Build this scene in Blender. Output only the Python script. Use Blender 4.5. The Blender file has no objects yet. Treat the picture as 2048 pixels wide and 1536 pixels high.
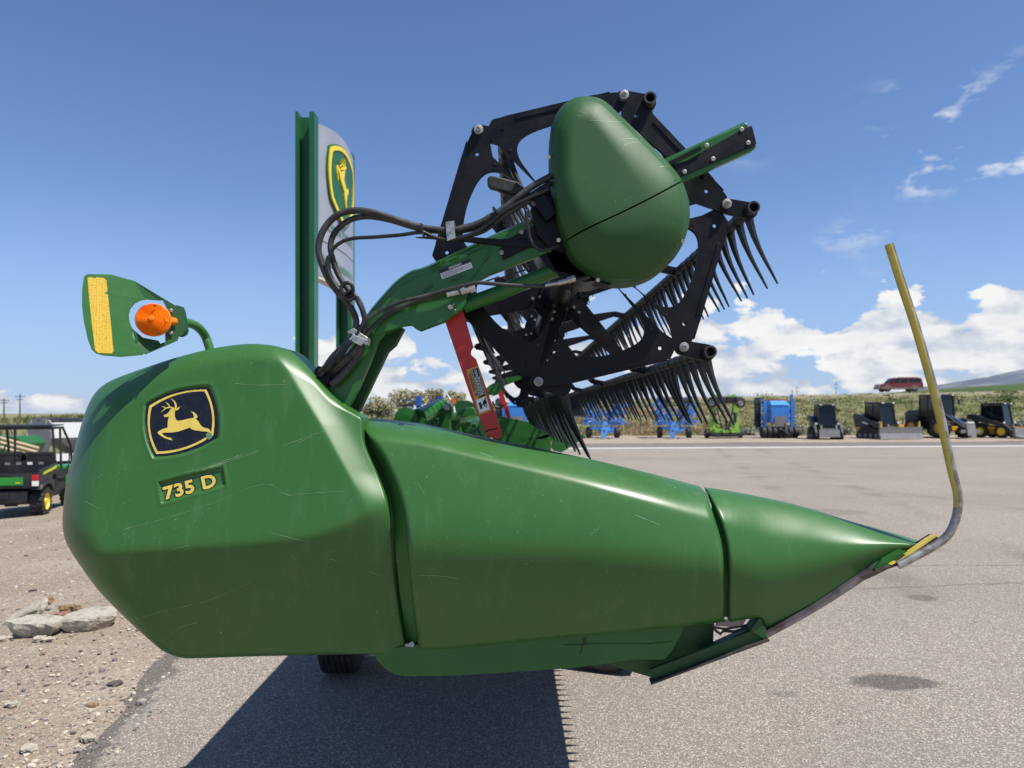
import bpy, math, random
import numpy as np
from mathutils import Vector, Matrix, Euler
from mathutils.geometry import tessellate_polygon

random.seed(7)
RNG = np.random.default_rng(11)
SC = bpy.context.scene
COL = SC.collection
R = math.radians

# ---------------------------------------------------------------- camera
CAM_H, FPX, HOR = 1.6, 1420.0, 826.0
cam_d = bpy.data.cameras.new('camera')
cam_d.sensor_width = 36.0
cam_d.lens = FPX / 2048 * 36
cam_d.shift_y = (HOR - 768) / 2048
cam_d.clip_start, cam_d.clip_end = 0.05, 9000
cam_d.dof.use_dof = True
cam_d.dof.focus_distance = 2.5
cam_d.dof.aperture_fstop = 4.2
cam = bpy.data.objects.new('camera', cam_d)
cam.location = (0, 0, CAM_H)
cam.rotation_euler = (R(90), 0, 0)
COL.objects.link(cam)
SC.camera = cam
SC.view_settings.view_transform = 'Standard'
SC.view_settings.look = 'None'
SC.view_settings.exposure = 0.30
SC.view_settings.gamma = 1.0
SC.view_settings.use_curve_mapping = False

# ---------------------------------------------------------------- world and sun
SUN = Vector((0.41, -0.215, 0.85)).normalized()
world = bpy.data.worlds.new('World')
SC.world = world
world.use_nodes = True
nt = world.node_tree
nt.nodes.clear()


def nd(tree, kind, ins=None, **props):
    n = tree.nodes.new(kind)
    for k, v in props.items():
        setattr(n, k, v)
    for k, v in (ins or {}).items():
        s = n.inputs[k]
        if isinstance(v, bpy.types.NodeSocket):
            tree.links.new(v, s)
        else:
            s.default_value = v
    return n


def mth(tree, op, a, b=None, c=None, clamp=False):
    n = tree.nodes.new('ShaderNodeMath')
    n.operation = op
    n.use_clamp = clamp
    for i, v in enumerate((a, b, c)):
        if v is None:
            continue
        if isinstance(v, bpy.types.NodeSocket):
            tree.links.new(v, n.inputs[i])
        else:
            n.inputs[i].default_value = v
    return n.outputs[0]


def ramp01(tree, v, lo, hi, smooth=True):
    n = nd(tree, 'ShaderNodeMapRange', {'Value': v, 'From Min': lo, 'From Max': hi, 'To Min': 0.0, 'To Max': 1.0})
    n.clamp = True
    if smooth:
        n.interpolation_type = 'SMOOTHSTEP'
    return n.outputs[0]


def mixc(tree, fac, a, b, blend='MIX'):
    n = nd(tree, 'ShaderNodeMix', data_type='RGBA', blend_type=blend)
    for i, v in ((0, fac), (6, a), (7, b)):
        s = n.inputs[i]
        if isinstance(v, bpy.types.NodeSocket):
            tree.links.new(v, s)
        else:
            s.default_value = v if i == 0 or len(v) == 4 else (*v, 1)
    return n.outputs[2]


def build_world():
    t = nt
    sky = nd(t, 'ShaderNodeTexSky', sky_type='NISHITA', sun_disc=False)
    sky.sun_elevation = math.asin(SUN.z)
    sky.sun_rotation = math.atan2(SUN.x, SUN.y)
    sky.altitude = 1400
    sky.air_density = 1.0
    sky.dust_density = 0.6
    sky.ozone_density = 2.5
    tc = nd(t, 'ShaderNodeTexCoord')
    sp = nd(t, 'ShaderNodeSeparateXYZ', {0: tc.outputs['Generated']})
    x, y, z = sp.outputs
    az = mth(t, 'ARCTAN2', x, y)
    hyp = mth(t, 'SQRT', mth(t, 'ADD', mth(t, 'MULTIPLY', x, x), mth(t, 'MULTIPLY', y, y)))
    el = mth(t, 'ARCTAN2', z, hyp)

    def field(du, dv, su, sv, seed, detail, rough):
        u = mth(t, 'MULTIPLY', mth(t, 'ADD', az, du), su)
        v = mth(t, 'MULTIPLY', mth(t, 'ADD', el, dv), sv)
        c = nd(t, 'ShaderNodeCombineXYZ', {0: u, 1: v, 2: seed})
        n = nd(t, 'ShaderNodeTexNoise', {'Vector': c.outputs[0], 'Scale': 1.0, 'Detail': detail, 'Roughness': rough, 'Distortion': 0.15})
        return n.outputs[0]
    # cumulus bank along the horizon
    tall = mth(t, 'MULTIPLY_ADD', ramp01(t, az, -0.42, -0.16), 0.108, 0.042)
    hump = field(0, 0, 4.2, 0.0, 3.1, 3, 0.55)
    top = mth(t, 'MULTIPLY', tall, mth(t, 'MULTIPLY_ADD', hump, 2.2, 0.02))
    rel = mth(t, 'DIVIDE', el, top)
    bias = mth(t, 'MULTIPLY', ramp01(t, rel, 1.30, 0.45), 0.42)
    SU_, SV_ = 19.0, 37.0
    n1 = field(0, 0, SU_, SV_, 1.7, 11, 0.55)
    big = field(0, 0, 5.0, 11.0, 6.3, 3, 0.5)
    raw = mth(t, 'ADD', mth(t, 'MULTIPLY_ADD', big, 0.50, mth(t, 'MULTIPLY', n1, 0.85)), mth(t, 'SUBTRACT', bias, 0.462))
    dens = ramp01(t, raw, 0.50, 0.56)
    dens = mth(t, 'MULTIPLY', dens, ramp01(t, el, -0.01, 0.01))
    n2 = field(-0.010, -0.012, SU_, SV_, 1.7, 6, 0.5)
    n3 = field(0, 0, SU_, SV_, 1.7, 6, 0.5)
    b2 = field(-0.03, -0.03, 5.0, 11.0, 6.3, 3, 0.5)
    grad = mth(t, 'ADD', mth(t, 'MULTIPLY', mth(t, 'SUBTRACT', n3, n2), 3.6), mth(t, 'MULTIPLY', mth(t, 'SUBTRACT', big, b2), 1.6))
    lit = ramp01(t, mth(t, 'ADD', grad, 0.56), 0.0, 0.9, False)
    thick = ramp01(t, raw, 0.55, 0.85)
    lit = mth(t, 'MULTIPLY', lit, mth(t, 'MULTIPLY_ADD', thick, -0.30, 1.0))
    lit = mth(t, 'MULTIPLY', lit, mth(t, 'MULTIPLY_ADD', ramp01(t, rel, 0.5, 0.05), -0.22, 1.0))
    cc = mixc(t, lit, (5.2, 5.9, 7.1, 1), (9.6, 9.5, 9.3, 1))
    # small loose scraps higher up
    w1 = field(0.3, 0, 13.0, 30.0, 8.4, 8, 0.6)
    w2 = field(0.0, 0.0, 2.6, 5.0, 5.9, 2, 0.5)
    wis = mth(t, 'MULTIPLY', ramp01(t, w1, 0.50, 0.66), ramp01(t, w2, 0.48, 0.60))
    wis = mth(t, 'MULTIPLY', wis, mth(t, 'MULTIPLY', ramp01(t, el, 0.12, 0.2), ramp01(t, el, 0.42, 0.32)))
    wis = mth(t, 'MULTIPLY', wis, ramp01(t, az, 0.2, 0.42))
    skyc = mixc(t, 1.0, sky.outputs[0], SKY_TINT, 'MULTIPLY')
    hz = mth(t, 'MULTIPLY', ramp01(t, el, 0.30, 0.0), 0.75)
    skyc = mixc(t, hz, skyc, (3.5, 4.9, 7.7, 1))
    c1 = mixc(t, mth(t, 'MULTIPLY', wis, 0.8), skyc, (8.6, 8.9, 9.2, 1))
    c2 = mixc(t, mth(t, 'MULTIPLY', dens, 0.96), c1, cc)
    bg = nd(t, 'ShaderNodeBackground', {'Color': c2, 'Strength': 0.081})
    out = nd(t, 'ShaderNodeOutputWorld')
    t.links.new(bg.outputs[0], out.inputs[0])


SKY_TINT = (1.20, 1.31, 1.50, 1)
build_world()
sun_d = bpy.data.lights.new('sun', 'SUN')
sun_d.energy = 5.0
sun_d.angle = R(0.53)
sun_d.color = (1.0, 0.955, 0.88)
sun = bpy.data.objects.new('sun', sun_d)
sun.location = (4, -3, 12)
sun.rotation_euler = SUN.to_track_quat('Z', 'Y').to_euler()
COL.objects.link(sun)


# ---------------------------------------------------------------- helpers
def P(X, Y, d):
    """Point at distance d whose place in the photograph (2048 wide) is X, Y."""
    return Vector(((X - 1024) * d / FPX, d, CAM_H - (Y - HOR) * d / FPX))


def mat(name, col, rough=0.5, metal=0.0, col2=None, scale=8.0, detail=4.0, bump=0.0, bscale=None, lo=0.4, hi=0.65,
        speck=None, sscale=180.0, sthr=0.70, coat=0.0, spec=0.5, streak=None, alpha=None, trans=0.0, object_var=0.0, rvar=0.0):
    m = bpy.data.materials.new(name)
    m.use_nodes = True
    t = m.node_tree
    b = t.nodes['Principled BSDF']
    b.inputs['Roughness'].default_value = rough
    b.inputs['Metallic'].default_value = metal
    b.inputs['Specular IOR Level'].default_value = spec
    b.inputs['Coat Weight'].default_value = coat
    b.inputs['Coat Roughness'].default_value = 0.15
    b.inputs['Transmission Weight'].default_value = trans
    tc = nd(t, 'ShaderNodeTexCoord')
    v = tc.outputs['Object']
    base = None
    if col2 is not None:
        n = nd(t, 'ShaderNodeTexNoise', {'Vector': v, 'Scale': scale, 'Detail': detail, 'Roughness': 0.6})
        f = ramp01(t, n.outputs[0], lo, hi)
        base = mixc(t, f, col, col2)
        if rvar:
            t.links.new(mth(t, 'MULTIPLY_ADD', f, rvar, rough), b.inputs['Roughness'])
    if streak is not None:
        sc, colr, thr = streak
        mp = nd(t, 'ShaderNodeMapping', {'Vector': v, 'Scale': sc})
        n = nd(t, 'ShaderNodeTexNoise', {'Vector': mp.outputs[0], 'Scale': 1.0, 'Detail': 5.0, 'Roughness': 0.65})
        base = mixc(t, mth(t, 'MULTIPLY', ramp01(t, n.outputs[0], thr, thr + 0.14), colr[3]), base if base else col, colr[:3])
    if speck is not None:
        n = nd(t, 'ShaderNodeTexNoise', {'Vector': v, 'Scale': sscale, 'Detail': 2.0, 'Roughness': 0.5})
        n2 = nd(t, 'ShaderNodeTexNoise', {'Vector': v, 'Scale': 5.0, 'Detail': 2.0})
        f = mth(t, 'MULTIPLY', ramp01(t, n.outputs[0], sthr, sthr + 0.06), ramp01(t, n2.outputs[0], 0.42, 0.62))
        base = mixc(t, mth(t, 'MULTIPLY', f, 0.75), base if base else col, speck)
    if object_var:
        oi = nd(t, 'ShaderNodeObjectInfo')
        hs = nd(t, 'ShaderNodeHueSaturation', {'Color': base if base else (*col, 1), 'Value': mth(t, 'MULTIPLY_ADD', oi.outputs['Random'], object_var, 1 - object_var / 2)})
        base = hs.outputs[0]
    if base is None:
        b.inputs['Base Color'].default_value = (*col, 1)
    else:
        t.links.new(base, b.inputs['Base Color'])
    if bump:
        n = nd(t, 'ShaderNodeTexNoise', {'Vector': v, 'Scale': bscale or scale, 'Detail': 6.0, 'Roughness': 0.6})
        bp = nd(t, 'ShaderNodeBump', {'Strength': bump, 'Distance': 0.02, 'Height': n.outputs[0]})
        t.links.new(bp.outputs[0], b.inputs['Normal'])
    return m


ORIGIN = {}


def empty(name, loc=(0, 0, 0), rz=0.0):
    o = bpy.data.objects.new(name, None)
    o.location = loc
    o.rotation_euler = (0, 0, rz)
    o.empty_display_size = 0.2
    COL.objects.link(o)
    ORIGIN[o.name] = Vector((0, 0, 0))
    return o


def tag(o, label=None, cat=None, group=None, kind=None):
    if label:
        o['label'] = label
    if cat:
        o['category'] = cat
    if group:
        o['group'] = group
    if kind:
        o['kind'] = kind
    return o


def thing(name, label, cat, loc=(0, 0, 0), rz=0.0, group=None, world_verts=False):
    o = empty(name, loc, rz)
    if world_verts:
        ORIGIN[o.name] = Vector(loc)
    return tag(o, label, cat, group)


def orth(d):
    d = d.normalized()
    a = Vector((0, 0, 1)) if abs(d.z) < 0.9 else Vector((1, 0, 0))
    u = d.cross(a).normalized()
    return u, d.cross(u).normalized()


class MB:
    def __init__(self):
        self.v, self.f = [], []

    def add(self, vs, fs):
        k = len(self.v)
        self.v += [tuple(p) for p in vs]
        self.f += [tuple(i + k for i in f) for f in fs]
        return self

    def box(self, c, s, rot=None, taper=1.0):
        c = Vector(c)
        vs = []
        for z in (-1, 1):
            q = taper if z > 0 else 1.0
            for x, y in ((-1, -1), (1, -1), (1, 1), (-1, 1)):
                p = Vector((x * s[0] / 2 * q, y * s[1] / 2 * q, z * s[2] / 2))
                if rot is not None:
                    p = (rot if isinstance(rot, Matrix) else Euler(rot).to_matrix()) @ p
                vs.append(c + p)
        return self.add(vs, [(3, 2, 1, 0), (4, 5, 6, 7), (0, 1, 5, 4), (1, 2, 6, 5), (2, 3, 7, 6), (3, 0, 4, 7)])

    def bar(self, a, b, w, h, up=None):
        a, b = Vector(a), Vector(b)
        d = (b - a)
        if up is None:
            u, v = orth(d)
        else:
            u = d.cross(Vector(up)).normalized()
            v = u.cross(d).normalized()
        vs = []
        for p in (a, b):
            for x, y in ((-1, -1), (1, -1), (1, 1), (-1, 1)):
                vs.append(p + u * x * w / 2 + v * y * h / 2)
        return self.add(vs, [(3, 2, 1, 0), (4, 5, 6, 7), (0, 1, 5, 4), (1, 2, 6, 5), (2, 3, 7, 6), (3, 0, 4, 7)])

    def cyl(self, a, b, r0, r1=None, n=12, caps=True):
        a, b = Vector(a), Vector(b)
        r1 = r0 if r1 is None else r1
        u, v = orth(b - a)
        vs = []
        for p, r in ((a, r0), (b, r1)):
            for i in range(n):
                t = 2 * math.pi * i / n
                vs.append(p + (u * math.cos(t) + v * math.sin(t)) * r)
        fs = [(i, (i + 1) % n, n + (i + 1) % n, n + i) for i in range(n)]
        if caps:
            fs += [tuple(range(n))[::-1], tuple(range(n, 2 * n))]
        return self.add(vs, fs)

    def tube(self, pts, r, n=10, caps=True):
        pts = [Vector(p) for p in pts]
        m = len(pts)
        rs = r if isinstance(r, (list, tuple)) else [r] * m
        u = None
        vs = []
        for i, p in enumerate(pts):
            d = (pts[min(i + 1, m - 1)] - pts[max(i - 1, 0)]).normalized()
            if u is None:
                u, _ = orth(d)
            u = (u - d * u.dot(d)).normalized()
            v = d.cross(u)
            for k in range(n):
                t = 2 * math.pi * k / n
                vs.append(p + (u * math.cos(t) + v * math.sin(t)) * rs[i])
        fs = []
        for i in range(m - 1):
            for k in range(n):
                fs.append((i * n + k, i * n + (k + 1) % n, (i + 1) * n + (k + 1) % n, (i + 1) * n + k))
        if caps:
            fs += [tuple(range(n))[::-1], tuple(range((m - 1) * n, m * n))]
        return self.add(vs, fs)

    def prism(self, poly, ext, holes=()):
        """Flat polygon (list of points) pushed along the vector ext; holes are further loops."""
        ext = Vector(ext)
        loops = [[Vector(p) for p in poly]] + [[Vector(p) for p in h] for h in holes]
        flat = [p for l in loops for p in l]
        tris = tessellate_polygon(loops)
        n = len(flat)
        fs = [tuple(t) for t in tris] + [tuple(i + n for i in t)[::-1] for t in tris]
        k = 0
        for l in loops:
            m = len(l)
            for i in range(m):
                a, b = k + i, k + (i + 1) % m
                fs.append((a, b, b + n, a + n))
            k += m
        return self.add(flat + [p + ext for p in flat], fs)

    def flat(self, poly, holes=()):
        loops = [[Vector(p) for p in poly]] + [[Vector(p) for p in h] for h in holes]
        return self.add([p for l in loops for p in l], [tuple(t) for t in tessellate_polygon(loops)])

    def dense(self, f, loop, holes=(), step=7.0):
        """flat outline (2-D points) cut fine enough to lie on a curved sheet, each point placed by f"""
        loops = [[Vector((p[0], p[1], 0)) for p in loop]] + [[Vector((p[0], p[1], 0)) for p in h] for h in holes]
        pts = [p for l in loops for p in l]
        tris = [tuple(t) for t in tessellate_polygon(loops)]
        for _ in range(9):
            mid, out, any_ = {}, [], False

            def m_(a, b):
                k = (min(a, b), max(a, b))
                if k not in mid:
                    mid[k] = len(pts)
                    pts.append((pts[a] + pts[b]) / 2)
                return mid[k]
            lng = {}
            for t in tris:
                for a, b in ((t[0], t[1]), (t[1], t[2]), (t[2], t[0])):
                    if (pts[a] - pts[b]).length > step:
                        lng[(min(a, b), max(a, b))] = 1
            if not lng:
                break
            for a, b, c in tris:
                e = [(min(x, y), max(x, y)) in lng for x, y in ((a, b), (b, c), (c, a))]
                n = sum(e)
                if n == 0:
                    out.append((a, b, c))
                elif n == 3:
                    x, y, z = m_(a, b), m_(b, c), m_(c, a)
                    out += [(a, x, z), (x, b, y), (z, y, c), (x, y, z)]
                elif n == 1:
                    while not e[0]:
                        a, b, c = b, c, a
                        e = e[1:] + e[:1]
                    x = m_(a, b)
                    out += [(a, x, c), (x, b, c)]
                else:
                    while e[2]:
                        a, b, c = b, c, a
                        e = e[1:] + e[:1]
                    x, y = m_(a, b), m_(b, c)
                    out += [(x, b, y), (a, x, y), (a, y, c)]
            tris = out
        return self.add([f((p.x, p.y)) for p in pts], tris)

    def lathe(self, c, axis, prof, n=24):
        """prof: (along axis, radius)"""
        c, axis = Vector(c), Vector(axis).normalized()
        u, v = orth(axis)
        vs = []
        for h, r in prof:
            for i in range(n):
                t = 2 * math.pi * i / n
                vs.append(c + axis * h + (u * math.cos(t) + v * math.sin(t)) * max(r, 1e-4))
        fs = []
        for j in range(len(prof) - 1):
            for i in range(n):
                fs.append((j * n + i, j * n + (i + 1) % n, (j + 1) * n + (i + 1) % n, (j + 1) * n + i))
        return self.add(vs, fs)

    def build(self, name, m, parent=None, smooth=False, fix=True, angle=35, bevel=0.0):
        return link_mesh(name, self.v, self.f, m, parent, smooth, fix, angle, bevel)


def root_of(o):
    while o.parent:
        o = o.parent
    return o


def link_mesh(name, v, f, m, parent=None, smooth=False, fix=True, angle=35, bevel=0.0):
    off = ORIGIN.get(root_of(parent).name, Vector((0, 0, 0))) if parent else Vector((0, 0, 0))
    if off.length > 0:
        v = [(p[0] - off.x, p[1] - off.y, p[2] - off.z) for p in v]
    me = bpy.data.meshes.new(name)
    me.from_pydata([tuple(p) for p in v], [], f)
    if fix:
        import bmesh
        bm = bmesh.new()
        bm.from_mesh(me)
        bmesh.ops.recalc_face_normals(bm, faces=bm.faces)
        bm.to_mesh(me)
        bm.free()
    me.materials.append(m)
    if smooth:
        me.polygons.foreach_set('use_smooth', [True] * len(me.polygons))
        if angle < 180:
            me.set_sharp_from_angle(angle=R(angle))
    o = bpy.data.objects.new(name, me)
    COL.objects.link(o)
    if parent:
        o.parent = parent
    if bevel:
        b = o.modifiers.new('bevel', 'BEVEL')
        b.width = bevel
        b.segments = 2
        b.limit_method = 'ANGLE'
        b.angle_limit = R(40)
    return o


def spline(pts, per=8, closed=False):
    pts = [np.array(p, float) for p in pts]
    n = len(pts)
    out = []
    for i in range(n if closed else n - 1):
        if closed:
            a, b, c, d = pts[(i - 1) % n], pts[i], pts[(i + 1) % n], pts[(i + 2) % n]
        else:
            a, b, c, d = pts[max(i - 1, 0)], pts[i], pts[i + 1], pts[min(i + 2, n - 1)]
        for k in range(per):
            t = k / per
            out.append(0.5 * (2 * b + (c - a) * t + (2 * a - 5 * b + 4 * c - d) * t * t + (3 * b - a - 3 * c + d) * t ** 3))
    if not closed:
        out.append(pts[-1])
    return out


def resample(loop, n):
    a = np.array(loop, float)
    b = np.vstack([a, a[:1]])
    s = np.concatenate([[0], np.cumsum(np.linalg.norm(np.diff(b, axis=0), axis=1))])
    t = np.linspace(0, s[-1], n, endpoint=False)
    return np.stack([np.interp(t, s, b[:, i]) for i in range(a.shape[1])], 1)


def edge_dist(p, loop):
    """distance of the points p (N,2) to the closed polyline loop (M,2)"""
    a = loop
    b = np.roll(loop, -1, axis=0)
    d = b - a
    L = (d ** 2).sum(1) + 1e-9
    out = np.empty(len(p))
    for i in range(0, len(p), 4000):
        q = p[i:i + 4000, None, :] - a[None]
        t = np.clip((q * d[None]).sum(2) / L, 0, 1)
        r = q - t[..., None] * d[None]
        out[i:i + 4000] = np.sqrt((r ** 2).sum(2).min(1))
    return out


def sstep(x, a, b):
    t = np.clip((x - a) / (b - a), 0, 1)
    return t * t * (3 - 2 * t)


def bend(d, w):
    return 0.5 * (d + np.sqrt(d * d + w * w))


def shell(name, outline, centre, off, base, m, parent, n=320, rings=90, back=0.10, lip=0.012):
    """A moulded sheet: its outline and its relief (off, metres towards the rear), with a returned rim."""
    loop = resample(outline, n)
    c = np.array(centre, float)
    ts = [1 - (1 - i / rings) ** 1.35 for i in range(1, rings + 1)]
    pts = np.vstack([c[None]] + [c + (loop - c) * t for t in ts])
    d = base + off(pts)
    W = np.stack([(pts[:, 0] - 1024) * d / FPX, d, CAM_H - (pts[:, 1] - HOR) * d / FPX], 1)
    vs = W.tolist()
    fs = [(0, 1 + (i + 1) % n, 1 + i) for i in range(n)]
    for r in range(rings - 1):
        a, b = 1 + r * n, 1 + (r + 1) * n
        fs += [(a + i, a + (i + 1) % n, b + (i + 1) % n, b + i) for i in range(n)]
    rim = W[-n:]
    k = len(vs)
    cw = W[0]
    r1 = rim.copy()
    r1[:, 1] += back
    r2 = rim + (cw - rim) * lip
    r2[:, 1] = rim[:, 1] + back
    vs += r1.tolist()
    a = 1 + (rings - 1) * n
    fs += [(a + i, a + (i + 1) % n, k + (i + 1) % n, k + i) for i in range(n)]
    o = link_mesh(name, vs, fs, m, parent, smooth=True, fix=True, angle=50)
    return o


def text_mesh(s, bold=0.0, res=3, spacing=1.0):
    cu = bpy.data.curves.new('txt', 'FONT')
    cu.body = s
    cu.offset = bold
    cu.resolution_u = res
    cu.space_character = spacing
    o = bpy.data.objects.new('txt', cu)
    COL.objects.link(o)
    dg = bpy.context.evaluated_depsgraph_get()
    dg.update()
    me = bpy.data.meshes.new_from_object(o.evaluated_get(dg))
    v = np.array([p.co[:2] for p in me.vertices])
    f = [tuple(p.vertices) for p in me.polygons]
    bpy.data.objects.remove(o)
    bpy.data.curves.remove(cu)
    bpy.data.meshes.remove(me)
    return v, f


def text_on(mapper, s, bold, a, up, width, name, m, parent, ref=None, spacing=1.0):
    """Write s along a -> a+width, mapper turns 2-D photo points into world points."""
    v, f = text_mesh(s, bold, spacing=spacing)
    v0 = text_mesh(s, ref if ref is not None else bold, spacing=spacing)[0]
    lo, hi = v0.min(0), v0.max(0)
    q = (v - lo) / (hi - lo)
    a, up, wd = np.array(a, float), np.array(up, float), np.array(width, float)
    pts = a + q[:, :1] * wd + q[:, 1:] * up
    mb = MB()
    for face in f:
        mb.dense(mapper, [pts[i] for i in face], step=9.0)
    return mb.build(name, m, parent, fix=False)


def copy_tree(o, parent=None):
    c = o.copy()
    COL.objects.link(c)
    if parent:
        c.parent = parent
    for ch in list(o.children):
        copy_tree(ch, c)
    return c


def lab(o, s):
    o['label'] = s
    return o


# ---------------------------------------------------------------- materials
GREEN = (0.033, 0.120, 0.022)
M = {}
M['green'] = mat('moulded_green', GREEN, 0.33, spec=0.5, col2=(0.036, 0.128, 0.025), scale=3.0, lo=0.35, hi=0.7, speck=(0.17, 0.31, 0.16), sscale=150, sthr=0.69,
                 streak=((22, 22, 2.2), (0.070, 0.16, 0.060, 0.34), 0.53), bump=0.02, bscale=500, rvar=0.10)
M['shield_green'] = mat('shield_green', (0.019, 0.078, 0.014), 0.50, spec=0.38, col2=(0.026, 0.090, 0.021), scale=3.0, lo=0.35, hi=0.7, speck=(0.20, 0.36, 0.20), sscale=150, sthr=0.70, bump=0.03, bscale=600, rvar=0.08)
M['green_paint'] = mat('painted_steel_green', (0.018, 0.120, 0.016), 0.32, col2=(0.026, 0.135, 0.022), scale=6, speck=(0.15, 0.25, 0.14), sscale=120, sthr=0.72)
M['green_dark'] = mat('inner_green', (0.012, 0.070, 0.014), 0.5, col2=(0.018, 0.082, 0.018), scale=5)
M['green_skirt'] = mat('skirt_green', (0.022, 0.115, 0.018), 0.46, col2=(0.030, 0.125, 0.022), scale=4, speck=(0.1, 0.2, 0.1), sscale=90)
M['green_dusty'] = mat('dusty_green', (0.10, 0.20, 0.105), 0.6, col2=(0.17, 0.25, 0.16), scale=4)
M['black'] = mat('black_paint', (0.0045, 0.0050, 0.0065), 0.38, col2=(0.009, 0.0095, 0.011), scale=9, speck=(0.07, 0.066, 0.06), sscale=170, sthr=0.71, rvar=0.12, spec=0.22)
M['tine'] = mat('black_tine_plastic', (0.010, 0.011, 0.012), 0.38, col2=(0.016, 0.017, 0.018), scale=40)
M['tube_dusty'] = mat('dusty_black_tube', (0.020, 0.019, 0.018), 0.5, col2=(0.045, 0.040, 0.034), scale=30)
M['hose'] = mat('hose_rubber', (0.022, 0.021, 0.020), 0.55, col2=(0.060, 0.056, 0.052), scale=25)
M['conduit'] = mat('corrugated_conduit', (0.010, 0.010, 0.011), 0.42, col2=(0.02, 0.02, 0.02), scale=30)
M['zinc'] = mat('zinc_steel', (0.55, 0.54, 0.50), 0.38, metal=0.85, col2=(0.40, 0.38, 0.33), scale=40)
M['washer'] = mat('dull_washer', (0.36, 0.355, 0.34), 0.5, metal=0.25, col2=(0.27, 0.26, 0.24), scale=60)
M['steel'] = mat('worn_steel', (0.25, 0.22, 0.21), 0.5, metal=0.6, col2=(0.12, 0.09, 0.08), scale=14, lo=0.45, hi=0.75)
M['steel_dark'] = mat('dark_steel', (0.045, 0.040, 0.036), 0.55, metal=0.3, col2=(0.09, 0.07, 0.055), scale=20)
M['red'] = mat('red_paint', (0.50, 0.020, 0.018), 0.40, col2=(0.43, 0.018, 0.018), scale=8, speck=(0.2, 0.05, 0.04), sscale=90)
M['yellow'] = mat('decal_yellow', (0.70, 0.53, 0.10), 0.38, col2=(0.62, 0.46, 0.09), scale=30, speck=(0.25, 0.20, 0.08), sscale=120, sthr=0.70)
M['decal_black'] = mat('decal_black', (0.006, 0.006, 0.010), 0.33, col2=(0.012, 0.012, 0.016), scale=30, speck=(0.10, 0.10, 0.11), sscale=120, sthr=0.68)
M['rod_yellow'] = mat('worn_yellow_paint', (0.66, 0.50, 0.09), 0.36, col2=(0.56, 0.43, 0.10), scale=25)
M['rod_steel'] = mat('bare_rod_steel', (0.24, 0.20, 0.17), 0.36, metal=0.7, col2=(0.46, 0.44, 0.41), scale=20)
M['scratch'] = mat('paint_scratch', (0.11, 0.22, 0.10), 0.5, col2=(0.24, 0.36, 0.22), scale=25, lo=0.35, hi=0.7)
M['label_white'] = mat('label_white', (0.70, 0.70, 0.68), 0.4)
M['label_grey'] = mat('label_print', (0.22, 0.22, 0.22), 0.5)
M['label_black'] = mat('label_black', (0.008, 0.008, 0.009), 0.4)
M['label_orange'] = mat('label_orange', (0.55, 0.25, 0.035), 0.4)
M['plastic_green'] = mat('panel_green', (0.036, 0.155, 0.032), 0.42, col2=(0.048, 0.17, 0.045), scale=8, speck=(0.16, 0.3, 0.16), sscale=100)


def reflector_mat():
    m = mat('reflector_yellow', (0.62, 0.40, 0.03), 0.22, coat=0.5)
    t = m.node_tree
    b = t.nodes['Principled BSDF']
    tc = nd(t, 'ShaderNodeTexCoord')
    v = nd(t, 'ShaderNodeTexVoronoi', {'Vector': tc.outputs['Object'], 'Scale': 170.0, 'Randomness': 0.55}, feature='DISTANCE_TO_EDGE')
    c = mixc(t, ramp01(t, v.outputs['Distance'], 0.02, 0.14), (0.55, 0.33, 0.015), (0.86, 0.58, 0.06))
    t.links.new(c, b.inputs['Base Color'])
    return m


M['reflector'] = reflector_mat()


def amber_mat():
    m = mat('amber_lens', (0.90, 0.21, 0.004), 0.22, coat=0.3)
    b = m.node_tree.nodes['Principled BSDF']
    b.inputs['Subsurface Weight'].default_value = 0.10
    b.inputs['Subsurface Radius'].default_value = (0.03, 0.01, 0.002)
    return m


M['amber'] = amber_mat()
M['rubber'] = mat('tyre_rubber', (0.014, 0.014, 0.015), 0.7, col2=(0.035, 0.032, 0.030), scale=12)
M['glass'] = mat('tinted_glass', (0.008, 0.011, 0.013), 0.08, spec=0.45)

# ================================================================ SETTING
def gravel_z(x):
    return -np.clip(0.052 * (-x - 3.0), 0, 0.35) - np.clip(0.085 * (-x - 10.0), 0, 1.0)


RIDGE_X = [-400, -68, -19, 5, 55, 92, 400]
RIDGE_Z = [-0.15, -0.1, 2.0, 3.1, 4.2, 4.9, 5.0]


def ground_z(x, y):
    x = np.asarray(x, float)
    y = np.asarray(y, float)
    low = gravel_z(x) - 0.06
    yy = y - 0.10 * np.clip(x, -60, 60) * 0.5
    t = 0.62 * sstep(yy, 47, 66) + 0.38 * sstep(yy, 62, 90)
    ridge = np.interp(x * 95 / np.clip(y, 60, 110), RIDGE_X, RIDGE_Z)
    bumps = 0.10 * np.sin(x * 0.9 + y * 0.3) * np.sin(y * 0.7 - x * 0.2) * sstep(yy, 48, 55) * (1 - sstep(yy, 80, 88))
    left = 2.25 * sstep(y, 44, 58) * sstep(-x, 28, 36)
    far = -0.012 * np.clip(y - 130, 0, 400)
    return low + (ridge + 0.06) * t + bumps + left + far


def grid_sheet(name, xs, ys, zf, m):
    X, Y = np.meshgrid(xs, ys)
    Z = zf(X, Y)
    v = np.stack([X, Y, Z], -1).reshape(-1, 3)
    nx = len(xs)
    f = [(j * nx + i, j * nx + i + 1, (j + 1) * nx + i + 1, (j + 1) * nx + i) for j in range(len(ys) - 1) for i in range(nx - 1)]
    return link_mesh(name, v.tolist(), f, m, None, smooth=True, fix=False, angle=180)


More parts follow.
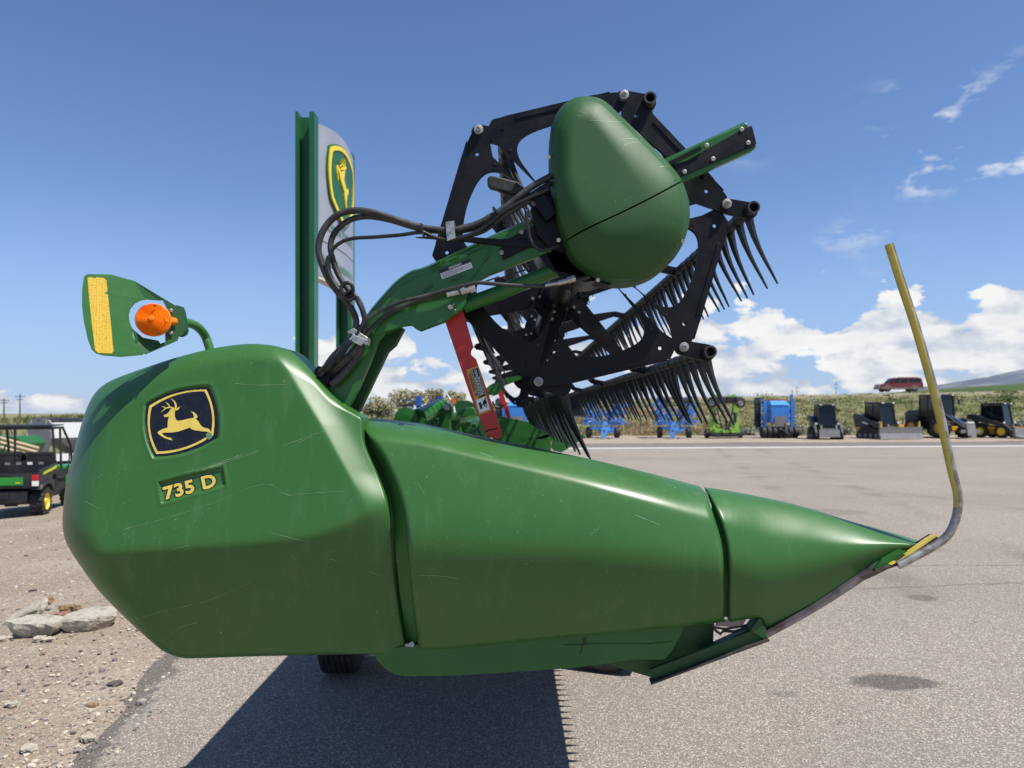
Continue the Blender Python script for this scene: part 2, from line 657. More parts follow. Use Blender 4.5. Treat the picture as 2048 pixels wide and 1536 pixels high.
def pos_nodes(t):
    g = nd(t, 'ShaderNodeNewGeometry')
    s = nd(t, 'ShaderNodeSeparateXYZ', {0: g.outputs['Position']})
    return g.outputs['Position'], s.outputs[0], s.outputs[1], s.outputs[2]


def noise(t, v, scale, detail=4.0, rough=0.55):
    return nd(t, 'ShaderNodeTexNoise', {'Vector': v, 'Scale': scale, 'Detail': detail, 'Roughness': rough}).outputs[0]


def asphalt_mat():
    m = bpy.data.materials.new('aged_asphalt')
    m.use_nodes = True
    t = m.node_tree
    b = t.nodes['Principled BSDF']
    p, x, y, z = pos_nodes(t)
    v1 = nd(t, 'ShaderNodeTexVoronoi', {'Vector': p, 'Scale': 150.0})
    v2 = nd(t, 'ShaderNodeTexVoronoi', {'Vector': p, 'Scale': 290.0})
    s1 = nd(t, 'ShaderNodeSeparateColor', {0: v1.outputs['Color']}).outputs[0]
    s2 = nd(t, 'ShaderNodeSeparateColor', {0: v2.outputs['Color']}).outputs[1]
    s3 = nd(t, 'ShaderNodeSeparateColor', {0: v1.outputs['Color']}).outputs[2]
    g = mth(t, 'MULTIPLY_ADD', s1, 0.6, mth(t, 'MULTIPLY', s2, 0.4))
    stone = mixc(t, g, (0.105, 0.090, 0.076), (0.420, 0.365, 0.305))
    stone = mixc(t, ramp01(t, s3, 0.86, 0.95), stone, (0.58, 0.52, 0.46))
    big = noise(t, p, 0.35, 5)
    stone = mixc(t, mth(t, 'MULTIPLY', ramp01(t, big, 0.35, 0.7), 0.36), stone, (0.195, 0.171, 0.152))
    med = noise(t, p, 2.2, 6, 0.65)
    stone = mixc(t, mth(t, 'MULTIPLY', ramp01(t, med, 0.55, 0.75), 0.26), stone, (0.32, 0.288, 0.255))
    # oil drips and stains
    wob = mth(t, 'MULTIPLY_ADD', noise(t, p, 7.0, 4), 0.9, -0.45)
    stain = None
    for cx, cy, rx, ry, k in ((2.27, 4.22, 0.26, 0.13, 0.60), (3.55, 6.15, 0.13, 0.12, 0.45), (1.55, 4.05, 0.10, 0.05, 0.25), (4.6, 8.4, 0.5, 0.25, 0.22),
                              (5.2, 11.5, 0.6, 0.4, 0.18), (1.1, 7.6, 0.4, 0.3, 0.15), (7.5, 9.0, 0.9, 0.3, 0.2)):
        dx = mth(t, 'DIVIDE', mth(t, 'SUBTRACT', x, cx), rx)
        dy = mth(t, 'DIVIDE', mth(t, 'SUBTRACT', y, cy), ry)
        r = mth(t, 'ADD', mth(t, 'SQRT', mth(t, 'ADD', mth(t, 'MULTIPLY', dx, dx), mth(t, 'MULTIPLY', dy, dy))), wob)
        s = mth(t, 'MULTIPLY', ramp01(t, r, 1.15, 0.75), k)
        stain = s if stain is None else mth(t, 'MAXIMUM', stain, s)
    # cracks and seams running across
    for y0, sl, w, k, xa in ((7.35, 0.02, 0.022, 0.55, 3.2), (6.05, 0.13, 0.030, 0.40, 2.6), (13.2, 0.05, 0.03, 0.30, -2.0), (19.0, -0.03, 0.10, 0.25, -3.0), (24.5, 0.06, 0.25, 0.22, -4.0)):
        wv = mth(t, 'MULTIPLY_ADD', noise(t, p, 1.6, 6, 0.6), 0.22, -0.11)
        d = mth(t, 'ABSOLUTE', mth(t, 'ADD', mth(t, 'SUBTRACT', mth(t, 'SUBTRACT', y, y0), mth(t, 'MULTIPLY', x, sl)), wv))
        s = mth(t, 'MULTIPLY', mth(t, 'MULTIPLY', ramp01(t, d, w, w * 0.2), k), ramp01(t, x, xa, xa + 0.8))
        stain = mth(t, 'MAXIMUM', stain, s)
    col = mixc(t, stain, stone, (0.035, 0.033, 0.034))
    # crumbled dark border along the yard, and two faint wheel tracks
    ed = mth(t, 'ADD', mth(t, 'ADD', x, mth(t, 'MULTIPLY_ADD', y, 0.18, 1.345)), mth(t, 'MULTIPLY_ADD', noise(t, p, 9.0, 6), 0.44, -0.24))
    col = mixc(t, mth(t, 'MULTIPLY', ramp01(t, ed, 0.05, -0.03), 0.55), col, (0.055, 0.052, 0.050))
    for xc, sl in ((4.2, 0.22), (6.0, 0.22), (9.5, -0.35)):
        dxt = mth(t, 'ABSOLUTE', mth(t, 'SUBTRACT', mth(t, 'SUBTRACT', x, xc), mth(t, 'MULTIPLY', mth(t, 'SUBTRACT', y, 9.0), sl)))
        tr = mth(t, 'MULTIPLY', ramp01(t, dxt, 0.28, 0.08), ramp01(t, noise(t, p, 0.7, 4), 0.40, 0.65))
        col = mixc(t, mth(t, 'MULTIPLY', tr, 0.30), col, (0.10, 0.094, 0.09))
    # newer darker strip of the road beyond the white line
    rd = mth(t, 'SUBTRACT', y, mth(t, 'MULTIPLY', x, 0.115))
    col = mixc(t, mth(t, 'MULTIPLY', ramp01(t, rd, 31.4, 31.8), 0.55), col, (0.115, 0.115, 0.118))
    t.links.new(col, b.inputs['Base Color'])
    b.inputs['Roughness'].default_value = 0.9
    b.inputs['Specular IOR Level'].default_value = 0.12
    bp = nd(t, 'ShaderNodeBump', {'Strength': 0.55, 'Distance': 0.006, 'Height': mth(t, 'ADD', v1.outputs['Distance'], mth(t, 'MULTIPLY', s1, 0.5))})
    t.links.new(bp.outputs[0], b.inputs['Normal'])
    return m


def gravel_mat(name, k, scales):
    m = bpy.data.materials.new(name)
    m.use_nodes = True
    t = m.node_tree
    b = t.nodes['Principled BSDF']
    p, x, y, z = pos_nodes(t)
    big = noise(t, p, 0.8, 5)
    col = mixc(t, ramp01(t, big, 0.35, 0.7), tuple(c * k for c in (0.255, 0.200, 0.142)), tuple(c * k for c in (0.37, 0.31, 0.235)))
    hgt = None
    for i, (sc, amt, th) in enumerate(scales):
        v = nd(t, 'ShaderNodeTexVoronoi', {'Vector': p, 'Scale': sc})
        sep = nd(t, 'ShaderNodeSeparateColor', {0: v.outputs['Color']})
        pick = mth(t, 'MULTIPLY', ramp01(t, sep.outputs[1], th, th + 0.03, False), ramp01(t, v.outputs['Distance'], 0.55, 0.40))
        stone = mixc(t, sep.outputs[0], tuple(c * k for c in (0.13, 0.11, 0.10)), tuple(c * k for c in (0.60, 0.53, 0.42)))
        stone = mixc(t, ramp01(t, sep.outputs[2], 0.8, 0.9), stone, tuple(c * k for c in (0.30, 0.19, 0.15)))
        col = mixc(t, mth(t, 'MULTIPLY', pick, amt), col, stone)
        h = mth(t, 'MULTIPLY', mth(t, 'MULTIPLY', pick, mth(t, 'SUBTRACT', 0.6, v.outputs['Distance'])), 30.0 / sc)
        hgt = h if hgt is None else mth(t, 'ADD', hgt, h)
    t.links.new(col, b.inputs['Base Color'])
    b.inputs['Roughness'].default_value = 0.92
    b.inputs['Specular IOR Level'].default_value = 0.2
    bp = nd(t, 'ShaderNodeBump', {'Strength': 0.9, 'Distance': 0.02, 'Height': hgt})
    t.links.new(bp.outputs[0], b.inputs['Normal'])
    return m


def bank_mat():
    m = bpy.data.materials.new('grassy_bank_soil')
    m.use_nodes = True
    t = m.node_tree
    b = t.nodes['Principled BSDF']
    p, x, y, z = pos_nodes(t)
    n = noise(t, p, 0.30, 6, 0.65)
    n2 = noise(t, p, 3.0, 4, 0.6)
    col = mixc(t, ramp01(t, n, 0.40, 0.62), (0.135, 0.155, 0.060), (0.28, 0.245, 0.14))
    col = mixc(t, mth(t, 'MULTIPLY', ramp01(t, n2, 0.4, 0.7), 0.5), col, (0.16, 0.15, 0.07))
    # bare gravelly verge of the road on top
    vg = mth(t, 'MULTIPLY', ramp01(t, y, 78, 88), ramp01(t, mth(t, 'ADD', n2, ramp01(t, x, 5, 30)), 0.45, 0.8))
    col = mixc(t, mth(t, 'MULTIPLY', vg, 0.75), col, (0.34, 0.285, 0.225))
    t.links.new(col, b.inputs['Base Color'])
    b.inputs['Roughness'].default_value = 0.95
    b.inputs['Specular IOR Level'].default_value = 0.1
    bp = nd(t, 'ShaderNodeBump', {'Strength': 0.8, 'Distance': 0.3, 'Height': n2})
    t.links.new(bp.outputs[0], b.inputs['Normal'])
    return m


def axis(lo, hi, core, step, grow=1.25):
    a = list(np.arange(core[0], core[1] + 1e-6, step))
    s = step
    while a[-1] < hi:
        s *= grow
        a.append(min(a[-1] + s, hi))
    s = step
    while a[0] > lo:
        s *= grow
        a.insert(0, max(a[0] - s, lo))
    return np.array(a)


bank_m = bank_mat()
tag(grid_sheet('ground', axis(-4000, 4000, (-80, 110), 2.0), axis(-200, 6000, (-10, 112), 1.5), ground_z, bank_m), kind='structure')

# asphalt lot and the road along its far side, one sheet
asp = asphalt_mat()


def far_edge(x):
    return 36.3 + 0.115 * x


def gravel_edge(y):
    return -1.345 - 0.18 * y + 0.05 * math.sin(y * 2.1) + 0.03 * math.sin(y * 5.3 + 1) + 0.014 * math.sin(y * 13.7)


xs = list(np.arange(-70, 150, 5.0))
top = [(x, far_edge(x) + 0.12 * math.sin(x * 3.1), 0.0) for x in xs]
ys_e = list(np.arange(-14, 27.0, 0.12))
poly = [(xs[0], -14, -0.3)]
lot = MB()
# strips from the ragged left edge to the right border
L = [(gravel_edge(y) + 0.02 * math.sin(y * 31), y) for y in ys_e]
vs, fs = [], []
for (x, y) in L:
    vs += [(x - 0.25, y, -0.035), (x, y, 0.0), (150, y, 0.0)]
for i in range(len(L) - 1):
    a, b = i * 3, i * 3 + 3
    fs += [(a, a + 1, b + 1, b), (a + 1, a + 2, b + 2, b + 1)]
lot.add(vs, fs)
yb = ys_e[-1]
xb = L[-1][0]
gx = [xb] + [x for x in xs if x > xb + 1]
vs, fs = [], []
for x in gx:
    vs += [(x, yb, 0.0), (x, far_edge(x) + 0.15 * math.sin(x * 3.1), 0.0)]
for i in range(len(gx) - 1):
    fs.append((2 * i, 2 * i + 2, 2 * i + 3, 2 * i + 1))
lot.add(vs, fs)
lx = list(np.arange(-70, xb, 2.5)) + [xb]
vs, fs = [], []
for x in lx:
    vs += [(x, 26.5 + 0.02 * x, float(gravel_z(x)) - 0.02 if x < xb - 0.1 else 0.0), (x, far_edge(x), float(gravel_z(x)) + 0.012 if x < xb - 0.1 else 0.0)]
for i in range(len(lx) - 1):
    fs.append((2 * i, 2 * i + 2, 2 * i + 3, 2 * i + 1))
lot.add(vs, fs)
tag(lot.build('asphalt_lot', asp, fix=False), kind='structure')

# painted line of the road
line_m = mat('worn_white_line', (0.66, 0.65, 0.62), 0.7, col2=(0.46, 0.45, 0.43), scale=3.0, lo=0.45, hi=0.7)
ln = MB()
vs, fs = [], []
for i, x in enumerate(np.arange(xb + 0.5, 140, 2.0)):
    yc = 31.3 + 0.115 * x
    vs += [(x, yc, 0.005), (x, yc + 0.75, 0.005)]
    if i:
        fs.append((2 * i - 2, 2 * i, 2 * i + 1, 2 * i - 1))
ln.add(vs, fs)
tag(ln.build('road_line', line_m, fix=False), kind='structure')

# gravel yard on the left, gravel shoulder across the road
grav = gravel_mat('yard_gravel', 0.95, ((26.0, 0.75, 0.55), (55.0, 0.8, 0.35), (110.0, 0.7, 0.3)))
gy = list(np.arange(-14, 48, 1.0))
vs, fs = [], []
NG = 14
for y in gy:
    xe = gravel_edge(min(y, 26.9)) - 0.02
    for k in range(NG):
        x = xe - (70 * (k / (NG - 1)) ** 2.2)
        vs.append((x, y, float(gravel_z(x)) - 0.012 - (0.012 if k == 0 else 0)))
for j in range(len(gy) - 1):
    for k in range(NG - 1):
        a = j * NG + k
        fs.append((a, a + NG, a + NG + 1, a + 1))
gm = MB().add(vs, fs)
tag(gm.build('gravel_yard', grav, fix=False, smooth=True, angle=180), kind='structure')
shl = gravel_mat('shoulder_gravel', 1.08, ((7.0, 0.7, 0.5), (16.0, 0.8, 0.4), (40.0, 0.7, 0.3)))
vs, fs = [], []
sx = list(np.arange(-6, 146, 2.0))
for x in sx:
    for k, dy in enumerate((-0.1, 3.5, 7.5, 11.5)):
        vs.append((x, far_edge(x) + dy + (0.25 * math.sin(x * 2.3) + 0.2 * math.sin(x * 5.9) if k == 0 else 0), 0.012 if k == 0 else 0.03 + 0.01 * math.sin(x * 1.3 + k)))
for i in range(len(sx) - 1):
    for k in range(3):
        a = i * 4 + k
        fs.append((a, a + 4, a + 5, a + 1))
tag(MB().add(vs, fs).build('gravel_shoulder', shl, fix=False, smooth=True, angle=180), kind='structure')

# far hill field and mountain ridge
field_m = mat('far_green_field', (0.055, 0.095, 0.030), 0.95, col2=(0.10, 0.12, 0.05), scale=0.02, spec=0.1)


def hill_z(x, y):
    px = 1024 + x * FPX / 330
    return np.interp(px, [1500, 1840, 1900, 1980, 2060, 2300, 3000], [0, 7.2, 10.2, 12.8, 14.8, 19, 22]) * sstep(y, 250, 330) * (1 - 0.2 * sstep(y, 400, 700)) - 2.0 * (1 - sstep(y, 240, 300))


tag(grid_sheet('far_hill', np.arange(60, 700, 8.0), np.arange(236, 720, 12.0), hill_z, field_m), kind='structure')
mt_m = mat('hazy_sage_mountain', (0.120, 0.150, 0.190), 0.95, col2=(0.200, 0.215, 0.225), scale=0.006, detail=7, spec=0.05, bump=0.4, bscale=0.01)  # sage tone shifted to blue-grey, distance haze put into the colour


def mount_z(x, y):
    px = 1024 + x * FPX / 2900
    base = np.interp(px, [1500, 1860, 1905, 1940, 1985, 2010, 2048, 2120, 2300, 2700, 3200], [0, 82, 100, 112, 124, 134, 163, 190, 215, 190, 240])
    n = 9 * np.sin(x * 0.013 + y * 0.004) * np.sin(x * 0.006 - y * 0.009) + 5 * np.sin(x * 0.031 + y * 0.02)
    return base * sstep(y, 2300, 2950) * (1 - sstep(y, 3000, 4200) * 0.4) + n * sstep(y, 2400, 2800) - 5


tag(grid_sheet('mountain', np.arange(1000, 5200, 30.0), np.arange(2250, 4200, 45.0), mount_z, mt_m), kind='structure')


# ---------------------------------------------------------------- loose stones on the yard (uncountable)
def pebbles():
    base = []
    for k in range(6):
        v = []
        for th, ph in ((0, 0), (55, 0), (55, 72), (55, 144), (55, 216), (55, 288), (115, 36), (115, 108), (115, 180), (115, 252), (115, 324), (180, 0)):
            r = 1 + RNG.uniform(-0.22, 0.22)
            v.append((r * math.sin(R(th)) * math.cos(R(ph)), r * math.sin(R(th)) * math.sin(R(ph)), r * math.cos(R(th))))
        base.append(np.array(v))
    F = [(0, 1, 2), (0, 2, 3), (0, 3, 4), (0, 4, 5), (0, 5, 1), (1, 6, 2), (2, 7, 3), (3, 8, 4), (4, 9, 5), (5, 10, 1),
         (6, 7, 2), (7, 8, 3), (8, 9, 4), (9, 10, 5), (10, 6, 1), (11, 7, 6), (11, 8, 7), (11, 9, 8), (11, 10, 9), (11, 6, 10)]
    mats = [mat('pebble_pale', (0.55, 0.49, 0.39), 0.9, col2=(0.42, 0.37, 0.30), scale=30), mat('pebble_grey', (0.24, 0.215, 0.20), 0.9, col2=(0.32, 0.28, 0.25), scale=30),
            mat('pebble_rust', (0.30, 0.215, 0.17), 0.9, col2=(0.36, 0.28, 0.23), scale=30), mat('pebble_dark', (0.12, 0.105, 0.105), 0.9, col2=(0.18, 0.16, 0.15), scale=30)]
    V, FA, MI = [], [], []

    def put(x, y, r, flat, mi):
        b = base[random.randrange(6)]
        a = random.uniform(0, 6.28)
        c, s = math.cos(a), math.sin(a)
        k = len(V)
        sx, sy = r * random.uniform(0.8, 1.6), r * random.uniform(0.7, 1.1)
        z0 = (float(gravel_z(x)) - 0.012 if x < gravel_edge(y) else 0.0) + r * flat * 0.35
        for p in b:
            X, Y = p[0] * sx, p[1] * sy
            V.append((x + c * X - s * Y, y + s * X + c * Y, z0 + p[2] * r * flat))
        for f in F:
            FA.append((f[0] + k, f[1] + k, f[2] + k))
            MI.append(mi)
    for i in range(6500):
        u = random.random()
        y = 2.7 + 12.0 * u ** 1.7
        xe = gravel_edge(y)
        x = xe - random.random() ** 1.15 * (0.62 * y + 0.4)
        r = 0.0045 + 0.013 * random.random() ** 3
        if random.random() < 0.035:
            r *= 2.1
        put(x, y, r, random.uniform(0.4, 0.75), random.choices((0, 1, 2, 3), (5, 3, 1.4, 1))[0])
    for i in range(700):     # strays spilling over the edge of the asphalt
        y = 2.8 + 9 * random.random() ** 1.5
        put(gravel_edge(y) + random.gauss(0, 0.07) + 0.02, y, 0.003 + 0.009 * random.random() ** 2, 0.6, random.choices((0, 1, 2, 3), (4, 3, 1, 3))[0])
    for i in range(90):
        put(random.uniform(-1.5, 4), random.uniform(3, 8), 0.003 + 0.004 * random.random(), 0.6, random.choice((0, 1, 3)))
    me = bpy.data.meshes.new('loose_gravel')
    me.from_pydata(V, [], FA)
    for q in mats:
        me.materials.append(q)
    me.polygons.foreach_set('material_index', MI)
    o = bpy.data.objects.new('loose_gravel', me)
    COL.objects.link(o)
    tag(o, kind='stuff')


pebbles()


# ---------------------------------------------------------------- grass and weeds of the bank (uncountable)
def weeds(name, n, region, hh, cols, blades=6, thr=None):
    """cols: list of (material, weight function of x,y)"""
    V, F, MI = [], [], []
    c = 0
    tries = 0
    while c < n and tries < n * 6:
        tries += 1
        y = region[2] + (region[3] - region[2]) * random.random() ** 1.35
        x = random.uniform(region[0], region[1]) * y / 50.0
        yl = 48.3 + 0.10 * x + random.gauss(0, 0.5)
        if y < yl:
            continue
        w = [max(0.0, f(x, y)) for _, f in cols]
        if sum(w) <= 0.001 or random.random() > sum(w):
            continue
        mi = random.choices(range(len(cols)), w)[0]
        z = float(ground_z(x, y))
        h0 = hh * random.uniform(0.5, 1.3) * (1.0 if y < 62 else 0.6)
        for b in range(blades):
            a = random.uniform(0, 6.28)
            px, py = x + random.gauss(0, 0.16), y + random.gauss(0, 0.16)
            h = h0 * random.uniform(0.6, 1.1)
            w_ = random.uniform(0.014, 0.036)
            lx, ly = math.cos(a) * h * 0.35, math.sin(a) * h * 0.35
            k = len(V)
            V += [(px - w_, py, z - 0.05), (px + w_, py, z - 0.05), (px + lx * 0.4 + w_ * 0.8, py + ly * 0.4, z + h * 0.6), (px + lx * 0.4 - w_ * 0.8, py + ly * 0.4, z + h * 0.6), (px + lx, py + ly, z + h)]
            F += [(k, k + 1, k + 2, k + 3), (k + 3, k + 2, k + 4)]
            MI += [mi, mi]
        c += 1
    me = bpy.data.meshes.new(name)
    me.from_pydata(V, [], F)
    for q, _ in cols:
        me.materials.append(q)
    me.polygons.foreach_set('material_index', MI)
    o = bpy.data.objects.new(name, me)
    COL.objects.link(o)
    tag(o, kind='stuff')


def patch(x, y, s=0.16, seed=0.0):
    return 0.5 + 0.25 * math.sin(x * s + seed) + 0.25 * math.sin(x * s * 2.3 + y * 0.21 + seed * 2) + 0.18 * math.sin(x * s * 5.1 - y * 0.5 + seed)


g_green = mat('weed_green', (0.095, 0.13, 0.035), 0.85, col2=(0.15, 0.175, 0.06), scale=0.8, spec=0.15)
g_straw = mat('weed_straw', (0.38, 0.33, 0.18), 0.9, col2=(0.30, 0.275, 0.14), scale=0.7, spec=0.1)
g_red = mat('weed_rust', (0.27, 0.16, 0.095), 0.9, col2=(0.33, 0.225, 0.135), scale=0.7, spec=0.1)
redness = lambda x, y: 0.9 * math.exp(-((x * 50 / y - 9.5) / 6.5) ** 2) * (1.0 if y < 66 else 0.15)
weeds('bank_grass', 10000, (-14, 46, 47, 92), 0.26, [
    (g_green, lambda x, y: (0.25 + 0.75 * patch(x, y)) * (1 - redness(x, y)) * (1.0 if y < 76 else 0.12)),
    (g_straw, lambda x, y: (0.30 + 0.35 * patch(x, y, 0.23, 2.0)) * (1.0 if y < 78 else 0.22)),
    (g_red, lambda x, y: redness(x, y) * 1.1)])
weeds('yard_bank_grass', 1800, (-60, -28, 50, 74), 0.55, [(g_green, lambda x, y: 0.6), (g_straw, lambda x, y: 0.3)])


# ---------------------------------------------------------------- plants
def foliage_obj(name, lumps, n, leaf, m, parent):
    """leaf-sized faces spread through the volume of the lumps (centre, radii)"""
    vols = [l[1][0] * l[1][1] * l[1][2] for l in lumps]
    V, F = [], []
    for i in range(n):
        c, r = lumps[random.choices(range(len(lumps)), vols)[0]]
        d = Vector((random.gauss(0, 1), random.gauss(0, 1), random.gauss(0, 1))).normalized()
        q = random.random() ** 0.45 * random.uniform(0.8, 1.12)
        p = Vector((c[0] + d.x * r[0] * q, c[1] + d.y * r[1] * q, c[2] + d.z * r[2] * q))
        if p.z < 0.02:
            p.z = 0.02 + random.random() * 0.1
        u = Vector((random.gauss(0, 1), random.gauss(0, 1), random.gauss(0, 0.7))).normalized()
        v = u.cross(Vector((random.gauss(0, 1), random.gauss(0, 1), random.gauss(0, 1)))).normalized()
        s = leaf * random.uniform(0.6, 1.4)
        k = len(V)
        V += [p - u * s, p + v * s * 0.45, p + u * s, p - v * s * 0.45]
        F.append((k, k + 1, k + 2, k + 3))
    return link_mesh(name, V, F, m, parent, fix=False)


bark = mat('bark', (0.10, 0.075, 0.055), 0.9, col2=(0.16, 0.13, 0.10), scale=9, bump=0.5)
leaf_olive = mat('olive_leaves', (0.34, 0.32, 0.19), 0.8, col2=(0.48, 0.45, 0.29), scale=1.2, spec=0.25)
leaf_sage = mat('sage_leaves', (0.29, 0.30, 0.23), 0.85, col2=(0.40, 0.41, 0.32), scale=3, spec=0.2)
leaf_dark = mat('willow_leaves', (0.10, 0.135, 0.045), 0.8, col2=(0.15, 0.18, 0.07), scale=1.5, spec=0.2)


def tree(loc, h, w, label, lumps=9, leaves=2600, group=None):
    t = thing('olive_tree', label, 'tree', loc, group=group)
    mb = MB()
    mb.tube([(0, 0, -0.3), (0.05, 0, h * 0.2), (-0.05, 0.05, h * 0.45), (0.0, 0, h * 0.7)], [0.16, 0.13, 0.09, 0.04], 8)
    mb.build('trunk', bark, t, smooth=True)
    ls = []
    br = MB()
    for i in range(lumps):
        a = random.uniform(0, 6.28)
        q = random.random() ** 0.5
        c = (math.cos(a) * w * 0.36 * q, math.sin(a) * w * 0.36 * q, h * random.uniform(0.32, 0.86) * (1.05 - 0.35 * q))
        r = random.uniform(0.15, 0.26) * w
        ls.append((c, (r, r, r * random.uniform(0.7, 1.0))))
        br.tube([(0, 0, h * random.uniform(0.15, 0.45)), (c[0] * 0.6, c[1] * 0.6, c[2] * 0.75), c], [0.06, 0.04, 0.015], 5)
    br.build('limbs', bark, t)
    foliage_obj('crown', ls, leaves, 0.16, leaf_olive, t)
    return t


def at_ground(px, y):
    x = (px - 1024) * y / FPX
    return (x, y, float(ground_z(x, y)))


tree(at_ground(822, 82), 3.4, 4.6, 'round pale olive tree standing tallest behind the folded blue implement', 10, 3000, 'olive trees on the bank')
tree(at_ground(880, 84), 3.0, 3.7, 'pale olive tree in the middle of the row beyond the green cylinders', 8, 2400, 'olive trees on the bank')
tree(at_ground(912, 88), 2.7, 3.0, 'narrow olive tree at the right end of the row, behind the orange flag', 7, 1900, 'olive trees on the bank')
tree(at_ground(755, 80), 2.3, 4.3, 'low spreading olive tree at the left end of the row beside the reel arm', 8, 2300, 'olive trees on the bank')


def bush(px, y, w, h, m, label, group, name='sagebrush_bush'):
    t = thing(name, label, 'bush', at_ground(px, y), group=group)
    ls = [((random.uniform(-.32, .32) * w, random.uniform(-.25, .25) * w, h * random.uniform(0.3, 0.6)), (w * 0.24, w * 0.24, h * 0.4)) for _ in range(6)]
    foliage_obj('foliage', ls, 700, 0.085, m, t)
    st = MB()
    for l in ls[:4]:
        st.tube([(0, 0, -0.1), (l[0][0] * .5, l[0][1] * .5, h * .25), l[0]], [0.03, 0.02, 0.008], 5)
    st.build('stems', bark, t)
    return t


sg = 'grey bushes along the foot of the bank'
bush(1602, 49.5, 1.15, 0.85, leaf_sage, 'grey sagebrush bush beside the blue box seeder on its right', sg)
bush(1688, 50.5, 1.3, 0.8, leaf_sage, 'grey sagebrush bush between the two tracked loaders', sg)
bush(1945, 53.0, 1.5, 0.95, leaf_sage, 'grey sagebrush bush directly left of the bucket loader cab', sg)
bush(1915, 53.5, 1.7, 1.0, leaf_sage, 'large grey sagebrush bush behind the arm of the tall wheel loader', sg)
bush(2040, 52.5, 1.6, 1.2, leaf_sage, 'grey sagebrush bush at the right edge beyond the bucket loader', sg)
bush(1500, 49.8, 1.3, 0.65, leaf_sage, 'low straw grey bush between the lime mower and the blue seeder', sg)
bush(2005, 63.0, 3.4, 1.7, leaf_dark, 'wide dark green bush high on the bank above the bucket loader', None, 'willow_bush')


def weed_clumps():
    V, F, MI = [], [], []
    ms = [g_green, leaf_dark, leaf_sage, g_straw]
    for i in range(150):
        y = random.uniform(50, 84)
        x = random.uniform(-12, 46) * y / 50
        w = random.uniform(0.35, 1.3)
        h = w * random.uniform(0.35, 0.7)
        z = float(ground_z(x, y))
        mi = random.choices((0, 1, 2, 3), (5, 3 if x > 12 else 1, 1.5, 2.5))[0]
        for k in range(70):
            a, q = random.uniform(0, 6.28), random.random() ** 0.5
            c = Vector((x + math.cos(a) * q * w, y + math.sin(a) * q * w * 0.7, z + h * random.random() * (1.1 - q * 0.7)))
            u = Vector((random.gauss(0, 1), random.gauss(0, 1), random.gauss(0, 1))).normalized()
            v = u.cross(Vector((random.gauss(0, 1), random.gauss(0, 1), random.gauss(0, 1)))).normalized()
            s_ = random.uniform(0.05, 0.14)
            n = len(V)
            V.extend([c - u * s_, c + v * s_ * 0.5, c + u * s_, c - v * s_ * 0.5])
            F.append((n, n + 1, n + 2, n + 3))
            MI.append(mi)
    me = bpy.data.meshes.new('weed_clumps')
    me.from_pydata(V, [], F)
    for q in ms:
        me.materials.append(q)
    me.polygons.foreach_set('material_index', MI)
    o = bpy.data.objects.new('weed_clumps', me)
    COL.objects.link(o)
    tag(o, kind='stuff')


weed_clumps()

# ================================================================ THE HEADER
DN = 2.35                     # distance of the near end sheet
KPX = DN / FPX
HDR = thing('combine_header', 'large green grain harvester header with raised black reel, filling the foreground', 'header', (0.0, 7.5, 0.0), world_verts=True)

# --- rear cover of the near end
COVER = spline([(125, 1052), (126, 1020), (131, 975), (142, 925), (157, 868), (172, 820), (187, 790), (207, 770), (236, 755), (300, 732), (360, 713), (430, 696), (490, 688), (530, 689),
                (560, 694), (583, 703), (603, 720), (630, 750), (662, 787), (690, 815), (712, 829), (724, 836), (725, 850), (727, 880), (739, 912), (756, 950), (771, 992), (780, 1040), (785, 1090),
                (789, 1150), (796, 1205), (804, 1255), (811, 1296), (808, 1306), (780, 1307), (640, 1310), (500, 1313), (390, 1317), (365, 1316), (345, 1311), (318, 1296), (285, 1268), (240, 1226),
                (196, 1180), (168, 1142), (146, 1110), (131, 1082)], 6, True)
COVER_L = resample(COVER, 260)


def shield_loop(c, s):
    """emblem outline: four bowed sides; c corners TL TR BR BL in photo points, s how far each side bows outward"""
    out = []
    n = len(c)
    cen = np.mean(np.array(c, float), 0)
    for i in range(n):
        a, b = np.array(c[i], float), np.array(c[(i + 1) % n], float)
        m = (a + b) / 2
        nrm = np.array([(b - a)[1], -(b - a)[0]])
        nrm /= np.linalg.norm(nrm)
        if np.dot(nrm, m - cen) < 0:
            nrm = -nrm
        q = m + nrm * s[i] * 2
        for k in range(10):
            t = k / 10
            out.append((1 - t) ** 2 * a + 2 * t * (1 - t) * q + t * t * b)
    return np.array(out)


def z7(p):                                      # points measured on an enlargement of the emblem
    return (p[0] / 5.118 + 260, p[1] / 5.118 + 740)


EMB_OUT = shield_loop([z7((172, 352)), z7((812, 178)), z7((892, 690)), z7((250, 885))], (10, 8, 10, 10))
EMB_Y0 = shield_loop([z7((198, 366)), z7((780, 196)), z7((852, 668)), z7((268, 860))], (9, 8, 9, 9))
EMB_Y1 = shield_loop([z7((222, 382)), z7((762, 218)), z7((828, 652)), z7((284, 834))], (9, 8, 9, 9))
EMB_REC = shield_loop([z7((146, 340)), z7((822, 148)), z7((915, 712)), z7((236, 918))], (11, 9, 10, 10))
NUM_REC = resample(spline([z7((285, 1168)), z7((300, 1140)), z7((600, 1062)), z7((930, 985)), z7((955, 995)), z7((985, 1160)), z7((970, 1195)), z7((650, 1280)), z7((345, 1372)), z7((318, 1360))], 6, True), 80)


def inside(p, loop):
    x, y = p[:, 0], p[:, 1]
    r = np.zeros(len(p), bool)
    j = len(loop) - 1
    for i in range(len(loop)):
        xi, yi = loop[i]
        xj, yj = loop[j]
        r ^= ((yi > y) != (yj > y)) & (x < (xj - xi) * (y - yi) / (yj - yi + 1e-12) + xi)
        j = i
    return r


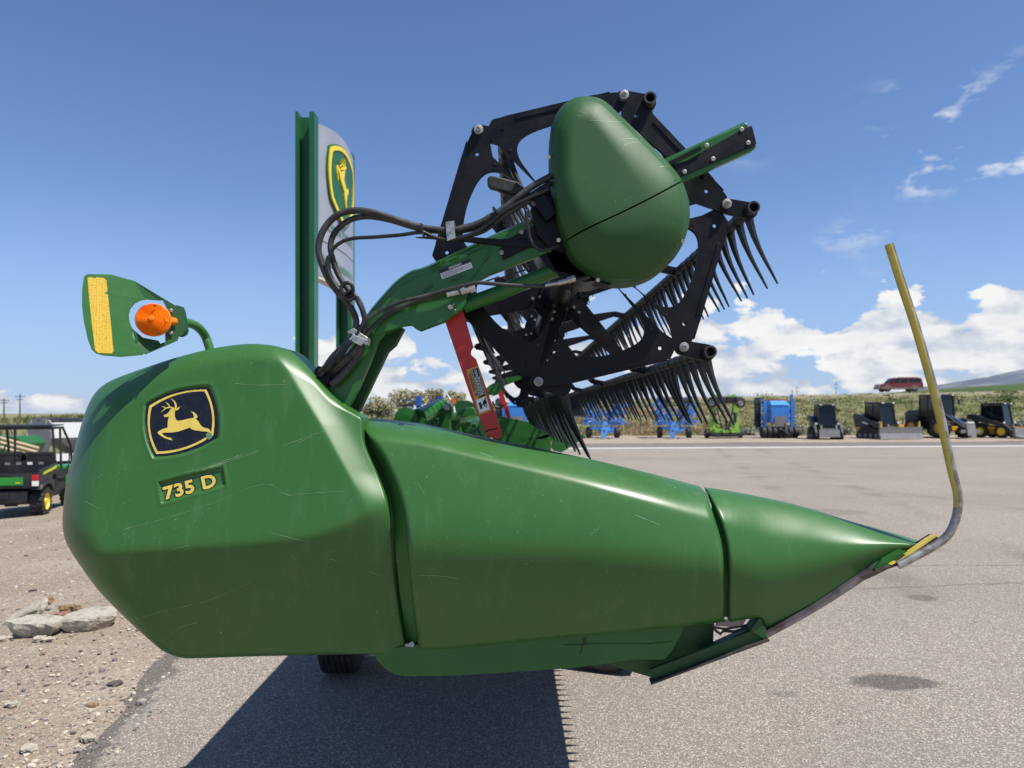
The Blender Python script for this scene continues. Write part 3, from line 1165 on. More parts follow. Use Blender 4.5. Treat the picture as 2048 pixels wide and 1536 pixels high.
def cover_off(p):
    X, Y = p[:, 0], p[:, 1]
    o = 0.235 * (1105 - Y) * KPX                                   # face leans back towards the top
    yc = 1112 - 0.055 * (X - 150) - 0.55 * bend(X - 650, 70)
    o = o + 0.78 * bend((Y - yc) * KPX, 0.020) * (1 - 0.25 * sstep(X, 600, 780))
    xr = 545 + (Y - 692) * np.interp(Y, [692, 850, 1000, 1100], [0.58, 0.60, 0.58, 0.56])
    dr = (X - xr) * 0.86 * KPX
    fade = 1 - sstep(Y, 940, 1075)
    o = o + 0.60 * bend(dr, 0.006) * fade
    neck = bend((np.minimum(dr, 0.5) - 0.080), 0.03) * fade        # the sheet flattens again towards the lip
    o = o - 0.42 * neck
    # rounded borders: wide along the top and the rear, tight elsewhere
    e = edge_dist(p, COVER_L)
    r = 14 + 34 * sstep(-X, -330, -200) * (1 - sstep(Y, 1080, 1180)) + 22 * (1 - sstep(Y, 760, 900)) * (1 - sstep(X, 560, 640)) + 14 * sstep(-X, -330, -250)
    r = r * (1 - 0.75 * sstep(X, 655, 705)) + 1
    q = np.clip(1 - e / r, 0, 1)
    o = o + r * KPX * 1.25 * (1 - np.sqrt(1 - q * q + 1e-9))
    for loop, dep in ((EMB_REC, 0.009), (NUM_REC, 0.010)):
        ins = inside(p, loop)
        ed = edge_dist(p, loop)
        o = o + dep * np.where(ins, sstep(ed, 0, 6), 0)
        o = o - 0.0022 * np.exp(-((ed / 4.0) ** 2))
    return o


cover = shell('end_cover', COVER, (440, 1010), cover_off, DN, M['green'], HDR, n=420, rings=130, back=0.12, lip=0.02)


def on_cover(eps):
    def f(p):
        a = np.array([[p[0], p[1]]], float)
        return P(p[0], p[1], DN + float(cover_off(a)[0]) - eps)
    return f


def decal(name, loop, m, parent, eps, holes=()):
    f = on_cover(eps)
    return MB().dense(f, loop, holes).build(name, m, parent, fix=False)


decal('emblem_plate', EMB_OUT, M['decal_black'], cover, 0.0012)
decal('emblem_border', EMB_Y0, M['yellow'], cover, 0.0022, [EMB_Y1])
DEER = [(343, 463), (372, 452), (392, 438), (404, 418), (416, 400), (440, 392), (463, 398), (468, 400), (518, 370), (492, 408), (463, 414), (458, 440), (460, 480), (470, 505), (490, 520), (530, 515),
        (600, 498), (650, 490), (656, 478), (650, 462), (640, 440), (620, 425), (650, 430), (675, 447), (690, 472), (693, 480), (684, 490), (670, 496), (700, 525), (720, 560), (745, 585), (790, 598),
        (810, 605), (842, 655), (820, 642), (780, 630), (740, 628), (680, 620), (640, 610), (607, 590), (560, 608), (500, 628), (430, 640), (370, 640), (326, 644), (340, 665), (380, 688), (418, 694),
        (438, 722), (400, 713), (350, 695), (310, 670), (284, 648), (283, 638), (300, 622), (340, 602), (385, 588), (385, 540), (392, 500), (400, 475), (380, 480), (352, 482)]


def horn(pts, ws):
    a = spline(pts, 4)
    w = np.interp(np.linspace(0, 1, len(a)), np.linspace(0, 1, len(ws)), ws)
    lft, rgt = [], []
    for i, p in enumerate(a):
        d = np.array(a[min(i + 1, len(a) - 1)]) - np.array(a[max(i - 1, 0)])
        d /= np.linalg.norm(d)
        n = np.array([-d[1], d[0]])
        lft.append(p + n * w[i] / 2)
        rgt.append(p - n * w[i] / 2)
    return lft + rgt[::-1]


HORNS = [horn([(461, 408), (470, 370), (455, 325), (420, 295)], (14, 20, 16, 2)), horn([(455, 400), (425, 384), (370, 390), (318, 433)], (16, 15, 12, 2)),
         horn([(408, 386), (392, 352), (362, 330)], (12, 12, 2)), horn([(368, 395), (350, 380), (322, 375)], (9, 9, 2))]
f_ = on_cover(0.0034)
mb = MB()
mb.dense(f_, [z7(p) for p in DEER])
for h in HORNS:
    mb.dense(f_, [z7(p) for p in h])
mb.build('leaping_deer', M['yellow'], cover, fix=False)
EMB_CHIP = [z7(p) for p in ((775, 655), (800, 640), (838, 660), (842, 690), (815, 712), (785, 705))]
decal('peeled_patch', EMB_CHIP, M['green_dusty'], cover, 0.0040)
text_on(on_cover(0.0012), '735 D', 0.085, z7((352, 1352)), (np.array(z7((440, 1030))) - np.array(z7((475, 1200)))) * 0.93, np.array(z7((905, 1200))) - np.array(z7((352, 1352))), 'model_number_outline', M['decal_black'], cover, ref=0.085, spacing=1.06)
o_ = text_on(on_cover(0.0024), '735 D', 0.035, z7((352, 1352)), (np.array(z7((440, 1030))) - np.array(z7((475, 1200)))) * 0.93, np.array(z7((905, 1200))) - np.array(z7((352, 1352))), 'model_number', M['yellow'], cover, ref=0.085, spacing=1.06)

SCR = [[(245, 1060), (300, 1045), (370, 1025), (440, 1000), (500, 975), (540, 969), (565, 985), (580, 990), (640, 985), (690, 982)],
       [(345, 950), (400, 935), (470, 915), (520, 900)], [(370, 945), (430, 930), (490, 905)], [(405, 940), (460, 922), (515, 903)], [(565, 892), (610, 875), (655, 860)],
       [(580, 895), (625, 872)], [(640, 1113), (700, 1130), (780, 1158)], [(320, 1110), (350, 1098), (380, 1090)], [(540, 1065), (590, 1078), (620, 1083)], [(470, 767), (520, 770), (570, 769)],
       [(170, 1003), (200, 1018)], [(310, 1292), (335, 1275), (360, 1255), (395, 1245)], [(270, 1240), (330, 1222), (420, 1200), (500, 1165)], [(738, 1225), (742, 1290)], [(240, 1010), (262, 1000)],
       [(560, 985), (572, 988), (582, 991)], [(130, 1085), (142, 1084)]]
mb = MB()
for s in SCR:
    a = spline(s, 6)
    w = random.uniform(0.28, 0.6)
    up, dn = [], []
    for i, p in enumerate(a):
        jx = random.uniform(-0.6, 0.6)
        ww = w * random.uniform(0.35, 1.1)
        up.append(on_cover(0.0008)((p[0], p[1] + jx + ww)))
        dn.append(on_cover(0.0008)((p[0], p[1] + jx - ww)))
    k = len(a)
    mb.add(up + dn, [(i, i + 1, k + i + 1, k + i) for i in range(k - 1)])
mb.build('scratch_marks', M['scratch'], cover, fix=False)


# --- long divider panel and its nose
DIV = spline([(731, 862), (731, 846), (742, 838), (765, 838), (800, 842), (850, 849), (960, 873), (1100, 902), (1190, 921), (1300, 947), (1380, 968), (1404, 977), (1418, 1005), (1432, 1045), (1444, 1090),
              (1449, 1150), (1450, 1200), (1449, 1238), (1440, 1245), (1300, 1259), (1100, 1277), (930, 1295), (850, 1301), (838, 1298), (832, 1260), (825, 1200), (817, 1120), (811, 1050), (803, 1005), (788, 960),
              (765, 912), (742, 880)], 6, True)
NOSE = spline([(1414, 980), (1420, 977), (1500, 990), (1600, 1012), (1700, 1042), (1790, 1067), (1832, 1080), (1842, 1086), (1836, 1094), (1800, 1104), (1770, 1124), (1700, 1170), (1620, 1221), (1560, 1258), (1538, 1268),
               (1532, 1261), (1521, 1239), (1500, 1238), (1470, 1242), (1459, 1240), (1458, 1200), (1459, 1150), (1454, 1090), (1442, 1045), (1426, 1005)], 6, True)
DIV_L, NOSE_L = resample(DIV, 220), resample(NOSE, 200)
TOPX = [720, 765, 850, 960, 1100, 1190, 1300, 1404, 1500, 1600, 1700, 1790, 1842]
TOPY = [836, 838, 849, 873, 902, 921, 947, 975, 990, 1012, 1042, 1067, 1086]
BOTX = [720, 838, 930, 1100, 1300, 1450, 1530, 1620, 1700, 1770, 1842]
BOTY = [1305, 1300, 1295, 1277, 1259, 1243, 1260, 1221, 1170, 1124, 1092]


def smooth_line(X, xs, ys):
    a = np.array(spline(list(zip(xs, ys)), 8))
    return np.interp(X, a[:, 0], a[:, 1])


def div_off_loop(loop, rside):
    def f(p):
        X, Y = p[:, 0], p[:, 1]
        t, b = smooth_line(X, TOPX, TOPY), smooth_line(X, BOTX, BOTY)
        h = np.maximum(b - t, 6)
        v = (Y - t) / h
        hm = h * KPX
        o = 0.10 * (0.5 - v) * hm + 0.30 * hm * bend(0.5 - v, 0.12) + 0.85 * hm * bend(v - 0.60, 0.16)
        vr = 0.10 + 0.36 * np.clip((X - 735) / 1105, 0, 1) ** 2
        q = np.clip((vr - v) / vr, 0, 1)
        o = o + (0.03 + 0.25 * (1 - sstep(X, 950, 1850))) * (1 - np.sqrt(np.clip(1 - q * q, 0, 1) + 1e-9)) + 0.10 * bend(vr - v, 0.06)
        o = o + 0.19 * sstep(X, 1150, 1850) ** 1.2                   # the nose draws in towards its tip
        o = o + 0.018 * np.exp(-((X - 1436) / 9) ** 2) * 0
        e = edge_dist(p, loop)
        qq = np.clip(1 - e / rside, 0, 1)
        return o + rside * KPX * 1.1 * (1 - np.sqrt(1 - qq * qq + 1e-9))
    return f


div_off = div_off_loop(DIV_L, 11.0)
panel = shell('divider_panel', DIV, (1090, 1085), div_off, DN - 0.02, M['green'], HDR, n=420, rings=80, back=0.03)
nose = shell('divider_nose', NOSE, (1545, 1118), div_off_loop(NOSE_L, 9.0), DN - 0.025, M['green'], HDR, n=320, rings=70, back=0.03)


def on_panel(p, eps=0.0009):
    return P(p[0], p[1], DN - 0.02 + float(div_off(np.array([[p[0], p[1]]], float))[0]) - eps)


mb = MB()
for s in ([(835, 1150), (880, 1152), (915, 1157)], [(835, 965), (850, 990)], [(1050, 1130), (1065, 1120)], [(1180, 1070), (1200, 1055)], [(960, 905), (985, 915)], [(1270, 1030), (1320, 1050)], [(1120, 1000), (1128, 1006)],
          [(835, 1062), (836, 1090)], [(700, 0), (700, 0)]):
    if s[0][1] == 0:
        continue
    a = spline(s, 5)
    k = len(a)
    mb.add([on_panel((p[0], p[1] + 0.5)) for p in a] + [on_panel((p[0], p[1] - 0.5)) for p in a], [(i, i + 1, k + i + 1, k + i) for i in range(k - 1)])
for i in range(110):
    x, y = random.uniform(780, 1430), 0
    t, b = np.interp(x, TOPX, TOPY), np.interp(x, BOTX, BOTY)
    y = t + 14 + (b - t - 30) * random.random() ** 1.6
    l, w, a = random.uniform(0.6, 2.4), random.uniform(0.4, 0.8), random.uniform(0, 3.1)
    c, s_ = math.cos(a), math.sin(a)
    mb.add([on_panel((x + c * l, y + s_ * l)), on_panel((x - s_ * w, y + c * w)), on_panel((x - c * l, y - s_ * l)), on_panel((x + s_ * w, y - c * w))], [(0, 1, 2, 3)])
tag(mb.build('chip_marks', M['scratch'], panel, fix=False), kind='stuff')

# inner sheet seen through the joint between cover and divider, the joint strip at the nose, and the fastener
mb = MB()
mb.prism([P(x, y, DN + 0.30) for x, y in ((700, 850), (722, 838), (760, 850), (840, 960), (870, 1100), (880, 1290), (815, 1296), (760, 1296), (740, 1000))], (0, 0.02, 0))
mb.build('joint_sheet', M['green_dark'], HDR)
mb = MB()
jl = [(724, 858), (738, 890), (762, 935), (778, 985), (788, 1040), (793, 1120), (800, 1190), (808, 1250), (813, 1284)]
jr = [(741, 862), (755, 890), (778, 930), (800, 980), (814, 1040), (822, 1120), (828, 1190), (836, 1250), (841, 1284)]
pn_ = lambda p: DN - 0.02 + float(div_off(np.array([p], float))[0])
for p, q in zip(jl, jr):
    d0 = pn_((max(q[0] + 14, 760), q[1]))
    mb.v += [tuple(P(p[0], p[1], d0 + 0.075)), tuple(P(q[0], q[1], d0 + 0.028))]
mb.f = [(2 * i, 2 * i + 1, 2 * i + 3, 2 * i + 2) for i in range(len(jl) - 1)]
mb.build('joint_flange', M['green_skirt'], HDR, smooth=True)
mb = MB().cyl(P(823, 1289, DN + 0.19), P(823, 1289, DN + 0.15), 0.0095, 0.0095, 10)
mb.cyl(P(812, 1290, DN + 0.19), P(823, 1289, DN + 0.18), 0.006, 0.006, 8)
mb.build('joint_bolt', M['zinc'], HDR, smooth=True)
mb = MB()
nl = [(1398, 984), (1412, 1010), (1426, 1050), (1438, 1100), (1443, 1160), (1444, 1234)]
for x, y in nl:
    d0 = pn_((x - 6, y))
    mb.v += [tuple(P(x, y, d0 + 0.035)), tuple(P(x + 34, y, d0 + 0.040))]
mb.f = [(2 * i, 2 * i + 1, 2 * i + 3, 2 * i + 2) for i in range(len(nl) - 1)]
mb.build('nose_joint_sheet', M['green_dark'], HDR, smooth=True)

# wear strip, tip shoe and crop guide rod
tipd = DN + 0.175
nose_off = div_off_loop(NOSE_L, 9.0)


def NB(x):
    y = np.interp(x, BOTX, BOTY) - 14
    return DN - 0.025 + float(nose_off(np.array([[x, y]], float))[0])


mb = MB()
a = spline([(1536, 1276, NB(1545)), (1620, 1230, NB(1620)), (1700, 1180, NB(1700)), (1757, 1141, tipd)], 5)
b = spline([(1530, 1262, NB(1545)), (1618, 1212, NB(1620)), (1700, 1158, NB(1700)), (1756, 1120, tipd)], 5)
k = len(a)
vs = [P(*p) for p in a] + [P(*p) for p in b] + [P(p[0], p[1], p[2] + 0.07) for p in a] + [P(p[0], p[1], p[2] + 0.07) for p in b]
fs = []
for i in range(k - 1):
    fs += [(i, i + 1, k + i + 1, k + i), (2 * k + i, 3 * k + i, 3 * k + i + 1, 2 * k + i + 1), (i, 2 * k + i, 2 * k + i + 1, i + 1), (k + i, k + i + 1, 3 * k + i + 1, 3 * k + i)]
mb.add(vs, fs)
mb.build('wear_strip', M['steel'], HDR, bevel=0.002)
mb = MB().prism([P(x, y, tipd - 0.012) for x, y in ((1749, 1139), (1764, 1118), (1796, 1099), (1822, 1103), (1795, 1124), (1765, 1143))], (0, 0.06, 0))
mb.build('nose_tip', M['green_paint'], HDR)
mb = MB().prism([P(x, y, tipd - 0.03) for x, y in ((1729, 1158), (1732, 1160), (1760, 1147), (1778, 1138), (1800, 1131), (1876, 1087), (1880, 1078), (1874, 1072), (1800, 1118), (1783, 1130), (1770, 1134))], (0, 0.05, 0))
shoe = mb.build('tip_shoe', M['steel_dark'], HDR, bevel=0.003)
mb = MB().prism([P(x, y, tipd - 0.034) for x, y in ((1783, 1130), (1800, 1120), (1840, 1093), (1872, 1070), (1875, 1072), (1845, 1093), (1806, 1119))], (0, 0.03, 0))
mb.build('yellow_paint_face', M['rod_yellow'], shoe)
RODP = [(1796, 1131), (1830, 1113), (1868, 1092), (1893, 1073), (1908, 1048), (1916, 1015), (1915, 985), (1904, 940), (1893, 890), (1878, 820), (1858, 745), (1832, 655), (1804, 570), (1778, 488)]
rp = [P(x, y, tipd - 0.035) for x, y in spline(RODP, 6)]
mb = MB().tube(rp, 0.0145, 12)
rod = mb.build('guide_rod', M['rod_steel'], HDR, smooth=True)
yy = rp[30:]
mb = MB()
vs, fs = [], []
for i, p in enumerate(yy):
    d = (yy[min(i + 1, len(yy) - 1)] - yy[max(i - 1, 0)]).normalized()
    sx = d.cross(Vector((0, 1, 0))).normalized()
    if sx.x > 0:
        sx = -sx
    fy = Vector((0, -1, 0))
    wrap = min(1.0, 0.62 + 0.5 * i / len(yy))
    for q in range(9):
        an = -0.55 + (2.3 * wrap) * q / 8 + (0.07 * math.sin(i * 1.7) if q == 8 else 0)
        # angle measured from the rear-left of the rod round to its front
        an = math.pi - 0.6 - an if False else an
        dirv = sx * math.cos(an) + fy * math.sin(an)
        vs.append(p + dirv * 0.0152)
for i in range(len(yy) - 1):
    fs += [(i * 9 + q, i * 9 + q + 1, i * 9 + q + 10, i * 9 + q + 9) for q in range(8)]
mb.add(vs, fs)
mb.build('yellow_paint_coat', M['rod_yellow'], rod, smooth=True, fix=False)

# lower skirt and the frame below the nose
ds = DN + 0.215
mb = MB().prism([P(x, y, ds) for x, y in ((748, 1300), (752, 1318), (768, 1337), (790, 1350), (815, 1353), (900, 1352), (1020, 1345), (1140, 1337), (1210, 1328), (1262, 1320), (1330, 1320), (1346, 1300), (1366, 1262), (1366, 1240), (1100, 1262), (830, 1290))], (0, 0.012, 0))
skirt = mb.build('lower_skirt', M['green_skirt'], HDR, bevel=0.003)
mb = MB().tube([P(x, y, ds - 0.002) for x, y in ((1161, 1310), (1166, 1288), (1172, 1274))], 0.0013, 5).tube([P(x, y, ds - 0.002) for x, y in ((1166, 1276), (1170, 1290), (1173, 1283))], 0.0011, 5)
mb.build('gouge_mark', M['label_black'], skirt)
mb = MB().tube([P(x, y, ds - 0.001) for x, y in ((1130, 1290), (1220, 1287), (1290, 1288), (1344, 1283))], 0.0018, 5)
mb.build('skirt_crease', M['green_dark'], skirt)
dfm = DN + 0.27
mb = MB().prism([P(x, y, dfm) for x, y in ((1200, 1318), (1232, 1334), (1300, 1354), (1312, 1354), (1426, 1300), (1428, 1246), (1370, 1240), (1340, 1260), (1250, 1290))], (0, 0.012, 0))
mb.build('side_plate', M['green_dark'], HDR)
mb = MB().cyl(P(1414, 1265, dfm - 0.002), P(1414, 1265, dfm + 0.001), 0.006, n=10).cyl(P(1401, 1282, dfm - 0.002), P(1401, 1282, dfm + 0.001), 0.006, n=10)
mb.build('plate_hole', M['label_black'], HDR)
mb = MB()
for (a, b, w, h) in (((1303, 1349, DN + 0.22), (1530, 1262, DN + 0.19), 0.02, 0.042), ((1400, 1306, DN + 0.26), (1524, 1250, DN + 0.22), 0.05, 0.022)):
    mb.bar(P(*a), P(*b), w, h, (0, 0, 1))
mb.prism([P(x, y, DN + 0.17) for x, y in ((1500, 1262), (1519, 1236), (1523, 1238), (1536, 1276), (1528, 1278))], (0, 0.06, 0))
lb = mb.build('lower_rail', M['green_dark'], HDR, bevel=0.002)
mb = MB().bar(P(1300, 1363, DN + 0.21), P(1535, 1276, DN + 0.18), 0.05, 0.007, (0, 0, 1))
mb.build('rail_shoe', M['steel_dark'], lb)
mb = MB().prism([P(x, y, DN + 0.20) for x, y in ((1432, 1252), (1436, 1242), (1480, 1238), (1492, 1240), (1486, 1250), (1460, 1254))], (0, 0.01, 0))
mb.build('latch_plate', M['steel'], HDR)
mb = MB().tube([P(x, y, DN + 0.22) for x, y in ((1424, 1246), (1432, 1262), (1441, 1268), (1446, 1262), (1470, 1263), (1490, 1256), (1514, 1244))], 0.0055, 7)
mb.tube([P(x, y, DN + 0.22) for x, y in ((1425, 1254), (1450, 1258), (1480, 1253), (1516, 1246))], 0.0045, 7)
mb.build('latch_rod', M['steel_dark'], HDR, smooth=True)

# --- warning lamp on its bent stalk
def dp(X):
    return DN + 0.115 - (335 - X) / 165 * 0.15


def PL(x, y, e=0.0):
    return P(x, y, dp(x) + e)


mb = MB().tube([P(x, y, DN + 0.17 + 0.20 * min(1, max(0, (x - 352) / 60))) for x, y in spline([(352, 645), (372, 645), (392, 652), (408, 668), (417, 690), (422, 712), (424, 740)], 5)], 0.0165, 14)
stalk = mb.build('lamp_stalk', M['plastic_green'], HDR, smooth=True)
pl = [(168, 553), (175, 548), (222, 549), (269, 562), (280, 581), (292, 599), (280, 601), (268, 607), (259, 618), (256, 630), (258, 645), (263, 656), (264, 672), (272, 690), (287, 706), (283, 710), (240, 714), (205, 711), (192, 707), (183, 699), (175, 677), (167, 640), (164, 610), (164, 580)]
mb = MB().prism([PL(*p) for p in pl], (0.0012, 0.003, 0))
sp = mb.build('signal_panel', M['plastic_green'], HDR)
mb = MB()
mb.prism([PL(269, 562), PL(322, 594, 0.03), PL(331, 600, 0.035), PL(316, 601, 0.03), PL(292, 599)], (0, 0.003, 0))
mb.prism([PL(322, 594, 0.03), PL(350, 611, 0.03), PL(352, 620, 0.03), PL(334, 618, 0.03)], (0, 0.003, 0))
mb.build('panel_flange', M['green_dark'], sp)
mb = MB()
mb.prism([PL(264, 657), PL(285, 675, 0.02), PL(316, 681, 0.03), PL(322, 690, 0.03), PL(289, 706), PL(272, 690)], (0, 0.003, 0))
mb.prism([PL(324, 686, 0.03), PL(355, 676, 0.03), PL(355, 681, 0.0), PL(290, 709, 0.0), PL(287, 706, 0.0)], (0, 0.003, 0))
mb.build('panel_flange', M['green_dark'], sp)
mb = MB().prism([PL(x, y, 0.022) for x, y in ((332, 622), (350, 611), (355, 622), (356, 677), (331, 687), (330, 668), (340, 656), (340, 640), (331, 628))], (0, 0.004, 0))
mb.prism([PL(x, y, 0.022) for x, y in ((352, 610), (360, 612), (364, 622), (370, 660), (367, 668), (357, 673))], (0, 0.03, 0))
br = mb.build('lamp_bracket', M['green_dark'], sp)
for q in ((342, 621), (342, 666)):
    mb = MB().lathe(PL(q[0], q[1], 0.019), (0.2, -1, 0), [(-0.002, 0.0075), (0.003, 0.0075), (0.006, 0.005), (0.007, 0)], 12)
    mb.build('rivet', M['zinc'], sp, smooth=True)
rf = [(175, 556), (178, 554), (186, 555), (190, 557), (193, 554), (208, 556), (213, 561), (216, 590), (222, 650), (227, 702), (224, 707), (196, 706), (190, 700), (184, 650), (178, 595)]
mb = MB().flat([PL(x, y, -0.0012) for x, y in rf])
mb.build('reflector_strip', M['reflector'], sp, fix=False)
prof = [(-0.035, 0.030), (-0.035, 0.052), (-0.012, 0.055), (-0.010, 0.0575), (-0.004, 0.0575), (-0.002, 0.055)]
rr = 0.0545
while rr > 0.012:
    hgt = 0.024 * (1 - (rr / 0.0555) ** 2)
    prof += [(hgt, rr), (hgt + 0.0026, rr - 0.0016), (hgt + 0.0002, rr - 0.0036)]
    rr -= 0.0044
prof += [(0.024, 0.0105), (0.029, 0.009), (0.0305, 0.0)]
lc = PL(306, 639, -0.005)
mb = MB().lathe(lc, (0.30, -0.94, 0.10), prof, 40)
lamp = mb.build('amber_lamp', M['amber'], HDR, smooth=True, angle=50)
mb = MB().cyl(lc + Vector((0.03, 0.0, -0.004)), PL(349, 643, 0.02), 0.016, 0.014, 12)
mb.build('lamp_neck', M['amber'], lamp, smooth=True)
mb = MB()
for q in ((308, 611), (316, 666)):
    p = PL(q[0], q[1], -0.035)
    mb.cyl(p, p + Vector((-0.001, 0.014, 0)), 0.0028, n=8)
mb.build('lens_screw', M['steel_dark'], lamp)

# --- reel
DA = 2.60                     # front of the reel arm
DR = 2.79                     # reel end plates
KR = DR / FPX
RC = (1162.0, 478.0)          # reel centre in the photograph
YEND = 12.75                  # far end
HEX = [(956, 260), (1247, 194), (1453, 408), (1366, 693), (1077, 763), (871, 547)]
RR = 298 * KR
REEL_C = P(RC[0], RC[1], DR)
ANG0 = math.atan2(-(260 - 478), 956 - 1162)


def hexp(i, d=0.0, r=1.0, y=None):
    a = ANG0 - i * math.pi / 3 + d
    return Vector((REEL_C.x + RR * r * math.cos(a), DR if y is None else y, REEL_C.z + RR * r * math.sin(a)))


TOFF0 = Vector((50 * KR, 0, -10 * KR))


def plate_segment(i, y):
    """one of the six pressed plates of a reel end: from vertex i to i+1, with its rounded opening"""
    a, b = hexp(i, y=y), hexp(i + 1, y=y)
    u = (b - a).normalized()
    w = (Vector((REEL_C.x, y, REEL_C.z)) - (a + b) / 2).normalized()
    mid = (a + b) / 2

    def q(s, t):
        return mid + u * s * RR + w * t * RR
    out = [q(*p) for p in ((-0.475, 0.04), (-0.40, -0.052), (-0.30, -0.062), (0.30, -0.062), (0.45, -0.045), (0.53, -0.022), (0.535, 0.045), (0.42, 0.11), (0.36, 0.14), (0.15, 0.52), (0.11, 0.80), (-0.11, 0.80), (-0.15, 0.52), (-0.39, 0.13))]
    hole = [q(*p) for p in [tuple(r) for r in spline([(-0.22, 0.105), (0.0, 0.068), (0.21, 0.105), (0.275, 0.21), (0.225, 0.37), (0.135, 0.55), (0.06, 0.625), (-0.06, 0.625), (-0.135, 0.55), (-0.225, 0.37), (-0.28, 0.21)], 5, True)]]
    dots = [[q(cx + 0.0125 * math.cos(t), cy + 0.0125 * math.sin(t)) for t in np.linspace(0, 2 * math.pi, 9)[:-1]] for cx, cy in ((-0.345, 0.03), (0.345, 0.035))]
    mb = MB().prism(out, (0, 0.006, 0), [hole] + dots)
    # turned-in lips along the outer edge and round the opening
    e0, e1 = q(-0.39, -0.062), q(0.42, -0.062)
    mb.add([e0 + Vector((0, 0.006, 0)), e1 + Vector((0, 0.006, 0)), e1 + Vector((0, 0.030, 0)), e0 + Vector((0, 0.030, 0)), e0 + w * .006, e1 + w * .006, e1 + w * .006 + Vector((0, .03, 0)), e0 + w * .006 + Vector((0, .03, 0))],
           [(0, 1, 2, 3), (4, 7, 6, 5), (3, 2, 6, 7)])
    n = len(hole)
    inn = [h + Vector((0, 0.003, 0)) for h in hole]
    bk = [h + Vector((0, 0.018, 0)) for h in hole]
    mb.add(inn + bk, [(k, (k + 1) % n, n + (k + 1) % n, n + k) for k in range(n)])
    # pressed rib along the outer edge
    mb.bar(q(-0.24, -0.030) + Vector((0, -0.002, 0)), q(0.26, -0.030) + Vector((0, -0.002, 0)), 0.010, 0.004, (0, 1, 0))
    return mb, q


for i in range(6):
    mb, q = plate_segment(i, DR + (0.0 if i % 2 else 0.008))
    pl_ = mb.build('reel_plate', M['black'], HDR, bevel=0.0012)
    hb = MB()
    for s, t in ((0.20, 0.43), (-0.20, 0.43), (0.32, 0.17), (-0.32, 0.17), (0.12, 0.62), (-0.12, 0.62)):
        c = q(s, t)
        hb.cyl(c + Vector((0, -0.0022, 0)), c + Vector((0, 0.001, 0)), 0.0062, n=10)
    hb.build('punched_hole', M['label_black'] if i != 0 else M['label_black'], pl_)
for i in range(6):
    c = hexp(i, y=DR - 0.012)
    mb = MB().lathe(c, (0, -1, 0), [(-0.02, 0.017), (0.0, 0.0185), (0.004, 0.0185), (0.005, 0.0165), (0.005, 0.009), (0.011, 0.009), (0.012, 0.007), (0.008, 0.005), (0.008, 0.0)], 18)
    mb.build('pivot_bolt', M['washer'], HDR, smooth=True, angle=40)

# tubes with their tines
TOFF = Vector((50 * KR, 0, -10 * KR))


def tine_mesh():
    prof = [(0.004, -0.005, 0.040, 0.017), (0.012, -0.045, 0.034, 0.015), (0.024, -0.090, 0.027, 0.0135), (0.043, -0.142, 0.0200, 0.012), (0.066, -0.194, 0.0155, 0.010), (0.090, -0.243, 0.0120, 0.008), (0.111, -0.288, 0.0075, 0.006)]
    mb = MB()
    vs = []
    for k, (x, z, w, t) in enumerate(prof):
        a = prof[max(k - 1, 0)]
        b = prof[min(k + 1, len(prof) - 1)]
        d = Vector((b[0] - a[0], 0, b[1] - a[1])).normalized()
        n = Vector((d.z, 0, -d.x))
        c = Vector((x, 0, z))
        vs += [c + n * w / 2, c + Vector((0, t / 2, 0)), c - n * w / 2, c - Vector((0, t / 2, 0))]
    fs = []
    for k in range(len(prof) - 1):
        fs += [(4 * k + j, 4 * k + (j + 1) % 4, 4 * k + 4 + (j + 1) % 4, 4 * k + 4 + j) for j in range(4)]
    fs.append((24, 25, 26, 27))
    mb.add(vs, fs)
    mb.cyl((0, -0.022, 0), (0, 0.022, 0), 0.027, n=9, caps=True)
    mb.bar((0.0, 0, -0.01), (0.018, 0, -0.05), 0.012, 0.018)
    return mb


tm = tine_mesh()
tine_me = None
TY = [DR + 0.05 + 0.117 * k for k in range(84)]
for i in range(6):
    c = hexp(i) + TOFF
    mb = MB()
    n = 12
    pts = []
    for rr_, y in ((0.0185, DR - 0.02), (0.0225, DR - 0.02), (0.0225, YEND), (0.0185, YEND)):
        pts.append((y - DR, rr_))
    T0 = -0.035 if i in (1, 2, 3) else 0.034
    mb.lathe(c, (0, 1, 0), [(0.1, 0.0), (0.1, 0.0175), (T0, 0.0175), (T0, 0.0245), (YEND - DR, 0.0245), (YEND - DR, 0.0)], 14)
    tube = mb.build('tine_tube', M['tube_dusty'], HDR, smooth=True)
    base = hexp(i, y=DR + 0.012)
    cc = Vector((c.x, DR + 0.012, c.z))
    mb = MB()
    u = (cc - base)
    pn = Vector((-u.z, 0, u.x)).normalized()
    loop = []
    for k in range(9):
        t = math.pi / 2 + math.pi * k / 8
        loop.append(base + (u.normalized() * math.cos(t) + pn * math.sin(t)) * 0.030)
    for k in range(9):
        t = -math.pi / 2 + math.pi * k / 8
        loop.append(cc + (u.normalized() * math.cos(t) + pn * math.sin(t)) * 0.033)
    mb.prism(loop, (0, 0.02, 0))
    mb.build('crank_arm', M['black'], HDR, bevel=0.003)
    for k, y in enumerate(TY[:50]):
        if tine_me is None:
            o = tm.build('tine', M['tine'], tube)
            tine_me = o.data
            tine_me.transform(Matrix.Translation(ORIGIN[HDR.name]))     # built about its own origin
        else:
            o = bpy.data.objects.new('tine', tine_me)
            COL.objects.link(o)
            o.parent = tube
        o.location = Vector((c.x, y, c.z)) - ORIGIN[HDR.name]
        o.rotation_euler = (random.gauss(0, 0.012), random.gauss(0, 0.035) + (-0.05 if k % 3 == 1 else 0), random.gauss(0, 0.03))
    far = MB()
    for y in TY[50:]:
        far.add([Vector(p) + Vector((c.x, y, c.z)) for p in tm.v], tm.f)
    tag(far.build('far_tines', M['tine'], tube), kind='stuff')

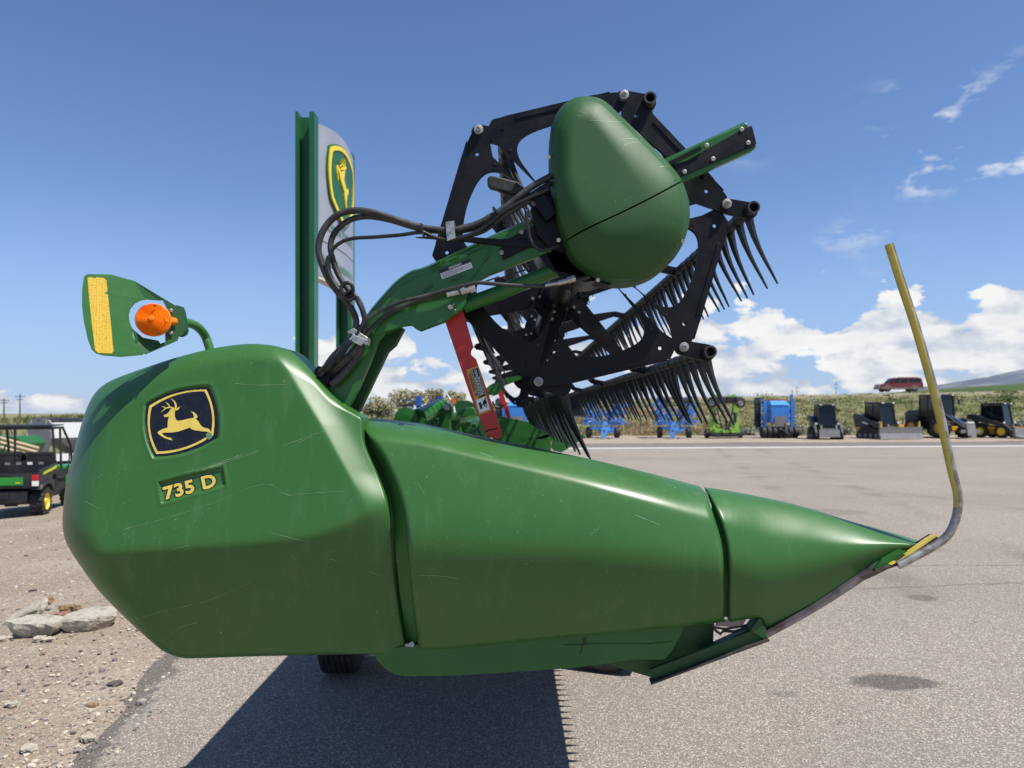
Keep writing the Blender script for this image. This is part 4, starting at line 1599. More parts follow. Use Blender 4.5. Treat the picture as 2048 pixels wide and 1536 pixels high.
# shaft, intermediate spiders, far end plates
mb = MB().cyl(Vector((REEL_C.x, DR + 0.05, REEL_C.z)), Vector((REEL_C.x, YEND, REEL_C.z)), 0.085, n=20)
mb.build('reel_shaft', M['black'], HDR, smooth=True)
for y in (4.05, 5.9, 7.7, 9.5, 11.2):
    hub = MB().cyl((REEL_C.x, y - 0.02, REEL_C.z), (REEL_C.x, y + 0.02, REEL_C.z), 0.17, n=24)
    hub.cyl((REEL_C.x, y - 0.05, REEL_C.z), (REEL_C.x, y + 0.05, REEL_C.z), 0.11, n=20)
    ho = hub.build('spider_hub', M['black'], HDR, smooth=True)
    for i in range(6):
        a, b = hexp(i, r=0.16, y=y - 0.03), hexp(i, r=1.0, y=y - 0.03)
        d = (b - a).normalized()
        n = Vector((-d.z, 0, d.x))
        mb = MB().prism([a + n * 0.065, a - n * 0.065, b - n * 0.022, b + d * 0.02, b + n * 0.022], (0, 0.006, 0))
        mb.bar(a + n * .06 + Vector((0, .012, 0)), b + n * .02 + Vector((0, .012, 0)), 0.005, 0.02, (0, 1, 0))
        mb.build('spider_arm', M['black'], ho)
        cc = Vector((b.x, y - 0.02, b.z)) + TOFF
        mb = MB().bar(b, cc, 0.045, 0.018, (0, 1, 0))
        mb.build('crank_link', M['black'], ho)
    bo = MB()
    for i in range(6):
        for r_ in (0.20, 0.27):
            c = hexp(i, r=r_, y=y - 0.032)
            bo.cyl(c, c + Vector((0, -0.008, 0)), 0.009, n=8)
    bo.build('hub_bolts', M['zinc'], ho)
for i in range(6):
    mb, q = plate_segment(i, YEND)
    mb.build('far_reel_plate', M['black'], HDR)
mb = MB().cyl((REEL_C.x, YEND + 0.02, REEL_C.z), (REEL_C.x, YEND + 0.2, REEL_C.z), 0.28, n=20)
mb.build('far_reel_hub', M['black'], HDR)
# drive housing and brackets behind the teardrop shield
mb = MB().cyl(Vector((REEL_C.x, DA + 0.02, REEL_C.z)), Vector((REEL_C.x, DR + 0.05, REEL_C.z)), 0.20, n=28)
mb.prism([P(x, y, DA + 0.02) for x, y in ((1082, 440), (1130, 330), (1200, 330), (1250, 520), (1220, 570), (1110, 540), (1085, 490))], (0, 0.10, 0))
mb.build('drive_housing', M['black'], HDR, smooth=True)
mb = MB().prism([P(x, y, DA - 0.03) for x, y in ((1060, 418), (1085, 398), (1110, 392), (1130, 400), (1130, 505), (1098, 495), (1075, 470))], (0, 0.08, 0))
mb.box(P(1088, 415, DA - 0.04), (0.05, 0.06, 0.10), (0, R(-35), 0))
mb.build('motor_block', M['black'], HDR, bevel=0.004)
mb = MB().prism([P(x, y, DA - 0.012) for x, y in ((830, 474), (905, 470), (1000, 478), (1118, 478), (1118, 497), (1010, 492), (912, 480))], (0, 0.02, 0))
mb.build('hose_support', M['black'], HDR, bevel=0.002)
mb = MB().prism([P(x, y, DA + 0.0) for x, y in ((976, 371), (974, 358), (982, 350), (1034, 362), (1052, 376), (1110, 440), (1096, 452), (1040, 386), (1020, 390))], (0, 0.03, 0))
mb.build('tensioner_arm', M['black'], HDR, bevel=0.004)
mb = MB().prism([P(x, y, DA - 0.003) for x, y in ((974, 366), (976, 353), (984, 350), (1034, 363), (1022, 384), (980, 374))], (0, 0.036, 0))
mb.build('arm_grip', M['tube_dusty'], HDR, bevel=0.005)

# --- the arm that carries the reel
ARM = [(654, 780), (672, 748), (700, 697), (722, 655), (733, 634), (752, 610), (775, 583), (797, 561), (825, 543), (858, 533), (920, 506), (985, 473), (1052, 449), (1130, 410), (1240, 358), (1340, 316), (1398, 286), (1488, 247),
       (1494, 245), (1513, 284), (1513, 294), (1506, 300), (1367, 363), (1250, 428), (1160, 481), (1068, 515), (980, 549), (948, 565), (935, 582), (932, 606), (925, 618), (890, 643), (840, 662), (832, 658), (822, 650), (806, 652), (790, 658),
       (768, 668), (756, 682), (742, 720), (716, 780), (694, 822), (672, 812)]
mb = MB().prism([P(x, y, DA) for x, y in ARM], (0, 0.035, 0))
arm = mb.build('reel_arm', M['green_paint'], HDR, bevel=0.005)
up = [(654, 780), (700, 697), (733, 634), (775, 583), (797, 561), (825, 543), (858, 533), (985, 473), (1130, 410), (1340, 316), (1488, 247)]
mb = MB()
us = spline(up, 4)
vs = []
for p in us:
    vs += [P(p[0], p[1], DA + 0.004), P(p[0] - 1, p[1] - 3, DA + 0.10), P(p[0], p[1] + 2, DA + 0.10), P(p[0] + 1, p[1] + 5, DA + 0.006)]
for i in range(len(us) - 1):
    for k in range(4):
        mb.f.append((i * 4 + k, i * 4 + (k + 1) % 4, i * 4 + 4 + (k + 1) % 4, i * 4 + 4 + k))
mb.v = [tuple(v) for v in vs]
mb.build('top_flange', M['green_paint'], arm)
mb = MB().prism([P(x, y, DA - 0.010) for x, y in ((734, 657), (742, 640), (770, 604), (800, 572), (830, 556), (868, 545), (975, 492), (981, 497), (980, 511), (962, 530), (940, 563), (933, 583), (932, 606), (925, 617), (890, 642), (840, 661), (832, 657), (822, 649), (806, 652), (770, 664), (748, 672))], (0, 0.0085, 0))
mb.build('gusset_plate', M['green_paint'], arm, bevel=0.002)
mb = MB()
for pts in (((862, 539), (870, 534), (890, 523)), ((898, 524), (918, 514)), ((936, 512), (958, 501)), ((940, 512), (955, 505)), ((970, 494), (980, 496), (979, 508), (968, 520))):
    MB().tube([P(x, y, DA - 0.011) for x, y in pts], 0.0042, 6).build('weld_bead', M['green_paint'], arm, smooth=True)
mb = MB()
for a, b in (((846, 584), (866, 570)), ((902, 562), (925, 551))):
    MB().bar(P(*a, DA - 0.012), P(*b, DA - 0.012), 0.010, 0.004, (0, 1, 0)).build('plate_slot', M['green_dark'], arm)
mb = MB().prism([P(x, y, DA - 0.008) for x, y in ((1000, 497), (1012, 480), (1060, 455), (1130, 424), (1240, 375), (1345, 329), (1372, 322), (1478, 262), (1503, 251), (1506, 258), (1513, 287), (1506, 292), (1367, 351), (1240, 412), (1130, 462), (1068, 490), (1006, 520))], (0, 0.007, 0))
slide = mb.build('slide_plate', M['black'], arm, bevel=0.001)
mb = MB().bar(P(1340, 327, DA - 0.013), P(1402, 296, DA - 0.013), 0.014, 0.008, (0, 1, 0))
mb.build('pressed_rib', M['black'], slide)
for x, y in ((1413, 291), (1483, 259), (1496, 286), (1426, 318), (1369, 344), (1043, 464), (1003, 505)):
    mb = MB().lathe(P(x, y, DA - 0.008), (0, -1, 0), [(0, 0.0085), (0.003, 0.0085), (0.0045, 0.006), (0.0045, 0.003), (0.002, 0.0)], 12)
    mb.build('rivet', M['washer'], slide, smooth=True)
# second, lower rail (ram and tube below the arm)
mb = MB().tube([P(927, 612, DA + 0.05), P(1000, 585, DA + 0.05), P(1160, 520, DA + 0.05)], 0.028, 16)
mb.build('lift_ram', M['green_paint'], HDR, smooth=True)
mb = MB().prism([P(x, y, DA + 0.12) for x, y in ((683, 812), (718, 752), (750, 676), (782, 655), (808, 656), (790, 690), (775, 703), (738, 780), (716, 825))], (0, 0.05, 0))
mb.build('inner_leg', M['green_dark'], HDR, bevel=0.004)
mb = MB().prism([P(x, y, DA - 0.03) for x, y in ((627, 742), (636, 731), (662, 748), (650, 785), (640, 775))], (0, 0.08, 0))
mb.build('hose_bracket', M['black'], HDR, bevel=0.003)
mb = MB().tube([P(x, y, DN + 0.30) for x, y in spline([(703, 826), (706, 819), (712, 820), (716, 836)], 4)], 0.0035, 6)
mb.build('spring_clip', M['steel_dark'], HDR)
# cotter pin
mb = MB().cyl(P(901, 614, DA - 0.004), P(901, 614, DA - 0.02), 0.009, n=10)
mb.tube([P(895, 612, DA - 0.015), P(905, 616, DA - 0.016), P(911, 620, DA - 0.016)], 0.002, 6).tube([P(903, 614, DA - 0.016), P(909, 607, DA - 0.016)], 0.002, 6)
mb.build('cotter_pin', M['zinc'], HDR)

# labels with their print
def quad_map(o, ux, uy, d):
    o, ux, uy = np.array(o, float), np.array(ux, float), np.array(uy, float)
    return lambda p: P(*(o + ux * p[0] + uy * p[1]), d)


fm = quad_map((877, 541), (63.5, -24), (6.5, 18.5), DA - 0.0112)
lbm = MB().prism([fm(p) for p in ((0, 0), (1, 0), (1, 1), (0, 1))], (0, 0.001, 0)).build('notice_label', M['label_black'], arm)
fm = quad_map((877, 541), (63.5, -24), (6.5, 18.5), DA - 0.0117)
MB().flat([fm(p) for p in ((0.015, 0.36), (0.985, 0.36), (0.985, 0.97), (0.015, 0.97))]).build('notice_text_field', M['label_white'], lbm, fix=False)
fm = quad_map((877, 541), (63.5, -24), (6.5, 18.5), DA - 0.0122)
text_on(fm, 'IMPORTANT', 0.03, (0.31, 0.30), (0, -0.24), (0.40, 0), 'notice_heading', M['label_white'], lbm)
mb = MB()
for r_, (a, b) in enumerate(((0.06, 0.5), (0.06, 0.95), (0.06, 0.70), (0.06, 0.93), (0.06, 0.48))):
    x = a
    while x < b:
        w = random.uniform(0.03, 0.09)
        y = 0.42 + r_ * 0.105
        mb.flat([fm(p) for p in ((x, y), (min(x + w, b), y), (min(x + w, b), y + 0.055), (x, y + 0.055))])
        x += w + 0.014
mb.build('notice_print', M['label_grey'], lbm, fix=False)

# --- red safety prop
DP_ = 2.66
mb = MB().prism([P(x, y, DP_) for x, y in ((889, 640), (912, 612), (924, 614), (944, 684), (947, 694), (942, 702), (942, 710), (952, 718), (1003, 862), (1003, 874), (996, 879), (974, 873), (940, 790))], (0, 0.014, 0))
prop = mb.build('safety_prop', M['red'], HDR, bevel=0.002)
fm = quad_map((932, 740), (24, -9), (26, 90), DP_ - 0.0012)
MB().prism([fm(p) for p in ((0, 0), (1, 0), (1, 1), (0, 1))], (0, 0.001, 0)).build('caution_label', M['label_orange'], prop)
fm = quad_map((932, 740), (24, -9), (26, 90), DP_ - 0.0017)
MB().flat([fm(p) for p in ((0.36, 0.04), (0.94, 0.04), (0.94, 0.66), (0.36, 0.66))]).build('caution_text_field', M['label_black'], prop, fix=False)
MB().flat([fm(p) for p in ((0.08, 0.68), (0.94, 0.68), (0.94, 0.965), (0.08, 0.965))]).build('pictogram_field', M['label_white'], prop, fix=False)
fm = quad_map((932, 740), (24, -9), (26, 90), DP_ - 0.0022)
text_on(fm, 'WARNING', 0.02, (0.30, 0.50), (-0.22, 0), (0, -0.40), 'caution_heading', M['label_black'], prop)
MB().flat([fm(p) for p in ((0.30, 0.60), (0.30, 0.53), (0.08, 0.565))]).build('caution_triangle', M['label_black'], prop, fix=False)
mb = MB()
for c_ in range(5):
    y = 0.62
    x = 0.42 + c_ * 0.10
    while y > 0.08 + (0.15 if c_ in (1, 4) else 0):
        h = random.uniform(0.025, 0.06)
        mb.flat([fm(p) for p in ((x, y), (x + 0.045, y), (x + 0.045, y - h), (x, y - h))])
        y -= h + 0.012
mb.build('caution_print', M['label_white'], prop, fix=False)
mb = MB()
mb.flat([fm(p) for p in ((0.22, 0.75), (0.42, 0.75), (0.42, 0.90), (0.22, 0.90))])
mb.flat([fm(p) for p in ((0.42, 0.81), (0.50, 0.81), (0.50, 0.84), (0.42, 0.84))])
for pts in (((0.52, 0.82), (0.66, 0.78), (0.80, 0.74)), ((0.66, 0.78), (0.78, 0.83), (0.72, 0.90)), ((0.60, 0.80), (0.66, 0.88)), ((0.72, 0.76), (0.86, 0.80))):
    mb.flat([fm(p) for p in horn(pts, (0.05, 0.075, 0.05))])
mb.flat([fm((0.86 + 0.06 * math.cos(t), 0.72 + 0.022 * math.sin(t))) for t in np.linspace(0, 6.0, 9)])
mb.build('pictogram', M['label_black'], prop, fix=False)
mb = MB().tube([P(x, y, DP_ - 0.002) for x, y in ((970, 864), (980, 859), (988, 859), (995, 856))], 0.0022, 6)
mb.build('scrape_mark', M['label_black'], prop)

# --- teardrop shield over the reel drive, two mouldings
SH = spline([(1101, 268), (1105, 245), (1117, 221), (1135, 203), (1160, 193), (1190, 194), (1212, 204), (1240, 230), (1282, 271), (1318, 307), (1345, 335), (1362, 358), (1373, 384), (1379, 412), (1379, 440), (1371, 475), (1352, 512), (1325, 540),
             (1295, 557), (1258, 566), (1222, 565), (1188, 555), (1160, 538), (1140, 517), (1127, 490), (1114, 450), (1104, 400), (1101, 340)], 6, True)
SH_L = resample(SH, 240)


def sh_off(p):
    X, Y = p[:, 0], p[:, 1]
    e = edge_dist(p, SH_L)
    r = 46 + 58 * sstep(Y, 330, 520) * sstep(Y, 200, 500) + 26 * sstep(X, 1150, 1300)
    q = np.clip(1 - e / r, 0, 1)
    o = 0.085 * (1 - np.sqrt(1 - q ** 2 + 1e-9)) + 0.055 * (1 - np.exp(-np.clip(9 - e, 0, 9) / 5))
    o = o + 0.10 * (500 - Y) * 0.0016 * (Y < 500) + 0.35 * bend((Y - 455) * 0.0016, 0.06)
    return o


seam = [(1126, 486), (1150, 470), (1180, 454), (1210, 440), (1240, 426), (1275, 409), (1310, 391), (1340, 375), (1364, 362)]
L2 = resample(SH, 400)


def split_loop(lower):
    keep = []
    for p in L2:
        ys = np.interp(p[0], [q[0] for q in seam], [q[1] for q in seam], left=486, right=362)
        below = p[1] > ys
        if below == lower:
            keep.append(p)
    keep = np.array(keep)
    # rotate so that the gap (the seam) is between last and first
    gaps = np.linalg.norm(np.roll(keep, -1, 0) - keep, axis=1)
    k = int(np.argmax(gaps))
    keep = np.roll(keep, -k - 1, 0)
    s = np.array(spline(seam, 4)) + (np.array([0.8, 1.7]) if lower else np.array([-0.6, -1.4]))
    if np.linalg.norm(keep[-1] - s[0]) > np.linalg.norm(keep[-1] - s[-1]):
        s = s[::-1]
    return np.vstack([keep, s])


shield = shell('reel_shield', split_loop(False), (1215, 330), sh_off, 2.425, M['shield_green'], HDR, n=300, rings=60, back=0.13, lip=0.004)
lowers = shell('reel_shield_cap', split_loop(True), (1255, 470), lambda p: sh_off(p) - 0.003, 2.425, M['shield_green'], HDR, n=300, rings=60, back=0.11, lip=0.004)


def on_sh(p, eps=0.0008):
    return P(p[0], p[1], 2.425 + float(sh_off(np.array([[p[0], p[1]]], float))[0]) - eps)


mb = MB()
for s in ([(1178, 240), (1215, 243), (1244, 243)], [(1244, 279), (1262, 277), (1284, 281)], [(1250, 290), (1268, 284), (1282, 285)], [(1318, 334), (1334, 333)], [(1160, 222), (1176, 230)], [(1246, 300), (1252, 284)], [(1150, 278), (1149, 286)],
          [(1172, 215), (1190, 235)], [(1272, 262), (1284, 274)]):
    a = spline(s, 5)
    k = len(a)
    mb.add([on_sh((p[0], p[1] + 0.45)) for p in a] + [on_sh((p[0], p[1] - 0.45)) for p in a], [(i, i + 1, k + i + 1, k + i) for i in range(k - 1)])
mb.build('scratch_marks', M['scratch'], shield, fix=False)
for x, y in ((1097, 314), (1196, 560), (1366, 482), (1117, 480)):
    mb = MB().cyl(P(x, y, 2.54), P(x, y, 2.51), 0.0075, n=8)
    mb.build('cap_screw', M['zinc'], shield)

# --- hoses
def hose(pts, r, m, name, corr=False, per=8):
    p3 = spline(pts, per)
    if corr:
        q = resample_open(p3, 0.0045)
        rs = [r * (1.0 if i % 2 else 0.82) for i in range(len(q))]
        mb = MB().tube([P(*a) for a in q], rs, 8)
    else:
        mb = MB().tube([P(*a) for a in p3], r, 10)
    return mb.build(name, m, HDR, smooth=True, angle=180 if not corr else 60)


def resample_open(p3, step):
    w = np.array([P(*a) for a in p3])
    s = np.concatenate([[0], np.cumsum(np.linalg.norm(np.diff(w, axis=0), axis=1))])
    t = np.arange(0, s[-1], step)
    a = np.array(p3, float)
    return np.stack([np.interp(t, s, a[:, i]) for i in range(3)], 1)


h = DA - 0.06
hose([(1102, 352, h), (1060, 376, h), (1010, 415, h), (965, 443, h), (930, 455, h), (900, 461, h), (850, 456, h), (800, 442, h), (750, 426, h), (710, 421, h), (675, 430, h), (648, 458, h), (637, 492, h), (641, 520, h), (655, 555, h), (676, 585, h), (700, 612, h), (712, 640, h), (708, 668, h), (690, 695, h), (662, 725, h), (640, 748, h + .03)], 0.0118, M['hose'], 'hydraulic_hose')
hose([(1102, 366, h + .02), (1060, 392, h + .02), (1010, 425, h + .02), (960, 452, h + .02), (905, 463, h + .02), (840, 457, h + .02), (780, 440, h + .02), (735, 433, h + .02), (700, 440, h + .02), (672, 462, h + .02), (661, 490, h + .02), (666, 520, h + .02), (676, 548, h + .02), (695, 578, h + .02), (716, 600, h + .02), (728, 630, h + .02), (730, 655, h + .02), (716, 690, h + .02), (686, 722, h + .02), (655, 748, h + .05)], 0.0105, M['hose'], 'hydraulic_hose')
hose([(1098, 378, h - .02), (1050, 400, h - .02), (1005, 424, h - .02), (960, 460, h - .02), (915, 477, h - .02), (880, 478, h - .02), (845, 464, h - .02)], 0.0082, M['conduit'], 'corrugated_conduit', True)
hose([(1098, 372, h), (1060, 402, h), (1010, 432, h), (965, 464, h), (920, 474, h), (880, 478, h), (846, 465, h), (800, 470, h), (750, 474, h), (705, 477, h), (678, 487, h), (662, 505, h), (657, 530, h), (664, 556, h), (682, 577, h)], 0.0075, M['conduit'], 'corrugated_conduit', True)
lp = [(682, 577, h - .02)]
hose([(657, 512, h - .02), (654, 535, h - .02), (664, 560, h - .02), (680, 582, h - .02), (700, 592, h - .02), (706, 578, h - .025), (698, 566, h - .03), (685, 570, h - .03), (684, 584, h - .03), (698, 600, h - .025), (712, 592, h - .02), (716, 604, h - .02), (726, 625, h - .02), (727, 645, h - .02), (716, 665, h - .02), (690, 695, h - .02), (640, 742, h)], 0.0080, M['conduit'], 'corrugated_conduit', True)
hose([(1180, 553, h + .02), (1130, 566, h + .02), (1080, 572, h), (1030, 571, h), (980, 567, h), (950, 566, h), (905, 577, h), (850, 592, h), (800, 604, h), (760, 622, h), (735, 640, h), (715, 662, h), (690, 700, h), (650, 745, h + .03)], 0.0072, M['hose'], 'hydraulic_hose')
hose([(900, 582, h + .02), (850, 597, h + .02), (790, 620, h + .02), (755, 645, h + .02), (735, 668, h + .02), (715, 700, h + .02), (685, 730, h + .03), (660, 752, h + .05)], 0.0085, M['hose'], 'hydraulic_hose')
hose([(966, 565, h + .01), (985, 558, h + .01), (1010, 553, h + .02), (1050, 540, h + .05)], 0.003, M['conduit'], 'thin_cable')
hose([(1052, 420, h - .02), (1056, 455, h - .02), (1064, 485, h - .02), (1085, 500, h - .02), (1120, 490, h)], 0.0065, M['conduit'], 'loop_cable')
hose([(640, 752, h + .01), (664, 715, h + .01), (690, 690, h + .01), (706, 676, h + .01)], 0.012, M['conduit'], 'lower_conduit', True)
hose([(663, 770, h + .03), (690, 745, h + .03), (718, 706, h + .03), (722, 690, h + .03)], 0.015, M['hose'], 'lower_hose')
# fittings
for a, b, r_, n_ in (((894, 590), (920, 584), 0.0085, 6), ((918, 586), (931, 580), 0.0125, 6), ((930, 583), (944, 578), 0.0105, 12), ((940, 580), (951, 577), 0.0135, 6), ((1116, 566), (1140, 560), 0.0085, 6), ((1136, 561), (1150, 556), 0.0115, 6), ((1090, 571), (1118, 566), 0.006, 8)):
    MB().cyl(P(*a, h - 0.005), P(*b, h - 0.005), r_, n=n_).build('hose_fitting', M['zinc'], HDR)
# clamps and ties
mb = MB().prism([P(x, y, h - 0.030) for x, y in ((891, 447), (908, 444), (911, 476), (894, 482))], (0, 0.004, 0))
mb.prism([P(x, y, h - 0.030) for x, y in ((891, 447), (908, 444), (908, 441), (891, 444))], (0, 0.07, 0))
cl = mb.build('hose_clamp', M['zinc'], HDR, bevel=0.001)
MB().lathe(P(900, 462, h - 0.030), (0, -1, 0), [(0, 0.008), (0.002, 0.008), (0.002, 0.006), (0.008, 0.006), (0.008, 0)], 8).build('clamp_bolt', M['zinc'], cl)
mb = MB().prism([P(x, y, h - 0.028) for x, y in ((706, 668), (732, 680), (722, 692), (697, 679))], (0, 0.004, 0))
mb.prism([P(x, y, h - 0.024) for x, y in ((694, 664), (706, 656), (736, 676), (734, 690), (728, 688), (722, 676))], (0, 0.05, 0))
cl = mb.build('hose_clamp', M['zinc'], HDR, bevel=0.001)
MB().lathe(P(711, 675, h - 0.028), (0, -1, 0), [(0, 0.008), (0.002, 0.008), (0.002, 0.006), (0.008, 0.006), (0.008, 0)], 8).build('clamp_bolt', M['zinc'], cl)
for a, b in (((843, 449), (848, 475)), ((986, 416), (996, 428)), ((691, 590), (706, 580)), ((918, 577), (922, 590))):
    MB().bar(P(*a, h - 0.03), P(*b, h - 0.03), 0.006, 0.035, (0, 1, 0)).build('cable_tie', M['conduit'], HDR)

# --- body of the header behind the end sheets
XB = -0.50
mb = MB().prism([(XB, DN + 0.28, 0.70), (XB - 0.03, DN + 0.28, 0.70), (XB - 0.05, DN + 0.28, 1.20), (XB - 0.02, DN + 0.28, 1.20)], (0, YEND - DN - 0.1, 0))
mb.build('back_sheet', M['green_dusty'], HDR)
mb = MB().box((XB - 0.02, (DN + YEND) / 2 + .15, 1.16), (0.12, YEND - DN - 0.3, 0.12)).box((XB - 0.05, (DN + YEND) / 2 + .15, 0.82), (0.16, YEND - DN - 0.3, 0.16))
mb.box((-0.80, (DN + YEND) / 2 + .1, 1.12), (0.20, YEND - DN - 0.46, 0.16)).box((-0.66, (DN + YEND) / 2 + .1, 0.95), (0.34, YEND - DN - 0.46, 0.04))  # rear beam, plus a hidden floor added to keep the ground shadow solid
mb.build('main_beam_and_shadow_floor', M['green_paint'], HDR)
mb = MB().prism([(XB, DN + 0.25, 0.66), (0.55, DN + 0.25, 0.72), (0.55, DN + 0.25, 0.76), (XB, DN + 0.25, 0.74)], (0, YEND - DN - 0.1, 0))
mb.build('draper_deck', M['rubber'], HDR)
mb = MB().box((0.56, (DN + YEND) / 2 + 0.3, 0.74), (0.10, YEND - DN - 0.7, 0.03))
cb = mb.build('cutter_bar', M['steel_dark'], HDR)
mb = MB()
y = DN + 0.65
while y < YEND - 0.1:
    mb.add([(0.59, y - 0.016, 0.73), (0.59, y + 0.016, 0.73), (0.69, y, 0.745), (0.59, y - 0.016, 0.765), (0.59, y + 0.016, 0.765)], [(0, 1, 2), (3, 2, 4), (0, 2, 3), (1, 4, 2), (0, 3, 4, 1)])
    y += 0.0762
tag(mb.build('knife_guards', M['steel_dark'], cb), kind='stuff')
# pivot shaft with lugs, lift cylinder and arms seen over the divider
PX0 = -0.56
mb = MB().cyl((PX0, 4.25, 1.50), (PX0, YEND - 0.2, 1.50), 0.030, n=12)
mb.build('pivot_shaft', M['zinc'], HDR, smooth=True)


def lug(y, s=1.0, x=PX0):
    loop = []
    for k in range(13):
        t = -0.3 + (math.pi + 0.6) * k / 12
        loop.append((x + 0.075 * s * math.cos(t), y, 1.50 + 0.075 * s * math.sin(t)))
    loop += [(x - 0.10 * s, y, 1.38), (x + 0.10 * s, y, 1.38)]
    return loop


for y in (4.27, 4.5, 4.9, 5.3, 6.3, 6.7, 7.2, 8.2, 9.4, 10.6):
    MB().prism(lug(y), (0, 0.05, 0)).build('shaft_lug', M['green_paint'], HDR, bevel=0.006)
CY = 4.3
a, b = P(835, 836, CY), P(882, 813, CY + 0.6)
mb = MB().tube([a, b], 0.055, 16)
cyl = mb.build('reel_lift_cylinder', M['green_paint'], HDR, smooth=True)
MB().lathe(P(814, 838, CY), (0, -1, 0), [(-0.05, 0.07), (0.05, 0.07), (0.055, 0.03), (0.07, 0.03), (0.07, 0)], 16).build('cylinder_eye', M['green_paint'], cyl, smooth=True)
mb = MB().prism([P(x, y, CY + 0.4) for x, y in ((872, 862), (880, 820), (885, 812), (890, 808), (898, 808), (905, 816), (905, 830), (899, 840), (901, 862))], (0, 0.10, 0))
br = mb.build('lift_bracket', M['green_paint'], HDR, bevel=0.008)
MB().lathe(P(893, 815, CY + 0.4), (0, -1, 0), [(0, 0.022), (0.03, 0.022), (0.035, 0.015), (0.035, 0)], 12).build('bracket_pin', M['zinc'], br, smooth=True)
mb = MB().prism([P(x, y, CY + 2.0) for x, y in ((898, 834), (908, 826), (930, 816), (945, 814), (951, 820), (952, 830), (934, 832), (902, 838))], (0, 0.25, 0))
mb.build('centre_arm', M['green_paint'], HDR, bevel=0.01)
for a, b in (((902, 836, CY + 1.9), (944, 824, CY + 2.2)), ((916, 842, CY + 2.4), (948, 830, CY + 3.0)), ((937, 848, 7.4), (946, 834, 7.8)), ((948, 852, 7.8), (957, 836, 8.2)), ((905, 832, CY + 2), (920, 846, CY + 2))):
    MB().bar(P(*a), P(*b), 0.05, 0.05).build('brace', M['green_paint'], HDR, bevel=0.006)
mb = MB().prism([P(x, y, 8.6) for x, y in ((951, 822), (958, 818), (968, 850), (975, 886), (955, 886), (950, 850))], (0, 0.2, 0))
mb.build('inner_frame_plate', M['green_dark'], HDR)
# slow-vehicle marker tip (orange) with its flexible white stem
mb = MB().tube([P(889, 780, 9.0), P(898, 795, 9.0), P(906, 812, 9.0), P(909, 826, 9.0)], [0.006, 0.012, 0.018, 0.018], 8)
mk = mb.build('marker_stem', M['label_white'], HDR)
orange = mat('marker_orange', (0.85, 0.16, 0.02), 0.4)
MB().prism([P(x, y, 8.97) for x, y in ((902, 798), (906, 796), (910, 800), (911, 807), (907, 808), (904, 804))], (0, 0.06, 0)).build('marker_flag', orange, mk)

# --- far end of the header: mirrored end sheets
def far_pt(x, y, d=0.0):
    q = P(x, y, DN)
    return Vector((q.x, YEND + 0.05 + d, q.z))


mb = MB().prism([far_pt(*p) for p in resample(DIV, 40)] , (0, 0.22, 0))
mb.prism([far_pt(*p) for p in resample(NOSE, 24)], (0, 0.20, 0))
mb.build('far_divider', M['green_paint'], HDR, bevel=0.03)
mb = MB().prism([far_pt(*p) for p in resample(COVER, 40)], (0, 0.25, 0))
mb.build('far_end_cover', M['green_dark'], HDR, bevel=0.03)
mb = MB().bar(far_pt(830, 1010, -0.10), far_pt(1500, 1100, -0.10), 0.05, 0.10).bar(far_pt(1240, 960, -0.10), far_pt(1300, 1230, -0.10), 0.06, 0.05).bar(far_pt(1010, 1200, -0.1), far_pt(1440, 1060, -0.1), 0.05, 0.05)
mb.build('far_divider_brace', M['green_paint'], HDR)
kk = DA / (YEND - 0.1)


def far_arm(x, y):
    q = P(x, y, DA)
    return Vector((q.x, YEND - 0.12, q.z))


MB().prism([far_arm(x, y) for x, y in ARM], (0, 0.1, 0)).build('far_reel_arm', M['green_paint'], HDR, bevel=0.005)
MB().prism([far_arm(x, y) for x, y in ((889, 640), (930, 606), (1012, 862), (1003, 879), (974, 873))], (0, -0.03, 0)).build('far_safety_prop', M['red'], HDR)
mb = MB().tube([P(x, y, 11.5) for x, y in spline([(985, 803), (990, 812), (1000, 815), (1008, 810)], 5)], 0.02, 6)
mb.build('far_hose', M['conduit'], HDR)

# --- transport wheels under the header
def tyre(c, axis, r, w, parent, rim_m, rimr=0.6):
    c, axis = Vector(c), Vector(axis).normalized()
    prof = [(-w * .42, r * rimr), (-w * .5, r * .72), (-w * .5, r * .88), (-w * .40, r * .97)]
    for k in range(6):
        x = -w * .36 + k * w * .72 / 5
        prof += [(x - .012 * w / .2, r * 0.995), (x + .05 * w, r), (x + .06 * w, r * .975), (x + .08 * w, r * .975)]
    prof += [(w * .40, r * .97), (w * .5, r * .88), (w * .5, r * .72), (w * .42, r * rimr)]
    t = MB().lathe(c, axis, prof, 36).build('tyre', M['rubber'], parent, smooth=True, angle=40)
    MB().lathe(c, axis, [(-w * .42, r * rimr), (-w * .30, r * .50), (-w * .30, 0.0), (w * .30, 0.0), (w * .30, r * .5), (w * .42, r * rimr)], 24).build('rim', rim_m, t, smooth=True)
    return t


rim_g = mat('grey_rim', (0.06, 0.058, 0.055), 0.5, metal=0.4)
tyre((-1.05, 4.42, 0.31), (1, 0.04, 0), 0.31, 0.22, HDR, rim_g)
tyre((0.58, 4.46, 0.30), (0.35, 1, 0), 0.30, 0.24, HDR, rim_g)
mb = MB().bar((-1.05, 4.42, 0.31), (-0.5, 4.42, 0.68), 0.08, 0.08).bar((0.58, 4.46, 0.30), (0.3, 4.5, 0.66), 0.07, 0.07)
mb.build('wheel_arm', M['green_dark'], HDR)

